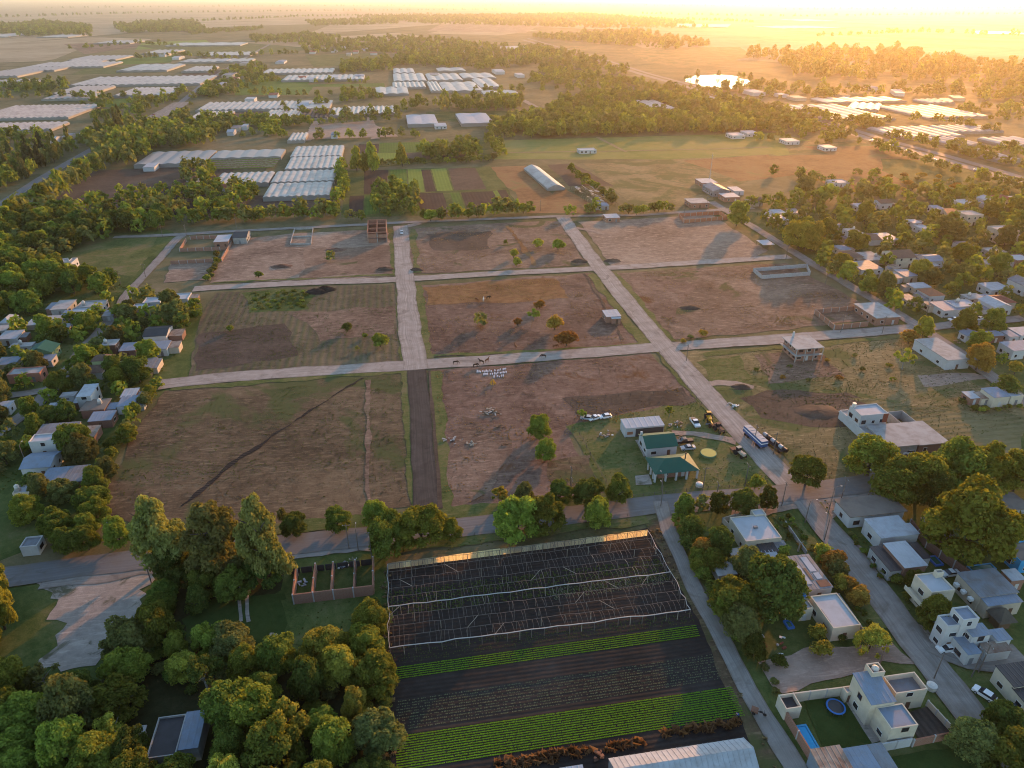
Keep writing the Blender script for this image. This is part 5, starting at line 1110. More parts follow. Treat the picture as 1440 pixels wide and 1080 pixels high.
# radio mast
r = empty('radio_mast', G(997,258)); mb = MB()
mb.tube([(0,0,0),(0,0,22)], [.3,.12], 6); mb.build('mast', M['lamp'], r)
for z in (7, 14, 20): mb = MB(); mb.bar((-.9,0,z),(.9,0,z),.12); mb.build('spreader', M['lamp'], r)
tag(r, 'thin white mast rising beside the far lane', 'mast')
# wire fences
def fence(px, label, h=1.2, gap=4.0):
    pts = [G(*p) for p in px]; root = empty('wire_fence', pts[0]); o = pts[0]
    for i in range(len(pts)-1):
        A, B = pts[i]-o, pts[i+1]-o; L = (B-A).length; k = max(1, int(L/gap))
        for j in range(k): p = A.lerp(B, j/k); mb = MB(); mb.bar((p.x,p.y,0),(p.x,p.y,h*random.uniform(.9,1.1)),.12); mb.build('post', M['timber'], root)
        for z in (.4,.8,1.1): mb = MB(); mb.bar((A.x,A.y,z),(B.x,B.y,z),.03); mb.build('wire', M['pole'], root)
    tag(root, label, 'fence')
fence([(795,562),(870,558),(935,553),(960,556)], 'post and wire fence along the dark plot above the farmyard')
fence([(560,765),(640,757),(720,747),(905,724)], 'post and wire fence between paved road and greenhouse frame')
fence([(815,612),(830,640),(858,690)], 'post fence along left side of the farmyard', 1.2, 3)
fence([(927,497),(960,538),(993,578)], 'post fence along verge beside the wide dirt street', 1.2, 4)
fence([(845,708),(905,698),(980,690),(1040,686)], 'post fence along the road in front of the farmyard', 1.2, 3)
# ------------------------------------------------------------------ vehicles
def paint(name, c, rough=.35):
    m, t, b = new_mat(name); b.inputs['Base Color'].default_value = (*c, 1); b.inputs['Roughness'].default_value = rough
    b.inputs['Coat Weight'].default_value = .4; b.inputs['Coat Roughness'].default_value = .1; return m
M['car_white'] = paint('car_white', (.72,.72,.71)); M['car_grey'] = paint('car_grey', (.35,.36,.37)); M['car_black'] = paint('car_black', (.015,.015,.018)); M['car_red'] = paint('car_red', (.3,.03,.02)); M['car_blue'] = paint('car_blue', (.03,.09,.22)); M['yellow_paint'] = paint('yellow_paint', (.62,.30,.02), .5)
M['tyre'] = surf_mat('tyre', (.02,.02,.02), .9, .2, 3); M['rim'] = surf_mat('rim', (.35,.35,.35), .4, .1, 3); M['headlight'] = paint('headlight', (.7,.7,.68), .1); M['tail'] = paint('tail', (.35,.01,.01), .2)
def car_proto(style):
    "returns list of (name, mesh, material-key or None for body paint, children)"
    if style == 'hatch': Lh, W, prof, cab = 4.1, 1.72, [(-2.05,.35),(-2.05,.82),(-1.25,.95),(1.75,.98),(2.05,.85),(2.05,.35)], [(-1.05,.93),(-.35,1.46),(1.25,1.47),(1.85,.95)]
    elif style == 'sedan': Lh, W, prof, cab = 4.5, 1.75, [(-2.25,.35),(-2.25,.8),(-1.3,.93),(1.5,.95),(2.25,.92),(2.25,.35)], [(-1.1,.92),(-.45,1.42),(.85,1.42),(1.6,.93)]
    else: Lh, W, prof, cab = 5.2, 1.85, [(-2.6,.45),(-2.6,1.0),(-1.5,1.1),(2.6,1.1),(2.6,.45)], [(-1.35,1.08),(-.75,1.75),(.55,1.75),(.75,1.08)]
    def ext(p, w0, w1=None):
        mb = MB(); n = len(p); w1 = w0 if w1 is None else w1
        za = min(z for _, z in p); zb = max(z for _, z in p)
        ww = lambda z: w0 + (w1-w0)*((z-za)/(zb-za))
        mb.v = [(x, -ww(z), z) for x, z in p]+[(x, ww(z), z) for x, z in p]
        mb.f.append(tuple(range(n))); mb.f.append(tuple(range(2*n-1, n-1, -1)))
        for i in range(n): j = (i+1) % n; mb.f.append((i, i+n, j+n, j))
        return mb
    body = ext(prof, W/2, W/2-.06)
    roofp = [(cab[1][0]+.05, cab[1][1]-.06), (cab[1][0]+.15, cab[1][1]+.02), (cab[2][0]-.1, cab[2][1]+.02), (cab[2][0]+.02, cab[2][1]-.06)]
    glass = ext(cab, W/2-.06, W/2-.2); roof = ext(roofp, W/2-.16, W/2-.2)
    parts = [('body', body.mesh('body'), None, []), ('windows', glass.mesh('windows'), 'glass', []), ('roof', roof.mesh('roof'), None, [])]
    if style == 'pickup':
        mb = MB(); mb.box(.85,2.5,-W/2+.12,W/2-.12,1.101,1.115); parts.append(('bed', mb.mesh('bed'), 'metal_dark', []))
    ty = MB(); ty.cyl((0,0), .32, -.1, .1, 12, axis='y'); tm = ty.mesh('tyre'); ri = MB(); ri.cyl((0,0), .18, -.115, .115, 8, axis='y'); rmsh = ri.mesh('rim')
    wh = [(x*(Lh/2-.8), s*(W/2-.09)) for x in (-1,1) for s in (-1,1)]
    hl = MB(); hl.box(-.04,.04,-.16,.16,-.08,.08); hm = hl.mesh('headlight')
    return parts, tm, rmsh, wh, hm, Lh, W
_PR = {s: car_proto(s) for s in ('hatch','sedan','pickup')}
_TM = {}
def mat_mesh(me, m):
    k = (me.name, m.name)
    if k not in _TM: c = me.copy(); c.materials.clear(); c.materials.append(m); _TM[k] = c
    return _TM[k]
def car(x, y, ang, colour, style, label, name='parked_car', z=0.10, cat='car'):
    root = empty(name, G(x, y)+Vector((0,0,z)), ang); parts, tm, rmsh, wh, hm, Lh, W = _PR[style]
    for n, me, mk, _ in parts: link(n, mat_mesh(me, M[mk] if mk else M[colour]), None, root)
    for (wx, wy) in wh:
        t = link('tyre', mat_mesh(tm, M['tyre']), None, root); t.location = (wx, wy, .32); link('rim', mat_mesh(rmsh, M['rim']), None, t)
    for s in (-1, 1):
        h = link('headlight', mat_mesh(hm, M['headlight']), None, root); h.location = (-Lh/2-.01, s*(W/2-.3), .68 if style != 'pickup' else .85)
        h = link('tail_light', mat_mesh(hm, M['tail']), None, root); h.location = (Lh/2+.01, s*(W/2-.25), .78)
    return tag(root, label, cat)
d = math.radians
car(1330,915,GA,'car_white','hatch','white hatchback parked across from the dirt lot at the corner', z=.12)
car(1383,979,GA-d(62),'car_white','hatch','white hatchback on the grass verge by the cream wall', z=.1)
car(1434,999,GA-d(10),'car_grey','sedan','grey car nose under the trees at the right edge', z=.1)
car(1335,809,GA,'car_white','sedan','white car parked behind the square cream house', z=.08)
car(977,597,GA+d(90),'car_white','pickup','white pickup standing alone on the farmyard grass')
car(962,623,GA,'car_black','pickup','black pickup beside the green gabled farmhouse')
car(967,632,GA,'car_grey','sedan','silver car in front of the black pickup')
car(836,590,GA+d(20),'car_white','sedan','white wrecked car, left one in the row of wrecks'); car(851,588,GA+d(5),'car_white','hatch','white wrecked car, right one in the row of wrecks')
car(826,590,GA-d(20),'car_grey','sedan','grey wreck at the left end behind the yard')
car(1276,638,GA,'car_white','hatch','white car roof showing behind big tree by brick terrace', z=.1)
car(183,532,GA,'car_grey','hatch','grey car left of pair at the village edge', z=.1); car(196,531,GA+d(20),'car_black','sedan','dark car right of pair at the village edge', z=.1)
car(181,431,GA+d(80),'car_black','sedan','dark car beside the left village street', z=.1)
car(1340,451,GA,'car_white','hatch','white car by the right-hand street corner tree', z=.1); car(1376,450,GA+d(10),'car_white','sedan','white car between round trees, right village', z=.1); car(1432,502,GA,'car_white','hatch','white car under the carport at right edge', z=.1); car(1278,394,GA+d(30),'car_white','hatch','white car among sheds in right village', z=.1)
car(565,329,GA+d(90),'car_white','hatch','white car far up the straight dirt street', z=.26)
car(994,289,GA+d(60),'car_white','sedan','white car above the orange-walled yard', z=.1)
hw = [(1226,199,'car_white'),(1248,205,'car_white'),(1313,226,'car_white'),(1373,240,'car_white'),(1402,252,'car_white'),(1278,213,'car_black'),(1420,254,'car_grey'),(870,95,'car_white'),(216,162,'car_red')]
hs = [car(x, y, GA-d(38) if x > 500 else GA+d(50), c, 'sedan', '', z=.36, name='moving_car') for x, y, c in hw]
rank_labels(hs, 'tiny car on the distant highway, {}')
for o in hs: o['group'] = 'cars on the highways'
# truck trailer
def trailer():
    a = GA-d(83); root = empty('truck_trailer', (G(1048,608)+G(1074,636))/2+Vector((0,0,.27)), a); L, W = 9.8, 2.3
    mb = MB(); mb.box(-L/2,L/2,-W/2,W/2,1.0,2.9); mb.build('box', M['car_blue'], root)
    mb = MB(); mb.box(-L/2-.02,L/2+.02,-W/2-.03,W/2+.03,2.0,2.35); mb.build('stripe', M['car_white'], root)
    for i in range(12): mb = MB(); x = -L/2+L*i/12; mb.box(x+.04,x+L/12-.04,-W/2+.05,W/2-.05,2.9,2.98+.05*(i % 2)); mb.build('cover_panel', M['metal_light'], root)
    for x in (-L/2+1.2,-L/2+2.5,L/2-1.2,L/2-2.5):
        for s in (-1,1): mb = MB(); mb.cyl((x,.5), .5, s*(W/2-.35), s*(W/2-.02), 12, axis='y'); mb.build('wheel', M['tyre'], root)
    mb = MB(); mb.box(-L/2+.3,L/2-.3,-.5,.5,.7,1.0); mb.build('chassis', M['metal_dark'], root)
    tag(root, 'blue box trailer with white stripe parked on the dirt street', 'trailer')
trailer()
def flatbed():
    root = empty('flatbed_trailer', (G(1077,615)+G(1097,640))/2+Vector((0,0,.1)), GA-d(78)); L = 9.5
    mb = MB(); mb.box(-L/2,L/2,-1.2,1.2,.9,1.15); mb.build('bed', M['metal_dark'], root)
    for i in range(6): mb = MB(); x = -L/2+.9+i*1.8; mb.cyl((0,1.75), .65, x-.7, x+.7, 10, axis='x'); mb.build('drum', M['car_black' if i % 2 else 'car_grey'], root)
    for x in (-L/2+1,-L/2+2.2,L/2-1):
        for s in (-1,1): mb = MB(); mb.cyl((x,.48), .48, s*.85, s*1.18, 12, axis='y'); mb.build('wheel', M['tyre'], root)
    tag(root, 'black flatbed trailer loaded with drums beside the blue trailer', 'trailer')
flatbed()
def tractor(x, y, ang, colour, label, grader=False):
    root = empty('tractor', G(x, y)+Vector((0,0,.1)), ang)
    mb = MB(); mb.box(.3,2.4,-.5,.5,.9,1.7); mb.build('bonnet', M[colour], root)
    mb = MB(); mb.box(-1.2,.2,-.75,.75,1.0,1.5).box(-1.0,.1,-.7,.7,2.5,2.65); mb.build('cab', M[colour], root)
    mb = MB(); mb.box(-.95,.05,-.65,.65,1.5,2.5); mb.build('cab_glass', M['glass'], root)
    for s in (-1,1):
        mb = MB(); mb.cyl((-.6,.85), .85, s*.7, s*1.15, 14, axis='y'); mb.build('rear_wheel', M['tyre'], root)
        mb = MB(); mb.cyl((1.9,.5), .5, s*.65, s*.95, 12, axis='y'); mb.build('front_wheel', M['tyre'], root)
    if grader:
        mb = MB(); mb.bar((2.4,0,1.1),(5.0,0,1.3),.35); mb.build('boom', M[colour], root)
        mb = MB(); mb.bar((3.6,-1.7,.45),(3.9,1.7,.45),.12,.6); mb.build('blade', M['metal_grey'], root)
        for s in (-1,1): mb = MB(); mb.cyl((4.9,.6), .6, s*.7, s*1.0, 12, axis='y'); mb.build('front_wheel', M['tyre'], root)
    else:
        mb = MB(); mb.box(-3.2,-1.8,-1.0,1.0,.4,.9).bar((-1.8,0,.6),(-1.2,0,.8),.15); mb.build('implement', M['wall_rust'], root)
    mb = MB(); mb.cyl((1.2,.3), .06, 1.7, 2.6, 6); mb.build('exhaust', M['metal_dark'], root)
    tag(root, label, 'tractor')
tractor(996,590,GA-d(100),'yellow_paint','yellow road grader beside the wide dirt street', True)
tractor(1010,606,GA-d(80),'wall_rust','rusty tractor with implement below the yellow grader')
tractor(1039,640,GA-d(75),'wall_tan','tan roofed backhoe tractor at farmyard corner by the street')
tractor(150,396,GA,'tile_red','small red farm machine beside the white left-hand house') if False else None
def cart():
    root = empty('motor_tricycle', G(1066,1005)+Vector((0,0,.29)), GA-d(35))
    mb = MB(); mb.box(-1.4,-.1,-.6,.6,.5,.9); mb.build('cargo_box', M['wall_rust'], root)
    mb = MB(); mb.bar((-.1,0,.55),(1.1,0,.6),.14).bar((1.1,0,.35),(.95,0,1.05),.08).bar((.95,-.4,1.05),(.95,.4,1.05),.05); mb.build('frame', M['metal_dark'], root)
    for (x,y_) in ((-.8,-.68),(-.8,.68),(1.15,0)): mb = MB(); mb.cyl((x,.33), .33, y_-.07, y_+.07, 10, axis='y'); mb.build('wheel', M['tyre'], root)
    mb = MB(); mb.box(.1,.7,-.16,.16,.68,.8); mb.build('saddle', M['tyre'], root)
    tag(root, 'small rusty motor tricycle cart standing on the gravel lane', 'tricycle')
cart()
# white machine parts and other farmyard bits
def junk(x, y, label, n, mats, spread=1.6, name='scrap_pile', cat='scrap'):
    root = empty(name, G(x, y)+Vector((0,0,.12)))
    for i in range(n):
        mb = MB(); L, w_, h_ = random.uniform(.4,1.5), random.uniform(.15,.55), random.uniform(.1,.35); cx, cy_ = random.gauss(0,spread), random.gauss(0,spread*.7); a = random.uniform(0,3.14); z = random.uniform(0,.4)
        mb.box(-L/2,L/2,-w_/2,w_/2,z,z+h_); mb.v = [(cx+v[0]*math.cos(a)-v[1]*math.sin(a), cy_+v[0]*math.sin(a)+v[1]*math.cos(a), v[2]) for v in mb.v]; mb.build('piece', M[random.choice(mats)], root)
    tag(root, label, cat)
junk(848,612,'pile of timber and scrap left of the white farm shed',14,['wood','metal_rust','wall_grey','car_white']); junk(948,598,'scrapped vehicle parts right of the white farm shed',16,['metal_dark','metal_rust','wall_grey'],1.8); junk(954,617,'heap of machine parts beside the black pickup',10,['metal_dark','metal_rust'],1.0)
junk(1030,571,'pale machine parts on the grass beside the dirt street',10,['car_grey','wall_grey','trim'],.9); junk(690,580,'rubbish heap in the middle of the brown field',30,['wood','timber_pale','wall_grey','metal_rust','wood'],1.8); junk(703,601,'small log heap in the brown field',7,['wood'],.8,'log_pile','logs'); junk(664,626,'fallen pale branches beside the mud road',8,['timber_pale'],1.4,'branch_pile','branches'); junk(635,620,'grey rubble at the ditch beside the mud road',10,['slab','wall_grey'],1.4)
junk(712,626,'two short logs lying in the brown field',4,['wood'],.6,'log_pile','logs'); junk(1190,585,'rubble beside the white two-storey block',8,['slab','brick'],1.2); junk(387,893,'four cut tree stumps on the lawn left of the trees',5,['timber_pale'],.7,'log_pile','logs'); junk(427,822,'stacked sheets inside the left bay of the brick shell',5,['metal_light','membrane'],.8); junk(482,797,'broken sheets inside the third bay of brick shell',10,['membrane','metal_grey','trim'],1.2)
junk(1075,868,'white plastic chairs and toys on the shady lawn',9,['trim','car_white','tank_blue'],1.6,'garden_furniture','furniture'); junk(1100,866,'colourful garden toys beside the small blue pool',6,['yellow_paint','trim','trim'],.9,'garden_furniture','furniture'); junk(1085,905,'laundry and crates along the hedge above the dirt lot',9,['trim','tile_red','wall_grey'],2.0,'crate_pile','crates'); junk(845,1064,'black tarpaulin scraps beside the rusty grass strip',8,['metal_dark','tyre','tile_orange'],1.0)
junk(1345,480,'dark rubble heap beside the right village trees',8,['wood','metal_rust'],1.4); junk(1385,598,'white tub and tools on the farmhouse lawn',4,['trim'],.8,'garden_furniture','furniture') if False else None
junk(1018,580,'football goal frame pieces on the farmyard grass',3,['trim'],.6) if False else None
def mound(x, y, r, h, mat, label):
    n = 18; k = 5; V_ = []; F_ = []; c = G(x, y)
    for i in range(k+1):
        for j in range(n):
            a = 2*math.pi*j/n; rr = r*(1-i/k)*(1+random.uniform(-.18,.18)); V_.append((rr*math.cos(a), rr*.6*math.sin(a), max(0,h*math.sin(math.pi/2*i/k)*(1+random.uniform(-.25,.25))) if i else -.05))
    for i in range(k):
        for j in range(n): F_.append((i*n+j, i*n+(j+1) % n, (i+1)*n+(j+1) % n, (i+1)*n+j))
    o = link('earth_mound', np_mesh('earth_mound', V_, F_, True), M[mat]); o.location = c; tag(o, label, 'mound', 'earth mounds')
mound(445,411,6,1.6,'soil','dark earth mound left of pair beside green weeds, left block'); mound(458,408,5,1.8,'soil','dark earth mound right of pair beside green weeds, left block'); mound(586,380,4,1.2,'tilled','earth mound at the corner of the straight dirt street'); mound(542,379,5,1.2,'tilled','earth mound left of the straight dirt street'); mound(815,368,5,1.3,'tilled','earth mound left of the upper street crossing'); mound(862,367,5,1.2,'tilled','earth mound right of the upper street crossing'); mound(395,375,6,1.0,'dry_red','low earth mound in upper left straw field'); mound(472,352,6,1.0,'dry_red','low earth mound right of the lone round shrub'); mound(1150,580,9,.8,'tilled','dark turned earth heap in the right block'); mound(970,433,5,1.0,'tilled','earth mound beside the wide street, right middle block'); mound(1043,545,4,1.0,'tilled','earth mound at the right verge of the wide street')
# trampoline, disc
def trampoline(x, y, r, mat, rim, label):
    root = empty('trampoline', G(x, y)+Vector((0,0,.1)))
    mb = MB(); mb.cyl((0,0), r*.84, .80, .84, 24); mb.build('mat', M[mat], root)
    n = 24; mb = MB()
    for i in range(n):
        a, b = 2*math.pi*i/n, 2*math.pi*(i+1)/n
        mb.quad((r*.82*math.cos(a),r*.82*math.sin(a),.86),(r*math.cos(a),r*math.sin(a),.86),(r*math.cos(b),r*math.sin(b),.86),(r*.82*math.cos(b),r*.82*math.sin(b),.86))
        mb.quad((r*math.cos(a),r*math.sin(a),.86),(r*math.cos(a),r*math.sin(a),.74),(r*math.cos(b),r*math.sin(b),.74),(r*math.cos(b),r*math.sin(b),.86))
    mb.build('rim', M[rim], root)
    for i in range(6): a = math.pi/3*i; mb = MB(); mb.bar((r*.9*math.cos(a),r*.9*math.sin(a),0),(r*.9*math.cos(a),r*.9*math.sin(a),.76),.06); mb.build('leg', M['metal_grey'], root)
    tag(root, label, 'trampoline')
trampoline(1174,998,1.8,'car_black','tank_blue','black trampoline with blue rim on the pool garden lawn')
def tub(x, y, r, label):
    root = empty('water_tub', G(x, y)+Vector((0,0,.1))); n = 24; mb = MB()
    mb.cyl((0,0), r, 0, .55, n); mb.build('wall', M['wall_green'], root)
    mb = MB(); mb.cyl((0,0), r*.93, .5, .57, n); mb.build('water', M['pondweed'], root); tag(root, label, 'tub')
m_, t_, b_ = new_mat('pondweed'); b_.inputs['Base Color'].default_value = (.16,.24,.04,1); b_.inputs['Roughness'].default_value = .5; M['pondweed'] = m_
tub(996,639,2.4,'round green tank of weedy water in the farmyard')
def satellite(x, y, label):
    root = empty('roof_drum', G(x, y)); mb = MB(); mb.cyl((0,0), 1.0, 0, 1.0, 14); mb.build('drum', M['tank_white'], root); mb = MB(); mb.cyl((0,0), 1.0, 1.0, 1.25, 14, .4); mb.build('lid', M['tank_white'], root); tag(root, label, 'tank')
satellite(1309,968,'pale round stone tank at the corner of the modern house'); satellite(983,684,'grey round tank by the farm gate pole')
# tall antenna-like shrub stump (bleached forked trunk)
r = empty('dead_trunk', G(1122,775)); mb = MB(); mb.tube([(0,0,0),(.1,0,2.0),(-.5,.1,3.2)], [.25,.18,.08], 6); mb.build('trunk', M['timber_pale'], r)
mb = MB(); mb.tube([(.1,0,2.0),(.9,.2,2.9)], [.16,.07], 6); mb.build('limb', M['timber_pale'], r); tag(r, 'bleached forked dead trunk in the garden beside the street', 'trunk')
# ------------------------------------------------------------------ white letters laid out on the bare earth
M['letter'] = surf_mat('letter', (.5,.5,.53), .7, .15, 2)
GLY = [  # strokes seen as pale blocks: (x, y, w, h) in photo pixels
    (671.2,522.8,1.7,3.4),(673.6,523.2,1.6,2.2),(675.8,523.6,1.5,2.0),(679,523,1.4,2.2),(681.8,523.4,1.5,2.0),(683.8,522.4,1.6,2.8),(685.9,523.2,1.6,2.0),(688,522.3,1.3,2.8),(690.8,522.6,1.8,2.4),(695.9,521.6,2,2),(699.8,521.8,1.4,1.4),(701.6,521.6,1.5,1.5),(703.7,520.7,1.7,2.6),(707.6,519.9,1.5,2.4),(709.4,519.6,1.4,1.8),(711.2,519.4,1.4,2.0),
    (680.6,527.1,1.6,2.6),(682.4,527.0,1.3,2.2),(684,526.9,1.2,2.0),(685.6,526.7,1.3,2.6),(689.8,526.8,1.7,2.0),(692.6,526.6,1.5,2.4),(695.8,525.9,1.5,3.4),(697.8,526.4,1.6,2.0),(700,525.1,1.8,2.2),(703.6,525.2,1.6,2.2),(705.6,524.9,1.3,1.6),(707.6,524.4,1.6,2.8),(709.5,524.6,1.2,1.6),(711.8,523.8,1.7,2.6),
    (695,530.4,2.1,3.0),(699.5,529.8,2.0,2.8),(702.2,530.5,1.5,1.2),(705.6,529.4,1.4,3.0),(707.9,529.0,1.8,3.2)]
r = empty('letter_row', G(692,526)); o = r.location
for (x, y, w_, h_) in GLY:
    mb = MB(); A, B, C_p, D_p = G(x-w_/2,y+h_/2), G(x+w_/2,y+h_/2), G(x+w_/2,y-h_/2), G(x-w_/2,y-h_/2); s = .2
    W = (B-A).length; H2 = (D_p-A).length; c = (A+C_p)/2-o; ew = W*.5; eh = H2*.5
    mb.box(-ew,-ew+s,-eh,eh,0,.3)
    k = random.randrange(4)
    if k != 0: mb.box(-ew+s,ew,eh-s,eh,0,.28)
    if k != 1: mb.box(-ew+s,ew,-s/2,s/2,0,.28)
    if k != 2: mb.box(ew-s,ew,-eh,eh-s,0,.29)
    mb.v = [(c.x+v[0], c.y+v[1], v[2]+.08) for v in mb.v]; mb.build('letter', M['letter'], r)
tag(r, 'three rows of white letters laid on the bare brown earth', 'lettering')
r = empty('thatch_heap', G(693,540)+Vector((0,0,.1))); mb = MB()
for i in range(9): a = i*.7; mb.tube([(math.cos(a)*1.1,math.sin(a)*1.1,0),(math.cos(a)*.15,math.sin(a)*.15,1.9)], [.16,.05], 5)
mb.build('sticks', M['yellow_paint'], r); tag(r, 'small yellow stick heap below the white letters', 'heap')
# ------------------------------------------------------------------ horses and a gardener
def skin_obj(name, pts, edges, radii, mat, root_i=0, parent=None, sub=2):
    me = bpy.data.meshes.new(name); me.from_pydata(pts, edges, []); o = bpy.data.objects.new(name, me); col.objects.link(o)
    md = o.modifiers.new('skin', 'SKIN'); md.use_smooth_shade = True
    sv = me.skin_vertices[0].data if me.skin_vertices else None
    if sv is None:
        bpy.context.view_layer.objects.active = o; sv = me.skin_vertices[0].data
    for i, rr in enumerate(radii): sv[i].radius = (rr, rr) if not isinstance(rr, tuple) else rr
    sv[root_i].use_root = True
    s = o.modifiers.new('sub', 'SUBSURF'); s.levels = s.render_levels = sub
    dg = bpy.context.evaluated_depsgraph_get(); ev = o.evaluated_get(dg); m2 = bpy.data.meshes.new_from_object(ev); o.modifiers.clear()
    o.data = m2; m2.materials.clear(); m2.materials.append(mat); m2.polygons.foreach_set('use_smooth', np.ones(len(m2.polygons), dtype=bool))
    if parent: o.parent = parent
    return o
def horse_mesh(graze):
    P = [(-.75,0,1.22),(-.35,0,1.2),(.1,0,1.15),(.5,0,1.22),(.72,0,1.32)]; R = [.26,.30,.29,.31,.24]; Ed = [(0,1),(1,2),(2,3),(3,4)]
    if graze: hd = [(.98,0,1.15),(1.22,0,.75),(1.32,0,.48),(1.45,0,.22)]
    else: hd = [(.95,0,1.58),(1.12,0,1.85),(1.3,0,1.82),(1.55,0,1.62)]
    k = len(P); P += hd; R += [.19,.14,.12,.07]; Ed += [(4,k),(k,k+1),(k+1,k+2),(k+2,k+3)]
    for s in (-1,1):
        k = len(P); P += [(-.8,s*.18,.92),(-.72,s*.19,.68),(-.92,s*.19,.46),(-.88,s*.19,.03)]; R += [.17,.11,.065,.06]; Ed += [(0,k),(k,k+1),(k+1,k+2),(k+2,k+3)]
        k = len(P); P += [(.55,s*.18,.92),(.56,s*.18,.55),(.55,s*.18,.03)]; R += [.13,.075,.055]; Ed += [(3,k),(k,k+1),(k+1,k+2)]
    k = len(P); P += [(-.98,0,1.2),(-1.08,0,.7)]; R += [.06,.045]; Ed += [(0,k),(k,k+1)]
    return P, Ed, R
M['horse_brown'] = surf_mat('horse_brown', (.045,.025,.015), .7, .2, 2); M['horse_chestnut'] = surf_mat('horse_chestnut', (.20,.075,.03), .7, .2, 2); M['horse_white'] = surf_mat('horse_white', (.62,.58,.52), .7, .15, 2)
_hm = {}
def horse(x, y, ang, mat, graze, label):
    k = (mat, graze)
    if k not in _hm:
        P, Ed, R = horse_mesh(graze); o = skin_obj('horse', P, Ed, R, M[mat], 2); _hm[k] = o.data
        # mane
    else: o = link('horse', _hm[k])
    o.name = 'horse'; o.location = G(x, y)+Vector((0,0,.24)); o.rotation_euler = (0,0,ang); tag(o, label, 'horse', 'horses loose on the dirt street')
    mb = MB(); pts = [(.62,0,1.55),(.88,0,1.72),(1.02,0,1.96)] if not graze else [(.72,0,1.55),(1.0,0,1.3),(1.22,0,.92)]
    mb.tube(pts, [.05,.07,.04], 5); mb.build('mane', M['horse_brown'], o)
horse(641,513,GA,'horse_brown',True,'dark horse leftmost on the dirt street'); horse(669,517,GA+d(10),'horse_brown',True,'dark horse grazing right above the white letters'); horse(677,512,GA+d(150),'horse_brown',False,'dark horse standing turned away above the white letters'); horse(685,510,GA+d(40),'horse_chestnut',False,'chestnut horse rightmost of the group above the letters'); horse(764,504,GA+d(170),'horse_brown',True,'dark horse alone farther right on the dirt street'); horse(781,490,GA,'horse_chestnut',True,'dark chestnut horse at the verge of the middle block'); horse(725,490,GA+d(100),'horse_chestnut',False,'orange chestnut horse facing away at verge of middle block')
horse(680,424,GA+d(80),'horse_white',False,'white horse in the middle block'); horse(671,424,GA+d(120),'horse_chestnut',True,'chestnut horse left of the white horse'); horse(687,421,GA+d(20),'horse_brown',True,'dark horse right of the white horse')
M['cloth_blue'] = surf_mat('cloth_blue', (.02,.06,.35), .9, .1, 2); M['skin'] = surf_mat('skin', (.35,.20,.13), .6, .1, 2); M['hair'] = surf_mat('hair', (.02,.015,.012), .8, .1, 2); M['jeans'] = surf_mat('jeans', (.03,.04,.07), .9, .1, 2)
def gardener(x, y, ang, label):
    root = empty('person', G(x, y)+Vector((0,0,.1)), ang)
    P = [(0,0,.86),(.18,0,1.08),(.40,0,1.22),(.54,0,1.27),(.66,0,1.25)]; R = [.15,.145,.16,.06,.10]; Ed = [(0,1),(1,2),(2,3),(3,4)]
    for s in (-1,1):
        k = len(P); P += [(.02,s*.11,.80),(.10,s*.13,.45),(-.02,s*.13,.08),(.14,s*.14,.04)]; R += [.10,.075,.05,.045]; Ed += [(0,k),(k,k+1),(k+1,k+2),(k+2,k+3)]
        k = len(P); P += [(.42,s*.20,1.18),(.46,s*.23,.90),(.58,s*.18,.66),(.62,s*.17,.56)]; R += [.06,.05,.038,.04]; Ed += [(2,k),(k,k+1),(k+1,k+2),(k+2,k+3)]
    b = skin_obj('body', P, Ed, R, M['skin'], 0, root)
    sh = [(0,0,.90),(.18,0,1.09),(.42,0,1.23)]; e2 = [(0,1),(1,2)]; r2 = [.17,.165,.18]
    for s in (-1,1): k = len(sh); sh += [(.42,s*.21,1.17),(.46,s*.24,.93)]; r2 += [.08,.065]; e2 += [(2,k),(k,k+1)]
    skin_obj('shirt', sh, e2, r2, M['cloth_blue'], 0, root)
    tr = [(0,0,.86)]; e3 = []; r3 = [.17]
    for s in (-1,1): k = len(tr); tr += [(.02,s*.11,.80),(.10,s*.13,.45),(-.02,s*.13,.14)]; r3 += [.115,.09,.065]; e3 += [(0,k),(k,k+1),(k+1,k+2)]
    skin_obj('trousers', tr, e3, r3, M['jeans'], 0, root)
    skin_obj('hair', [(.64,0,1.33),(.70,0,1.31)], [(0,1)], [.09,.085], M['hair'], 0, root)
    tag(root, label, 'person')
gardener(1038,1010,GA+d(170),'person in blue shirt bending over the lettuce rows near the lane')
# ------------------------------------------------------------------ trees
M['bark'] = surf_mat('bark', (.085,.065,.05), .95, .3, 2); M['bark_pale'] = surf_mat('bark_pale', (.26,.23,.19), .9, .3, 2)
PAL = {'deep': ((.028,.040,.010),(.050,.068,.016),(.085,.105,.026)), 'mid': ((.040,.056,.011),(.072,.092,.018),(.12,.14,.03)), 'fresh': ((.058,.078,.013),(.10,.125,.020),(.165,.185,.036)), 'yellow': ((.09,.10,.018),(.15,.155,.026),(.24,.225,.045)),
    'olive': ((.045,.053,.018),(.078,.086,.028),(.125,.128,.045)), 'rust': ((.11,.06,.016),(.17,.095,.024),(.23,.15,.04)), 'grey': ((.08,.085,.045),(.13,.135,.07),(.19,.19,.11)), 'dark': ((.018,.026,.011),(.032,.043,.017),(.055,.066,.026)), 'dry': ((.12,.085,.04),(.18,.13,.06),(.24,.18,.09)), 'gum': ((.07,.08,.024),(.115,.125,.036),(.18,.18,.06))}
LEAF = {k: leaf_mat('leaf_'+k, *[tuple(1.4*x for x in c) for c in v], trans=.45) for k, v in PAL.items()}
M['bare_twig'] = surf_mat('bare_twig', (.20,.16,.13), .9, .2, 2)
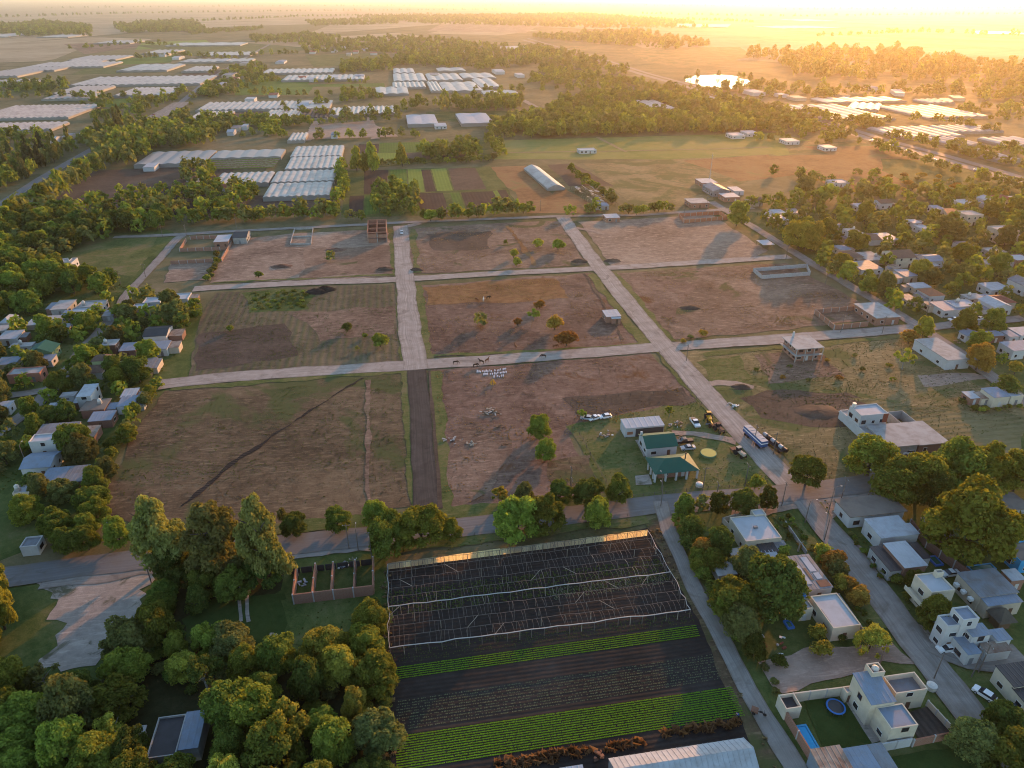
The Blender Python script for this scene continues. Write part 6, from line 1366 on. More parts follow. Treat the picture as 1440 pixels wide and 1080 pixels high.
def leaf_cloud(r, lobes, n, size, zmin, squash=1.0, droop=0.0):
    "leaf quads on the shells of lobes [(centre, radius)] plus a rough core in each lobe"
    C = np.array([l[0] for l in lobes]); Rr = np.array([l[1] for l in lobes])
    p = Rr**2/np.sum(Rr**2); idx = r.choice(len(lobes), int(n*1.7), p=p)
    d = r.normal(size=(len(idx), 3)); d /= np.linalg.norm(d, axis=1)[:, None]; d[:,2] = np.where(d[:,2] < -.35, -d[:,2], d[:,2])
    rad = (0.70 + .36*r.random(len(idx))**.7)
    # sprigs: let the surface swell and sink in small tufts
    tuft = r.normal(size=(len(lobes), 14, 3)); tuft /= np.linalg.norm(tuft, axis=2)[:,:,None]
    near = np.max(np.einsum('ij,ikj->ik', d, tuft[idx]), axis=1); rad *= .74 + .40*np.clip((near-.72)/.28, 0, 1)
    pos = C[idx] + d*(Rr[idx]*rad)[:, None]; pos[:,2] -= droop*np.maximum(0, rad-.8)
    # drop leaves well inside another lobe
    dist = np.linalg.norm(pos[:,None,:]-C[None], axis=2)/Rr[None]; dist[np.arange(len(idx)), idx] = 9
    keep = (dist.min(axis=1) > .72) & (pos[:,2] > zmin); pos = pos[keep][:n]; d = d[keep][:n]; N = len(pos)
    nn = d*.75 + r.normal(size=(N,3))*.5 + np.array([0,0,.25]); nn /= np.linalg.norm(nn, axis=1)[:,None]
    t = np.cross(nn, r.normal(size=(N,3))); t /= np.linalg.norm(t, axis=1)[:,None]; b = np.cross(nn, t)
    s = size*(.5+1.1*r.random((N,1))); a = s*(.55+.3*r.random((N,1)))
    Q = np.stack([pos-t*s, pos-b*a+nn*s*.15, pos+t*s, pos+b*a+nn*s*.15], 1).reshape(-1,3)
    F = np.arange(4*N).reshape(-1,4)
    # cores
    cv = np.array([(0,0,1),(.9,0,.4),(.28,.85,.4),(-.73,.53,.4),(-.73,-.53,.4),(.28,-.85,.4),(.73,.53,-.4),(-.28,.85,-.4),(-.9,0,-.4),(-.28,-.85,-.4),(.73,-.53,-.4),(0,0,-1)])
    cf = [(0,1,2,2),(0,2,3,3),(0,3,4,4),(0,4,5,5),(0,5,1,1),(1,6,2,2),(2,7,3,3),(3,8,4,4),(4,9,5,5),(5,10,1,1),(6,7,2,2),(7,8,3,3),(8,9,4,4),(9,10,5,5),(10,6,1,1),(11,7,6,6),(11,8,7,7),(11,9,8,8),(11,10,9,9),(11,6,10,10)]
    return Q, F, [(c + cv*rr*.66*(.85+.3*r.random((12,1)))) for c, rr in lobes], cf
def cloud_mesh(name, r, lobes, n, size, zmin, droop=0.0):
    Q, F, cores, cf = leaf_cloud(r, lobes, n, size, zmin, 1.0, droop)
    V_ = [tuple(v) for v in Q]; F_ = [tuple(f) for f in F]
    for cr in cores:
        o = len(V_); V_ += [tuple(v) for v in cr]; F_ += [(o+f[0], o+f[1], o+f[2]) for f in cf]
    me = bpy.data.meshes.new(name); me.from_pydata(V_, [], F_); me.materials.append(LEAF['mid']); me.update(); return me
def lobes_for(kind, r):
    L = []
    if kind == 'round':
        for i in range(17):
            a = r.uniform(0, 6.28); u = r.uniform(-.75, 1); q = math.sqrt(max(0, 1-u*u))*r.uniform(.55, 1); L.append(((.32*q*math.cos(a), .32*q*math.sin(a), .58+.27*u), r.uniform(.09, .21)))
        L.append(((0,0,.58), .3))
        for i in range(8): a = i*.785+r.uniform(-.3,.3); L.append(((.30*math.cos(a), .30*math.sin(a), r.uniform(.24,.34)), r.uniform(.13,.17)))
    elif kind == 'spread':
        for i in range(22):
            a = r.uniform(0, 6.28); q = r.uniform(.1, 1)**.6; L.append(((.38*q*math.cos(a), .38*q*math.sin(a), .45+.36*(1-q*q)*r.uniform(.6,1.1)+r.uniform(-.06,.08)), r.uniform(.08, .19)))
        L.append(((0,0,.5), .26))
        for i in range(10): a = i*.628+r.uniform(-.3,.3); L.append(((.33*math.cos(a), .33*math.sin(a), r.uniform(.22,.33)), r.uniform(.12,.16)))
    elif kind == 'tall':
        for i in range(44):
            z = r.uniform(.17, .95); q = (.36 if z < .62 else .36*(1-(z-.62)/.42))*r.uniform(.35,1); a = r.uniform(0, 6.28); L.append(((q*math.cos(a), q*math.sin(a), z), r.uniform(.09,.15)*(1.1-.35*z)))
        L.append(((0,0,.45), .2)); L.append(((0,0,.65), .16))
    elif kind == 'cone':
        for i in range(26):
            z = r.uniform(.12, .95); q = .42*(1-z)*r.uniform(.6,1.05); a = r.uniform(0, 6.28); L.append(((q*math.cos(a), q*math.sin(a), z), .05+.13*(1-z)))
        L.append(((0,0,.3), .2))
    elif kind == 'willow':
        for i in range(16):
            a = r.uniform(0, 6.28); q = r.uniform(.3, 1); L.append(((.36*q*math.cos(a), .36*q*math.sin(a), .62+.2*(1-q)), r.uniform(.13,.18)))
            L.append(((.4*math.cos(a), .4*math.sin(a), r.uniform(.18,.45)), r.uniform(.08,.12)))
        L.append(((0,0,.6), .28))
    elif kind == 'bush':
        for i in range(12):
            a = r.uniform(0, 6.28); q = r.uniform(.1, 1); L.append(((.32*q*math.cos(a), .32*q*math.sin(a), .35+.35*(1-q*q)*r.uniform(.6,1.1)), r.uniform(.16,.24)))
        L.append(((0,0,.35), .3))
    elif kind == 'sparse':
        for i in range(18):
            a = r.uniform(0, 6.28); q = r.uniform(.15, 1); L.append(((.40*q*math.cos(a), .40*q*math.sin(a), .4+.45*r.random()*(1.15-q*.5)), r.uniform(.07,.13)))
    return L
KINDS = ('round','spread','tall','cone','willow','bush','sparse')
NAME = {'round':'broadleaf_tree','spread':'broadleaf_tree','tall':'poplar_tree','cone':'conifer_tree','willow':'willow_tree','bush':'shrub','sparse':'young_tree'}
CAT = {'bush':'shrub'}
CR = {}
for ki, k in enumerate(KINDS):
    hi = {'round':7200,'spread':8400,'tall':11000,'cone':3200,'willow':4000,'bush':1800,'sparse':1700}[k]
    for lod, (n, sz) in enumerate(((hi, .0225), (int(hi*.4), .038), (int(hi*.12), .07))):
        for var in range(6 if lod < 2 else 3):
            r = np.random.default_rng(100*ki+var); L = lobes_for(k, r)
            CR[(k, lod, var)] = cloud_mesh('crown', r, L, n, sz*(1.25 if k == 'bush' else .8 if k == 'tall' else 1), .04 if k in ('bush','willow') else .12)
def trunk_mesh(k, r):
    mb = MB(); top = {'round':.55,'spread':.45,'tall':.8,'cone':.85,'willow':.55,'bush':.3,'sparse':.6}[k]; b = .028 if k != 'tall' else .035
    mb.tube([(0,0,-.02),(r.uniform(-.01,.01),r.uniform(-.01,.01),top*.5),(r.uniform(-.02,.02),r.uniform(-.02,.02),top)], [b, b*.75, b*.35], 7)
    for i in range(5):
        a = r.uniform(0,6.28); z = top*r.uniform(.35,.8); mb.tube([(0,0,z),(.14*math.cos(a),.14*math.sin(a),z+.12),(.27*math.cos(a),.27*math.sin(a),z+.2)], [b*.5,b*.35,b*.12], 5)
    return mb.mesh('trunk')
TRK = {}
for k in KINDS:
    for var in range(2): me = trunk_mesh(k, np.random.default_rng(len(TRK)+5)); me.materials.append(M['bark'] if k != 'sparse' else M['bark_pale']); TRK[(k, var)] = me
TREES = []     # dicts: kind, position, diameter, height, palette, group, zone label or own label
def tree_at(kind, x, y, dpx, hr=1.0, pal='mid', label=None, zone=None, group=None):
    "x, y, dpx: centre and width of the crown in the photo"
    h = 5.0
    for _ in range(4):
        p = G(x, y, h*.54); d = 1.14*dpx/ppm(p); h = d*hr*.95
    p = G(x, y, h*.54); TREES.append(dict(kind=kind, p=Vector((p.x,p.y,0)), d=d, h=h, pal=pal, label=label, zone=zone, group=group))
def near_built(p, rad):
    for c, W, D, a in BUILT:
        dx, dy = p.x-c.x, p.y-c.y
        if abs(dx) > W+D+rad or abs(dy) > W+D+rad: continue
        u = abs(dx*math.cos(a)+dy*math.sin(a)); v = abs(-dx*math.sin(a)+dy*math.cos(a))
        if u < W/2+rad and v < D/2+rad: return True
    return False
def hides_built(p, d, h):
    "would this crown stand right in front of a building, as seen from the camera?"
    return near_built(Vector((p.x, p.y+d*.5, 0)), 0) and random.random() < .6
def near_road(p, rad):
    for pts, wd in ROADS:
        for i in range(len(pts)-1):
            a, b = pts[i], pts[i+1]; ab = b-a; t = max(0, min(1, (p-a).dot(ab)/max(ab.length_squared, 1e-6)))
            if (a+ab*t-p).length < wd/2+rad: return True
    return False
def scatter(poly, spacing, dr, kinds, pals, zone, group, hr=(.85,1.15), world=False, avoid=True, clear=None, limit=999, front=False):
    P = [G(x, y) for x, y in poly]; W = [(p.x, p.y) for p in P]; x0, x1 = min(a for a, _ in W), max(a for a, _ in W); y0, y1 = min(b for _, b in W), max(b for _, b in W)
    cl = [[(G(x, y).x, G(x, y).y) for x, y in c] for c in (clear or [])]
    pts = []; tries = int((x1-x0)*(y1-y0)/spacing**2*9)
    for _ in range(min(tries, 60000)):
        x, y = random.uniform(x0,x1), random.uniform(y0,y1)
        if not inpoly(x, y, W) or any(inpoly(x, y, c) for c in cl): continue
        if any((x-a)**2+(y-b)**2 < spacing**2 for a, b in pts): continue
        p = Vector((x,y,0)); d = random.uniform(*dr); k = random.choice(kinds)
        h = d*random.uniform(*hr)*(2.2 if k == 'tall' else 1.9 if k == 'cone' else .8 if k == 'bush' else 1)
        if avoid and (near_built(p, d*.30) or near_road(p, d*.22)): continue
        if front and hides_built(p, d, h): continue
        pts.append((x,y)); TREES.append(dict(kind=k, p=p, d=d, h=h, pal=random.choice(pals), label=None, zone=zone, group=group))
        if len(pts) >= limit: break
def row(px, gap, dr, kinds, pals, zone, group, hr=(.85,1.1), wob=.8):
    pts = [G(*p) for p in px]
    for i in range(len(pts)-1):
        L = (pts[i+1]-pts[i]).length; k = max(1, int(L/gap))
        for j in range(k):
            p = pts[i].lerp(pts[i+1], (j+random.uniform(.2,.8))/k)+Vector((random.gauss(0,wob), random.gauss(0,wob), 0)); d = random.uniform(*dr); kd = random.choice(kinds)
            TREES.append(dict(kind=kd, p=p, d=d, h=d*random.uniform(*hr)*(2.0 if kd == 'tall' else 1.8 if kd == 'cone' else 1), pal=random.choice(pals), label=None, zone=zone, group=group))
# --- single trees one can point to
for a in [('tall',215,746,84,1.4,'gum','tall bushy tree leftmost of the three giants on the road'),('tall',300,752,84,1.45,'gum','tall bushy tree in the middle of the three giants'),('tall',369,757,70,2.05,'gum','tallest slim tree rightmost of the three giants'),
    ('round',250,770,44,1.5,'olive','dark tree squeezed between the left and middle giants'),('round',330,800,40,1.2,'olive','dark low tree between the middle and right giants'),
    ('round',412,735,34,1.0,'deep','small round tree first right of the three giants, beside the road'),('round',473,729,38,1.0,'mid','round tree second right of the giants, beside the road'),('sparse',395,725,26,1.0,'olive','thin pale sapling just right of the tallest giant'),
    ('round',530,721,38,1.0,'fresh','bright tree behind the roadside pair, foot of the mud road'),('spread',546,747,56,1.05,'mid','left tree of the roadside pair at foot of the mud road'),('spread',592,738,58,1.05,'fresh','right tree of the roadside pair at foot of the mud road'),('round',635,743,34,.9,'fresh','small loose tree right of the roadside pair'),('bush',558,779,13,1.1,'yellow','tiny lime shrub at the corner of the greenhouse frame'),
    ('sparse',702,697,30,1.0,'yellow','pale yellowish tree north of the road'),('round',738,694,33,1.0,'olive','dark round tree next to the pale yellowish one'),('spread',726,728,60,1.05,'fresh','left tree of the big twin crowns south of the road'),('spread',770,721,54,1.05,'mid','right tree of the big twin crowns south of the road'),('round',788,690,34,1.05,'deep','dark round tree by the pole north of the road'),('round',827,691,46,.95,'deep','wide dark tree north of the road before the yard'),('round',872,686,40,.95,'mid','tree at the left corner of the farmyard'),('round',841,718,42,1.05,'fresh','round tree alone south of the road below the yard'),
    ('round',757,599,32,1.0,'fresh','upper of two round trees in the brown field'),('round',768,632,32,1.0,'fresh','lower of two round trees in the brown field'),('sparse',942,578,16,1.0,'fresh','small lime sapling behind the farmyard'),('sparse',818,581,13,1.0,'fresh','small sapling beside the row of wrecks'),
    ('round',964,711,30,1.1,'mid','first roadside ball tree left of the corner house'),('round',986,707,24,1.15,'mid','second roadside ball tree, narrow'),('round',1012,706,28,1.2,'deep','third roadside ball tree, dark'),('round',1049,705,36,1.05,'deep','fourth roadside ball tree, widest of the row'),('round',1082,698,30,1.15,'deep','fifth roadside ball tree beside the dirt corner'),('bush',1063,677,24,1.0,'fresh','leafy shrub at the farmyard corner by the lamp'),('round',1137,661,44,1.05,'mid','round tree alone at the crossroads'),
    ('round',1228,641,60,1.0,'fresh','loose light green tree left of the terrace house'),('spread',1262,672,66,1.0,'mid','broad tree at the end of the dirt road bend'),('spread',1298,664,70,1.05,'fresh','bright broad tree in front of the terrace house'),('round',1318,690,50,1.2,'deep','dark upright tree below the terrace house'),('spread',1352,652,82,.9,'mid','wide domed tree right of the terrace house'),('spread',1392,655,70,.9,'fresh','wide domed tree next right of the first dome'),('spread',1436,662,60,1.0,'fresh','tree cut by the right edge above the huge tree'),('spread',1373,728,122,.95,'fresh','huge spreading tree dominating the near right gardens'),
    ('round',1090,822,92,1.0,'deep','largest dark round tree in the near gardens'),('round',1052,790,44,1.0,'olive','rusty green tree above left of the largest garden tree'),('spread',1030,838,60,1.0,'mid','bushy tree beside the gravel lane'),('round',1044,872,56,.95,'olive','grey-green tree below the lane-side tree'),('round',1062,908,40,.9,'deep','dark tree at the lower corner of the shady lawn'),('round',1012,760,42,.95,'deep','dark garden tree left of the cream corner house'),('bush',990,768,32,1.1,'rust','rust-tinted shrub in the corner garden'),('bush',1004,784,34,1.0,'mid','green shrub below the rust-tinted one'),('bush',975,738,36,1.0,'deep','dark shrub mass behind ball trees'),
    ('bush',1104,775,22,.9,'fresh','bright green shrub beside the blue drum'),('willow',1227,898,42,.95,'yellow','weeping yellow-green willow at the dirt lot corner'),('bush',1151,886,24,1.2,'yellow','golden shrub upper of two on dirt lot edge'),('bush',1156,909,27,1.1,'yellow','golden shrub lower of two on dirt lot edge'),('bush',1096,928,22,.95,'deep','single round shrub on the bare dirt lot'),
    ('round',1318,860,46,1.1,'mid','round tree in front of the square cream house'),('round',1372,1036,60,1.0,'olive','feathery tree by the street, lower right'),('round',1412,1012,56,1.0,'deep','dark tree on the verge below the white car'),('spread',1432,1068,70,1.0,'mid','tree cut by the lower right corner'),('round',1290,818,34,1.0,'deep','dark shrub tree beside the balcony'),
    ('round',1137,661,10,1.0,'mid',None),
    ('round',676,447,19,1.05,'fresh','small round tree in the middle block near the horses'),('sparse',750,441,19,1.0,'fresh','lime sapling right of centre in the middle block'),('bush',780,452,26,.9,'rust','rusty shrub in the middle block, largest'),('bush',797,474,30,.8,'rust','low rusty scrub near the lower edge of the middle block'),('bush',728,452,13,.9,'rust','small rusty shrub beside the lime sapling'),('bush',759,427,15,.9,'rust','dark rusty shrub above the lime sapling'),
    ('bush',534,477,26,.8,'fresh','low round shrub in the left middle block near the street'),('bush',488,459,16,.9,'deep','dark round shrub in the left middle block'),('bush',513,471,9,.9,'fresh','tiny shrub beside the low round one'),('bush',323,461,12,.9,'fresh','small shrub in the left part of the left middle block'),('bush',502,489,7,1,'mid','tiny dark shrub by the left dirt road'),
    ('round',464,359,16,1.0,'deep','lone round shrub-like tree in upper left straw field'),('bush',363,385,11,1.0,'deep','lone dark shrub above the cross street'),
    ('bush',722,355,14,1.0,'yellow','first lime shrub in the upper middle block'),('bush',726,367,13,1.1,'yellow','second lime shrub in the upper middle block'),('bush',757,341,16,.9,'yellow','third lime shrub in the upper middle block'),('bush',785,343,20,.8,'fresh','wide shrub in the upper middle block'),('bush',711,340,7,1,'yellow','small lime shrub left in upper middle block'),
    ('sparse',1273,503,32,1.0,'yellow','pale lime tree beside the long white building'),('round',1302,458,28,1.1,'yellow','lime tree at the street corner above the long white building'),('bush',1280,472,26,.8,'rust','rusty scrub at the street corner'),('round',1378,501,40,.95,'rust','golden-orange tree at right end of the long white building'),('round',1359,452,32,1.05,'mid','round tree beyond the street right of the corner'),('round',1400,450,34,1.0,'mid','round tree by the parked cars at right'),('round',1378,478,30,1.0,'fresh','round tree before the blue-roofed houses'),('round',1411,503,15,1.1,'deep','small round tree at the right-hand lane'),('bush',1430,516,22,.9,'yellow','golden shrub at the right edge lane'),('bush',1418,540,40,.8,'deep','dark bush mass above the cream farmhouse'),
    ('spread',1128,325,38,1.2,'yellow','tall yellow-green tree, left of pair beside right street'),('spread',1146,330,34,1.2,'yellow','tall yellow-green tree, right of pair beside right street'),('round',1038,299,30,1.1,'fresh','round yellow-green tree at the orange yard corner'),('round',1133,260,26,.9,'olive','lone round tree in the golden grass upper right'),
    ('sparse',1345,704,40,.9,'grey','bare grey tree below the bright broad tree')]:
    if a[6] is None: continue
    tree_at(*a)
# --- groups
LW = [(-60,905),(20,945),(125,968),(215,890),(262,905),(340,925),(400,905),(432,930),(470,900),(535,885),(548,1000),(552,1100),(330,1180),(-60,1180),(-220,1100),(-120,940)]
scatter(LW, 5.6, (6.5,11.5), ('spread','round','spread','round','sparse'), ('mid','deep','fresh','yellow','olive','fresh'), 'in the lower left wood', 'trees of the lower left wood', (.85,1.2), clear=[[(195,985),(305,975),(300,1075),(195,1085)], [(255,865),(400,830),(395,915),(330,918),(262,893)]], front=True)
scatter([(225,815),(250,805),(400,805),(395,830),(330,842),(270,875),(225,872)], 5.0, (6,9), ('round','spread'), ('deep','mid','deep'), 'under the three giant trees', 'trees under the giants')
scatter([(-60,790),(10,800),(35,835),(30,880),(0,915),(-120,940)], 5.5, (8,11), ('spread','tall','round'), ('fresh','yellow','mid'), 'at the left edge beside the gravel lot', 'trees at the left edge')
scatter([(60,752),(190,752),(192,775),(80,785)], 4.5, (6.5,9), ('spread','round'), ('fresh','mid'), 'behind the paved road at left', 'trees behind the paved road')
scatter([(60,690),(140,690),(140,750),(60,755),(30,720)], 6, (6.5,10), ('spread','round'), ('fresh','mid','olive'), 'beside the lower corner of the left village', 'trees by the left village corner', front=True)
row([(528,850),(533,905),(537,960),(540,1010)], 3.5, (2.8,4.2), ('bush','round'), ('mid','deep','fresh'), 'along the left side of the greenhouse frame', 'shrubs beside the greenhouse frame')
row([(148,700),(160,640),(190,590),(225,545)], 4.5, (3.5,7), ('round','bush','spread'), ('fresh','mid','olive'), 'between the left field and village', 'trees along the left field')
scatter([(0,470),(60,470),(150,420),(270,420),(280,440),(250,500),(205,545),(150,600),(120,690),(0,690),(-90,620),(-60,480)], 6.2, (5.5,11), ('round','spread','round','bush'), ('mid','deep','fresh','olive'), 'among the left village houses', 'trees of the left village', front=True)
scatter([(-80,320),(60,300),(140,300),(235,300),(240,322),(200,332),(120,345),(90,360),(60,385),(-80,400)], 7.5, (9,13), ('spread','round'), ('mid','fresh','deep'), 'in the left middle wood', 'trees of the left middle wood', front=False)
scatter([(-60,385),(80,380),(95,392),(160,398),(165,412),(130,418),(70,415),(50,440),(-60,455)], 7, (8,12), ('spread','round'), ('mid','deep','fresh'), 'above the left village', 'trees above the left village', front=True)
row([(-20,345),(30,312),(80,280),(130,248),(170,224),(205,204)], 8.5, (10,13), ('spread','round'), ('yellow','fresh','yellow'), 'along the left avenue', 'roadside trees of the left avenue', (1.1,1.4), 1.5)
scatter([(-40,245),(60,222),(125,196),(170,172),(175,180),(120,205),(20,262),(-40,285)], 8, (8,11), ('cone','round','round'), ('dark','deep','olive'), 'left of the left avenue', 'dark trees left of the avenue', (1.0,1.3))
scatter([(120,205),(200,180),(260,190),(300,205),(205,212),(210,232),(160,236)], 9, (10,14), ('spread','round'), ('fresh','mid','yellow'), 'in front of the left greenhouses', 'trees in front of the left greenhouses', (1.1,1.4))
scatter([(205,236),(300,234),(300,262),(345,262),(370,285),(300,305),(220,305),(130,290),(150,262)], 9.5, (8,12), ('spread','round'), ('mid','fresh','olive'), 'below the left greenhouses', 'trees below the left greenhouses', clear=[[(130,240),(260,236),(260,268),(110,285)]])
row([(262,314),(330,310),(400,308),(475,305)], 3.6, (8,12), ('round','spread'), ('mid','fresh','deep'), 'in the belt left of the frame house', 'trees of the belt along the upper road', (.8,1.1), 2.0)
row([(480,312),(512,309)], 6, (7,10), ('round','spread'), ('mid','deep'), 'in the belt beside the frame house', 'trees beside the frame house', (.9,1.1), 1.5)
scatter([(530,268),(585,268),(588,302),(545,308),(525,300)], 7, (7,10), ('round','spread','spread'), ('mid','deep','fresh'), 'in the clump among the crop strips', 'trees among the crop strips', (1.0,1.3))
row([(590,311),(650,307),(700,303),(752,300)], 4.0, (7,11), ('round','bush','spread'), ('fresh','yellow','mid'), 'in the belt along the upper road', 'trees of the belt along the upper road', (.8,1.05), 1.6)
row([(800,303),(835,299),(850,296)], 5.5, (8,11), ('round','spread'), ('olive','mid','fresh'), 'above the junction on the upper road', 'trees by the upper junction', (.8,1.0), 2)
row([(872,301),(910,300),(948,297)], 3.6, (6,9), ('round','bush'), ('yellow','fresh','olive'), 'in the golden row on the upper road', 'golden row on the upper road', (.8,1.0), 1.2)
row([(800,240),(830,262),(862,284),(872,292)], 9, (6,9), ('round','bush'), ('olive','mid'), 'along the edge of the torn greenhouse', 'trees by the torn greenhouse', (.8,1.1), 1.5)
row([(480,238),(484,262),(478,290)], 9, (8,11), ('round','spread'), ('fresh','mid'), 'beside the pale greenhouses', 'trees beside the pale greenhouses', (1,1.2), 1.5)
row([(490,236),(560,232),(640,229),(700,226)], 4.5, (6,9), ('bush','round'), ('olive','mid'), 'in the hedge above the crop strips', 'hedge above the crop strips', (.7,.9), 1.0)
scatter([(590,212),(665,206),(672,222),(600,226)], 8, (9,13), ('round','spread'), ('olive','deep','mid'), 'in the dark clump above the hedge', 'dark clump above the hedge', (.9,1.2))
for x, y, dd in ((500,222,17),(522,220,20),(565,216,16),(512,228,14)): tree_at('tall', x, y, dd, 1.9, 'yellow', None, 'among the far vegetable plots', 'poplars of the far plots')
row([(950,484),(990,470)], 5, (3,4.5), ('bush',), ('olive','rust'), 'at the wide street crossing', 'scrub at the crossing', (.5,.7))
row([(1150,372),(1185,392),(1225,412),(1262,432),(1285,447)], 6.5, (7,11), ('round','spread'), ('fresh','mid','yellow'), 'in the row along the right street', 'trees along the right street', (.85,1.1), 2.0)
scatter([(1150,372),(1080,330),(1070,300),(1240,272),(1440,272),(1500,330),(1500,470),(1420,470),(1340,440),(1290,440),(1220,405)], 9.5, (6,13), ('round','spread','round'), ('olive','mid','fresh','fresh','yellow'), 'among the right village houses', 'trees of the right village', (.85,1.1), front=True)
row([(1050,292),(1110,287),(1180,282),(1240,278)], 7, (9,12), ('round','spread'), ('olive','mid'), 'in the dark belt behind the right village', 'belt behind the right village', (.8,1.1), 2.5)
row([(950,735),(966,765),(982,800),(1003,840),(1022,872),(1040,905)], 3.0, (3.5,5.5), ('bush','round'), ('deep','mid','fresh'), 'in the hedge along the gravel lane', 'hedge along the gravel lane', (.8,1.1), .7)
row([(1145,780),(1165,800),(1185,825),(1200,848)], 2.6, (4.2,6), ('bush',), ('rust','olive','yellow'), 'in the orange hedge along the street', 'orange hedge', (.8,1.0), .5)
row([(1072,935),(1085,965),(1095,985)], 2.5, (1.6,2.6), ('bush',), ('olive','mid'), 'along the lane at the dirt lot', 'hedge at the dirt lot', (.7,.9), .3)
row([(1170,900),(1200,900)], 2.4, (2.6,3.6), ('bush',), ('deep','mid'), 'behind the dirt lot', 'hedge behind the dirt lot', (.7,.9), .3)
row([(1238,800),(1262,830),(1285,850)], 2.6, (2.2,3.6), ('bush',), ('deep','mid'), 'in front gardens along the right street', 'front garden shrubs', (.7,.9), .6)
row([(1395,980),(1418,1000),(1440,1020)], 3, (2.5,4), ('bush',), ('deep','mid'), 'beside the cream house at the right edge', 'shrubs at the right edge', (.7,.9), .6)
row([(1345,560),(1372,580),(1440,572)], 3, (2,3), ('bush',), ('mid','yellow'), 'in the hedge round the cream farmhouse', 'hedge of the cream farmhouse', (.6,.8), .3)
scatter([(1090,745),(1110,770),(1130,770),(1100,730)], 2.6, (1.6,3), ('bush',), ('deep','rust','mid'), 'in the flower garden of the corner house', 'corner garden shrubs', (.7,1.0))
scatter([(1040,520),(1130,505),(1210,500),(1290,520),(1280,545),(1100,535),(1060,545)], 9, (1.5,3.6), ('bush',), ('rust','olive','yellow'), 'scrubby in the right block', 'scrub of the right block', (.5,.8))
row([(288,398),(300,380),(306,362)], 4, (3.5,5), ('bush',), ('fresh','olive'), 'below the upper left brick yard', 'shrubs below the brick yard', (.7,.9), .8)
scatter([(350,412),(430,408),(430,432),(355,436)], 3.4, (2.2,3.6), ('bush',), ('mid','deep'), 'in the green weed patch, left middle block', 'green weed patch', (.35,.5))
row([(1395,300),(1440,296)], 7, (9,12), ('round','spread'), ('olive','mid'), 'at the top of the right village', 'trees at the top of the right village')
scatter([(1200,245),(1330,250),(1440,280),(1440,300),(1250,275)], 11, (5,9), ('bush','round'), ('olive','rust'), 'in the scrub near the highway', 'scrub near the highway', (.6,.9))
row([(1110,250),(1180,262),(1230,262)], 9, (5,8), ('bush','round'), ('olive','rust'), 'in the scrub behind the lone white house', 'scrub behind the lone house', (.6,.9), 2)
scatter(LW, 3.6, (2.5,5), ('bush',), ('mid','deep','olive','fresh'), 'in the undergrowth of the lower left wood', 'undergrowth of the lower left wood', (.7,1.1), clear=[[(195,985),(305,975),(300,1075),(195,1085)], [(255,865),(400,830),(395,915),(330,918),(262,893)]], limit=110)
scatter([(205,880),(225,850),(260,880),(262,905),(200,930),(150,940)], 3.4, (3,5), ('bush',), ('deep','mid'), 'on the edge of the gravel lot', 'shrubs at the gravel lot', (.7,1.0))
row([(1150,782),(1170,805),(1190,830),(1205,850)], 2.0, (4.2,6), ('bush','round'), ('rust','olive','yellow'), 'in the orange hedge along the street', 'orange hedge', (.85,1.05), .7)
row([(1105,724),(1150,787),(1200,852),(1234,890)], 1.7, (1.3,2.0), ('bush',), ('deep','mid'), 'in the low hedge beside the right-hand street', 'low street hedge', (.7,.9), .3)
row([(1195,748),(1225,795),(1240,815)], 2.2, (1.4,2.4), ('bush',), ('deep','mid'), 'in front of the corner shop houses', 'low hedge before the shop houses', (.7,.9), .4)
# --- build them
def build_trees():
    for t in TREES: t['px'] = t['d']*ppm(t['p'])
    byname = {}
    for t in TREES: byname.setdefault(NAME[t['kind']], []).append(t)
    rest = []; keepers = []
    for nme, L in byname.items():
        L.sort(key=lambda t: -t['px']); keepers += L[:300]; rest += L[300:]
    zones = {}
    for t in keepers:
        k = t['kind']; lod = 0 if t['px'] > 34 else 1 if t['px'] > 15 else 2
        root = empty(NAME[k], t['p'], random.uniform(0, 6.28)); a_, b_ = random.uniform(.88,1.14), random.uniform(.88,1.14); root.scale = (t['d']*a_, t['d']*b_, t['h']); root.rotation_euler = (random.uniform(-.07,.07), random.uniform(-.07,.07), root.rotation_euler.z)
        c = link('crown', CR[(k, lod, random.randrange(6 if lod < 2 else 3))], None, root); c.material_slots[0].link = 'OBJECT'; c.material_slots[0].material = LEAF[t['pal']]
        link('trunk', TRK[(k, random.randrange(2))], None, root)
        root['category'] = CAT.get(k, 'tree')
        if t['group']: root['group'] = t['group']
        if t['label']: root['label'] = t['label']
        else: zones.setdefault((t['zone'], NAME[k]), []).append(root)
    ADJ = {'broadleaf_tree':'leafy round-crowned tree','poplar_tree':'slim tall tree','conifer_tree':'dark pointed conifer','willow_tree':'drooping willow','shrub':'low leafy shrub','young_tree':'thin young tree'}
    for (z, nme), L in zones.items(): rank_labels(L, f'{ADJ[nme]} {z}, ' + '{}') if len(L) > 1 else L[0].__setitem__('label', f'{ADJ[nme]} {z}')
    return rest
REST = build_trees()
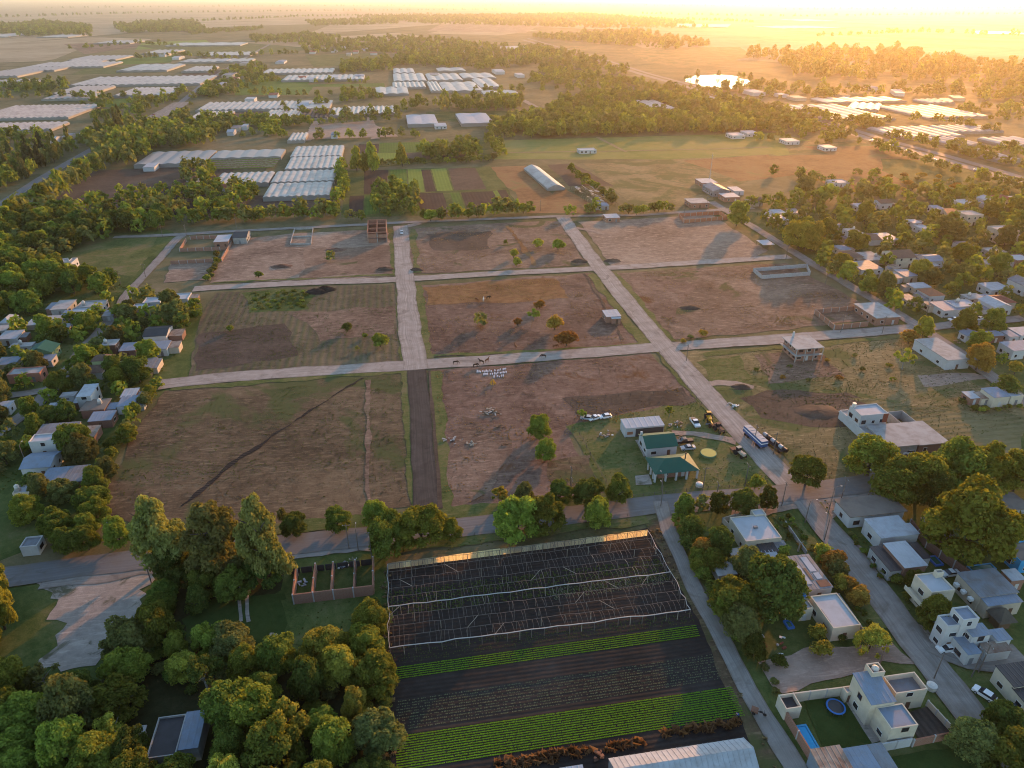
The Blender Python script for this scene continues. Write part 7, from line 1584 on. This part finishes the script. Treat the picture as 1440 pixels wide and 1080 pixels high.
# --- far woodland: one mass
FAR = []; FARK = 1.12
def far_scatter(poly, spacing, dr, tall=1.0):
    P = [G(x, y) for x, y in poly]; W = [(p.x, p.y) for p in P]; x0, x1 = min(a for a, _ in W), max(a for a, _ in W); y0, y1 = min(b for _, b in W), max(b for _, b in W)
    n = int((x1-x0)*(y1-y0)/(spacing*FARK)**2); n = min(n, 9000)
    for _ in range(n):
        x, y = random.uniform(x0,x1), random.uniform(y0,y1)
        if inpoly(x, y, W) and not near_built(Vector((x,y,0)), 3) and not near_built(Vector((x,y+9,0)), 2) and not near_road(Vector((x,y,0)), 6): FAR.append((x, y, random.uniform(dr[0]*.6, dr[1]), tall*random.uniform(.8,1.2)))
def far_row(px, gap, dr, tall=1.0, wob=3):
    pts = [G(*p) for p in px]
    for i in range(len(pts)-1):
        k = max(1, int((pts[i+1]-pts[i]).length/gap))
        for j in range(k):
            p = pts[i].lerp(pts[i+1], (j+random.random())/k); FAR.append((p.x+random.gauss(0,wob), p.y+random.gauss(0,wob), random.uniform(*dr), tall*random.uniform(.8,1.2)))
for t in REST: FAR.append((t['p'].x, t['p'].y, t['d'], t['h']/t['d']))
for poly, sp, dr, tl in [
    ([(690,175),(760,165),(850,168),(1050,172),(1085,186),(900,190),(692,196)], 6.5, (9,13), 1.1), ([(740,160),(830,135),(960,135),(1090,150),(1130,170),(1060,180),(760,172)], 9, (9,14), 1.0), ([(1050,172),(1180,165),(1260,185),(1210,196),(1090,188)], 8.5, (9,13), 1.0),
    ([(560,150),(660,146),(735,140),(760,152),(700,158),(640,157),(560,158)], 12, (11,15), 1.3), ([(560,78),(700,66),(760,68),(830,80),(900,100),(860,110),(760,92),(690,100),(560,92)], 18, (10,16), 1.1), ([(760,95),(860,112),(960,125),(960,136),(800,130),(740,118)], 16, (9,14), 1.0),
    ([(960,125),(1090,120),(1250,128),(1440,120),(1440,146),(1260,134),(1120,142),(1000,146)], 18, (10,16), 1.0), ([(1090,88),(1300,82),(1440,96),(1440,120),(1260,115),(1120,112)], 24, (12,20), 1.2), ([(1040,80),(1100,76),(1280,74),(1300,86),(1120,92)], 26, (14,22), 1.2),
    ([(480,92),(560,84),(556,100),(480,104)], 12, (9,13), 1.2), ([(300,100),(370,92),(390,112),(340,128),(300,140),(270,136)], 13, (9,13), 1.0), ([(190,140),(260,128),(290,132),(270,152),(180,165),(130,170)], 11, (9,13), 1.0), ([(255,160),(420,168),(500,166),(410,178),(400,196),(290,196),(240,178)], 11, (9,13), 1.0),
    ([(205,182),(290,178),(300,196),(215,196)], 10, (9,13), 1.0), ([(100,150),(160,140),(170,148),(110,162)], 12, (9,12), 1.0), ([(0,120),(100,118),(90,130),(0,133)], 13, (10,15), 1.1), ([(0,38),(60,32),(130,40),(130,52),(0,52)], 22, (14,22), 1.1), ([(420,62),(560,52),(640,58),(700,66),(560,76),(430,74)], 22, (10,16), 1.0),
    ([(350,52),(430,48),(480,52),(470,60),(360,62)], 20, (10,15), 1.0), ([(160,36),(270,30),(290,44),(170,48)], 24, (13,20), 1.2), ([(260,44),(370,38),(372,42),(270,50)], 24, (10,15), 1.0), ([(500,24),(820,20),(960,30),(1000,40),(840,40),(600,34)], 34, (14,22), 1.0), ([(740,52),(900,44),(960,56),(1000,66),(940,70),(800,60)], 26, (12,20), 1.1),
    ([(430,30),(560,26),(560,34),(440,38)], 34, (14,20), 1.0), ([(830,130),(960,138),(980,152),(840,152)], 13, (9,13), 1.0), ([(1270,196),(1330,205),(1440,235),(1440,248),(1330,218),(1250,200)], 12, (8,12), 1.0), ([(1330,205),(1440,212),(1440,228),(1360,215)], 13, (8,12), 1.0), ([(1060,190),(1200,196),(1225,203),(1120,206),(1060,200)], 12, (8,12), 1.0),
    ([(1100,168),(1240,168),(1260,178),(1150,178)], 12, (8,11), 1.0), ([(1340,155),(1440,150),(1440,172),(1400,172)], 15, (9,13), 1.0), ([(480,130),(530,126),(540,140),(480,144)], 11, (8,12), 1.0), ([(375,110),(480,116),(520,112),(520,118),(380,118)], 13, (7,10), 1.0), ([(0,190),(90,186),(60,215),(0,222)], 11, (8,12), 1.1)]: far_scatter(poly, sp, dr, tl)
for px, gap, dr in [([(0,140),(60,137),(145,140),(200,136)], 11, (9,13)), ([(410,158),(480,166),(570,162)], 9, (8,12)), ([(280,168),(400,178),(560,170)], 9, (8,12)), ([(190,84),(250,78),(330,84)], 14, (9,13)), ([(340,80),(500,72),(600,68)], 14, (9,14)), ([(300,132),(420,136),(470,134)], 12, (8,11)), ([(570,86),(690,82)], 6, (9,12)), ([(545,92),(690,88)], 6, (9,12)),
    ([(200,34),(420,24),(620,20)], 40, (14,20)), ([(0,25),(200,19),(420,16),(700,14)], 60, (16,24)), ([(60,12),(400,9),(800,8),(1100,9)], 110, (20,34)), ([(900,20),(1100,24),(1250,22),(1440,20)], 60, (16,24)), ([(1100,14),(1440,12)], 90, (20,30)), ([(1150,52),(1300,46),(1440,52)], 36, (14,22)), ([(100,70),(190,62),(250,66)], 26, (10,15)), ([(400,150),(470,148)], 12, (8,11)), ([(430,196),(560,193),(600,194)], 8, (7,10)), ([(690,200),(700,220)], 9, (8,11)), ([(960,28),(1010,30),(1060,32)], 30, (14,20)), ([(660,128),(760,130)], 12, (8,12)), ([(860,112),(935,128),(980,132)], 12, (8,12)), ([(970,124),(1000,130),(1045,127)], 14, (7,12)), ([(1225,208),(1290,228),(1360,248),(1440,272)], 7, (7,11)), ([(1240,192),(1330,212),(1440,238)], 8, (7,11)), ([(1130,158),(1200,182)], 8, (8,12)), ([(1270,170),(1330,172),(1400,190)], 9, (7,11)), ([(1090,246),(1160,258),(1230,268)], 8, (6,10)), ([(960,114),(985,109),(1040,108),(1060,116)], 20, (7,11))]: far_row(px, gap, dr)
def far_mesh():
    protos = []
    for v in range(10):
        r = np.random.default_rng(900+v); L = lobes_for('round' if v % 3 else 'spread', r); Q, F, cores, cf = leaf_cloud(r, L, 64, .13, .06); 
        V_ = list(Q); F4 = [tuple(f) for f in F]
        for cr in cores[-1:]+cores[:7]:
            o = len(V_); V_ += list(cr*1.0); F4 += [(o+f[0], o+f[1], o+f[2], o+f[2]) for f in cf]
        protos.append((np.array(V_), np.array(F4)))
    mats = ['deep','mid','olive','fresh','dark']; bins = {}
    for (x, y, d, hr) in FAR: bins.setdefault(random.choice((0,1,1,2,2,3)), []).append((x, y, d, hr))
    VV, FF, MI, off = [], [], [], 0
    for mi, L in bins.items():
        for (x, y, d, hr) in L:
            V_, F4 = protos[random.randrange(10)]; a = random.uniform(0, 6.28); ca, sa = math.cos(a), math.sin(a)
            X = np.empty_like(V_); X[:,0] = x+d*(V_[:,0]*ca-V_[:,1]*sa); X[:,1] = y+d*(V_[:,0]*sa+V_[:,1]*ca); X[:,2] = V_[:,2]*d*hr
            VV.append(X); FF.append(F4+off); MI.append(np.full(len(F4), mi, dtype=np.int32)); off += len(V_)
    VV = np.concatenate(VV).astype(np.float32); FF = np.concatenate(FF); MI = np.concatenate(MI)
    tri = FF[:,2] == FF[:,3]; tot = np.where(tri, 3, 4).astype(np.int32); start = np.concatenate([[0], np.cumsum(tot)[:-1]]).astype(np.int32)
    mask = np.ones(FF.shape, dtype=bool); mask[tri,3] = False; loops = FF[mask].astype(np.int32)
    me = bpy.data.meshes.new('distant_woodland'); me.vertices.add(len(VV)); me.vertices.foreach_set('co', VV.ravel())
    me.loops.add(len(loops)); me.loops.foreach_set('vertex_index', loops); me.polygons.add(len(FF)); me.polygons.foreach_set('loop_start', start); me.polygons.foreach_set('material_index', MI)
    for k in mats: me.materials.append(LEAF[k])
    me.update(calc_edges=True)
    print('far trees', len(FAR), 'polys', len(FF), 'near', len(TREES))
    tag(link('distant_woodland', me), 'mass of distant trees and belts spread across the hazy plain', 'woodland', kind='stuff')
far_mesh()
# --- weeds and dry tufts that roughen the open land
M['tuft_dry'] = leaf_mat('tuft_dry', (.10,.075,.045), (.15,.115,.07), (.22,.175,.11), .2); M['tuft_green'] = leaf_mat('tuft_green', (.035,.055,.012), (.06,.085,.02), (.095,.115,.03), .3); M['tuft_rust'] = leaf_mat('tuft_rust', (.11,.062,.032), (.17,.10,.052), (.23,.145,.075), .3)
def tufts(name, polys, dens, size, mat, label, clump=.0):
    pts = []
    for poly in polys:
        P = [G(x, y) for x, y in poly]; W = [(p.x, p.y) for p in P]; x0, x1 = min(a for a, _ in W), max(a for a, _ in W); y0, y1 = min(b for _, b in W), max(b for _, b in W)
        n = int((x1-x0)*(y1-y0)*dens); cent = [(random.uniform(x0,x1), random.uniform(y0,y1), random.uniform(2,7)) for _ in range(max(3, n//60))]
        for _ in range(n):
            if random.random() < clump: c = random.choice(cent); x, y = random.gauss(c[0], c[2]), random.gauss(c[1], c[2]*.6)
            else: x, y = random.uniform(x0,x1), random.uniform(y0,y1)
            if inpoly(x, y, W) and not near_road(Vector((x,y,0)), .2): pts.append((x, y, size*random.uniform(.5,1.5)))
    A = np.array(pts); N = len(A); K = 3; ang = rng.uniform(0, 3.14, (N,1))+np.arange(K)[None]*1.05; R = A[:,2:3]
    dx, dy = np.cos(ang)*R*.6, np.sin(ang)*R*.6; cx, cy_ = A[:,0:1], A[:,1:2]; h = R*rng.uniform(.5,1.0,(N,K)); lx = rng.normal(0,.25,(N,K))*R; ly = rng.normal(0,.25,(N,K))*R
    z0 = np.full((N,K), .13)
    q = np.stack([np.stack([cx-dx,cy_-dy,z0],-1), np.stack([cx+dx,cy_+dy,z0],-1), np.stack([cx+dx*1.2+lx,cy_+dy*1.2+ly,z0+h],-1), np.stack([cx-dx*1.2+lx,cy_-dy*1.2+ly,z0+h*.8],-1)], 2)
    Vv = q.reshape(-1,3); o = link(name, np_mesh(name, Vv, np.arange(len(Vv)).reshape(-1,4)), M[mat]); tag(o, label, 'weeds', kind='stuff')
B1 = [(150,715),(215,570),(568,524),(588,705)]; B2 = [(612,522),(912,500),(975,572),(800,610),(845,695),(625,712)]; B3 = [(960,500),(1280,475),(1440,590),(1300,640),(1230,660),(1150,685),(1010,560)]; B4 = [(275,525),(300,415),(552,403),(563,505)]; B5 = [(596,500),(590,404),(828,388),(900,482)]; B6 = [(870,386),(1100,372),(1240,445),(955,475)]; B7 = [(300,395),(330,340),(545,326),(553,386)]; B8 = [(580,384),(576,326),(784,314),(820,370)]; B9 = [(816,314),(995,305),(1075,354),(865,370)]
tufts('dry_weeds', [B1,B2,B3,B4,B5,B6], .35, .15, 'tuft_dry', 'dry straw-coloured weeds over the open blocks', .6)
tufts('green_weeds', [B1,B3,B4,[(800,602),(985,562),(1090,680),(860,704)],[(560,770),(910,728),(915,740),(556,785)],[(395,845),(540,828),(540,900),(410,905)]], .5, .17, 'tuft_green', 'green weeds over blocks and verges', .7)
tufts('rusty_weeds', [B5,B2,B6,B8], .25, .2, 'tuft_rust', 'rusty brown weeds over the middle blocks', .8)
tufts('rusty_grass', [[(690,1073),(830,1050),(835,1062),(700,1085)],[(840,1050),(900,1040),(905,1048),(845,1060)],[(930,1030),(1040,1012),(1045,1022),(935,1038)]], 3.0, .8, 'tuft_rust', 'strip of rusty dry grass below the lettuce plot', .2)
tufts('lane_weeds', [[(912,748),(930,735),(985,850),(1045,950),(1110,1080),(1090,1085),(1030,960),(975,850)],[(538,800),(548,800),(556,1080),(540,1080)]], .8, .5, 'tuft_dry', 'dry weeds along the gravel lane and garden edge', .4)
tufts('garden_weeds', [[(60,380),(270,420),(250,500),(140,640),(0,700),(0,400)],[(1090,745),(1240,890),(1215,900),(1070,770)],[(1140,705),(1170,705),(1290,850),(1270,870)],[(1060,300),(1440,300),(1440,460),(1290,445)]], .2, .3, 'tuft_green', 'grass tufts through gardens and verges of the villages', .3)
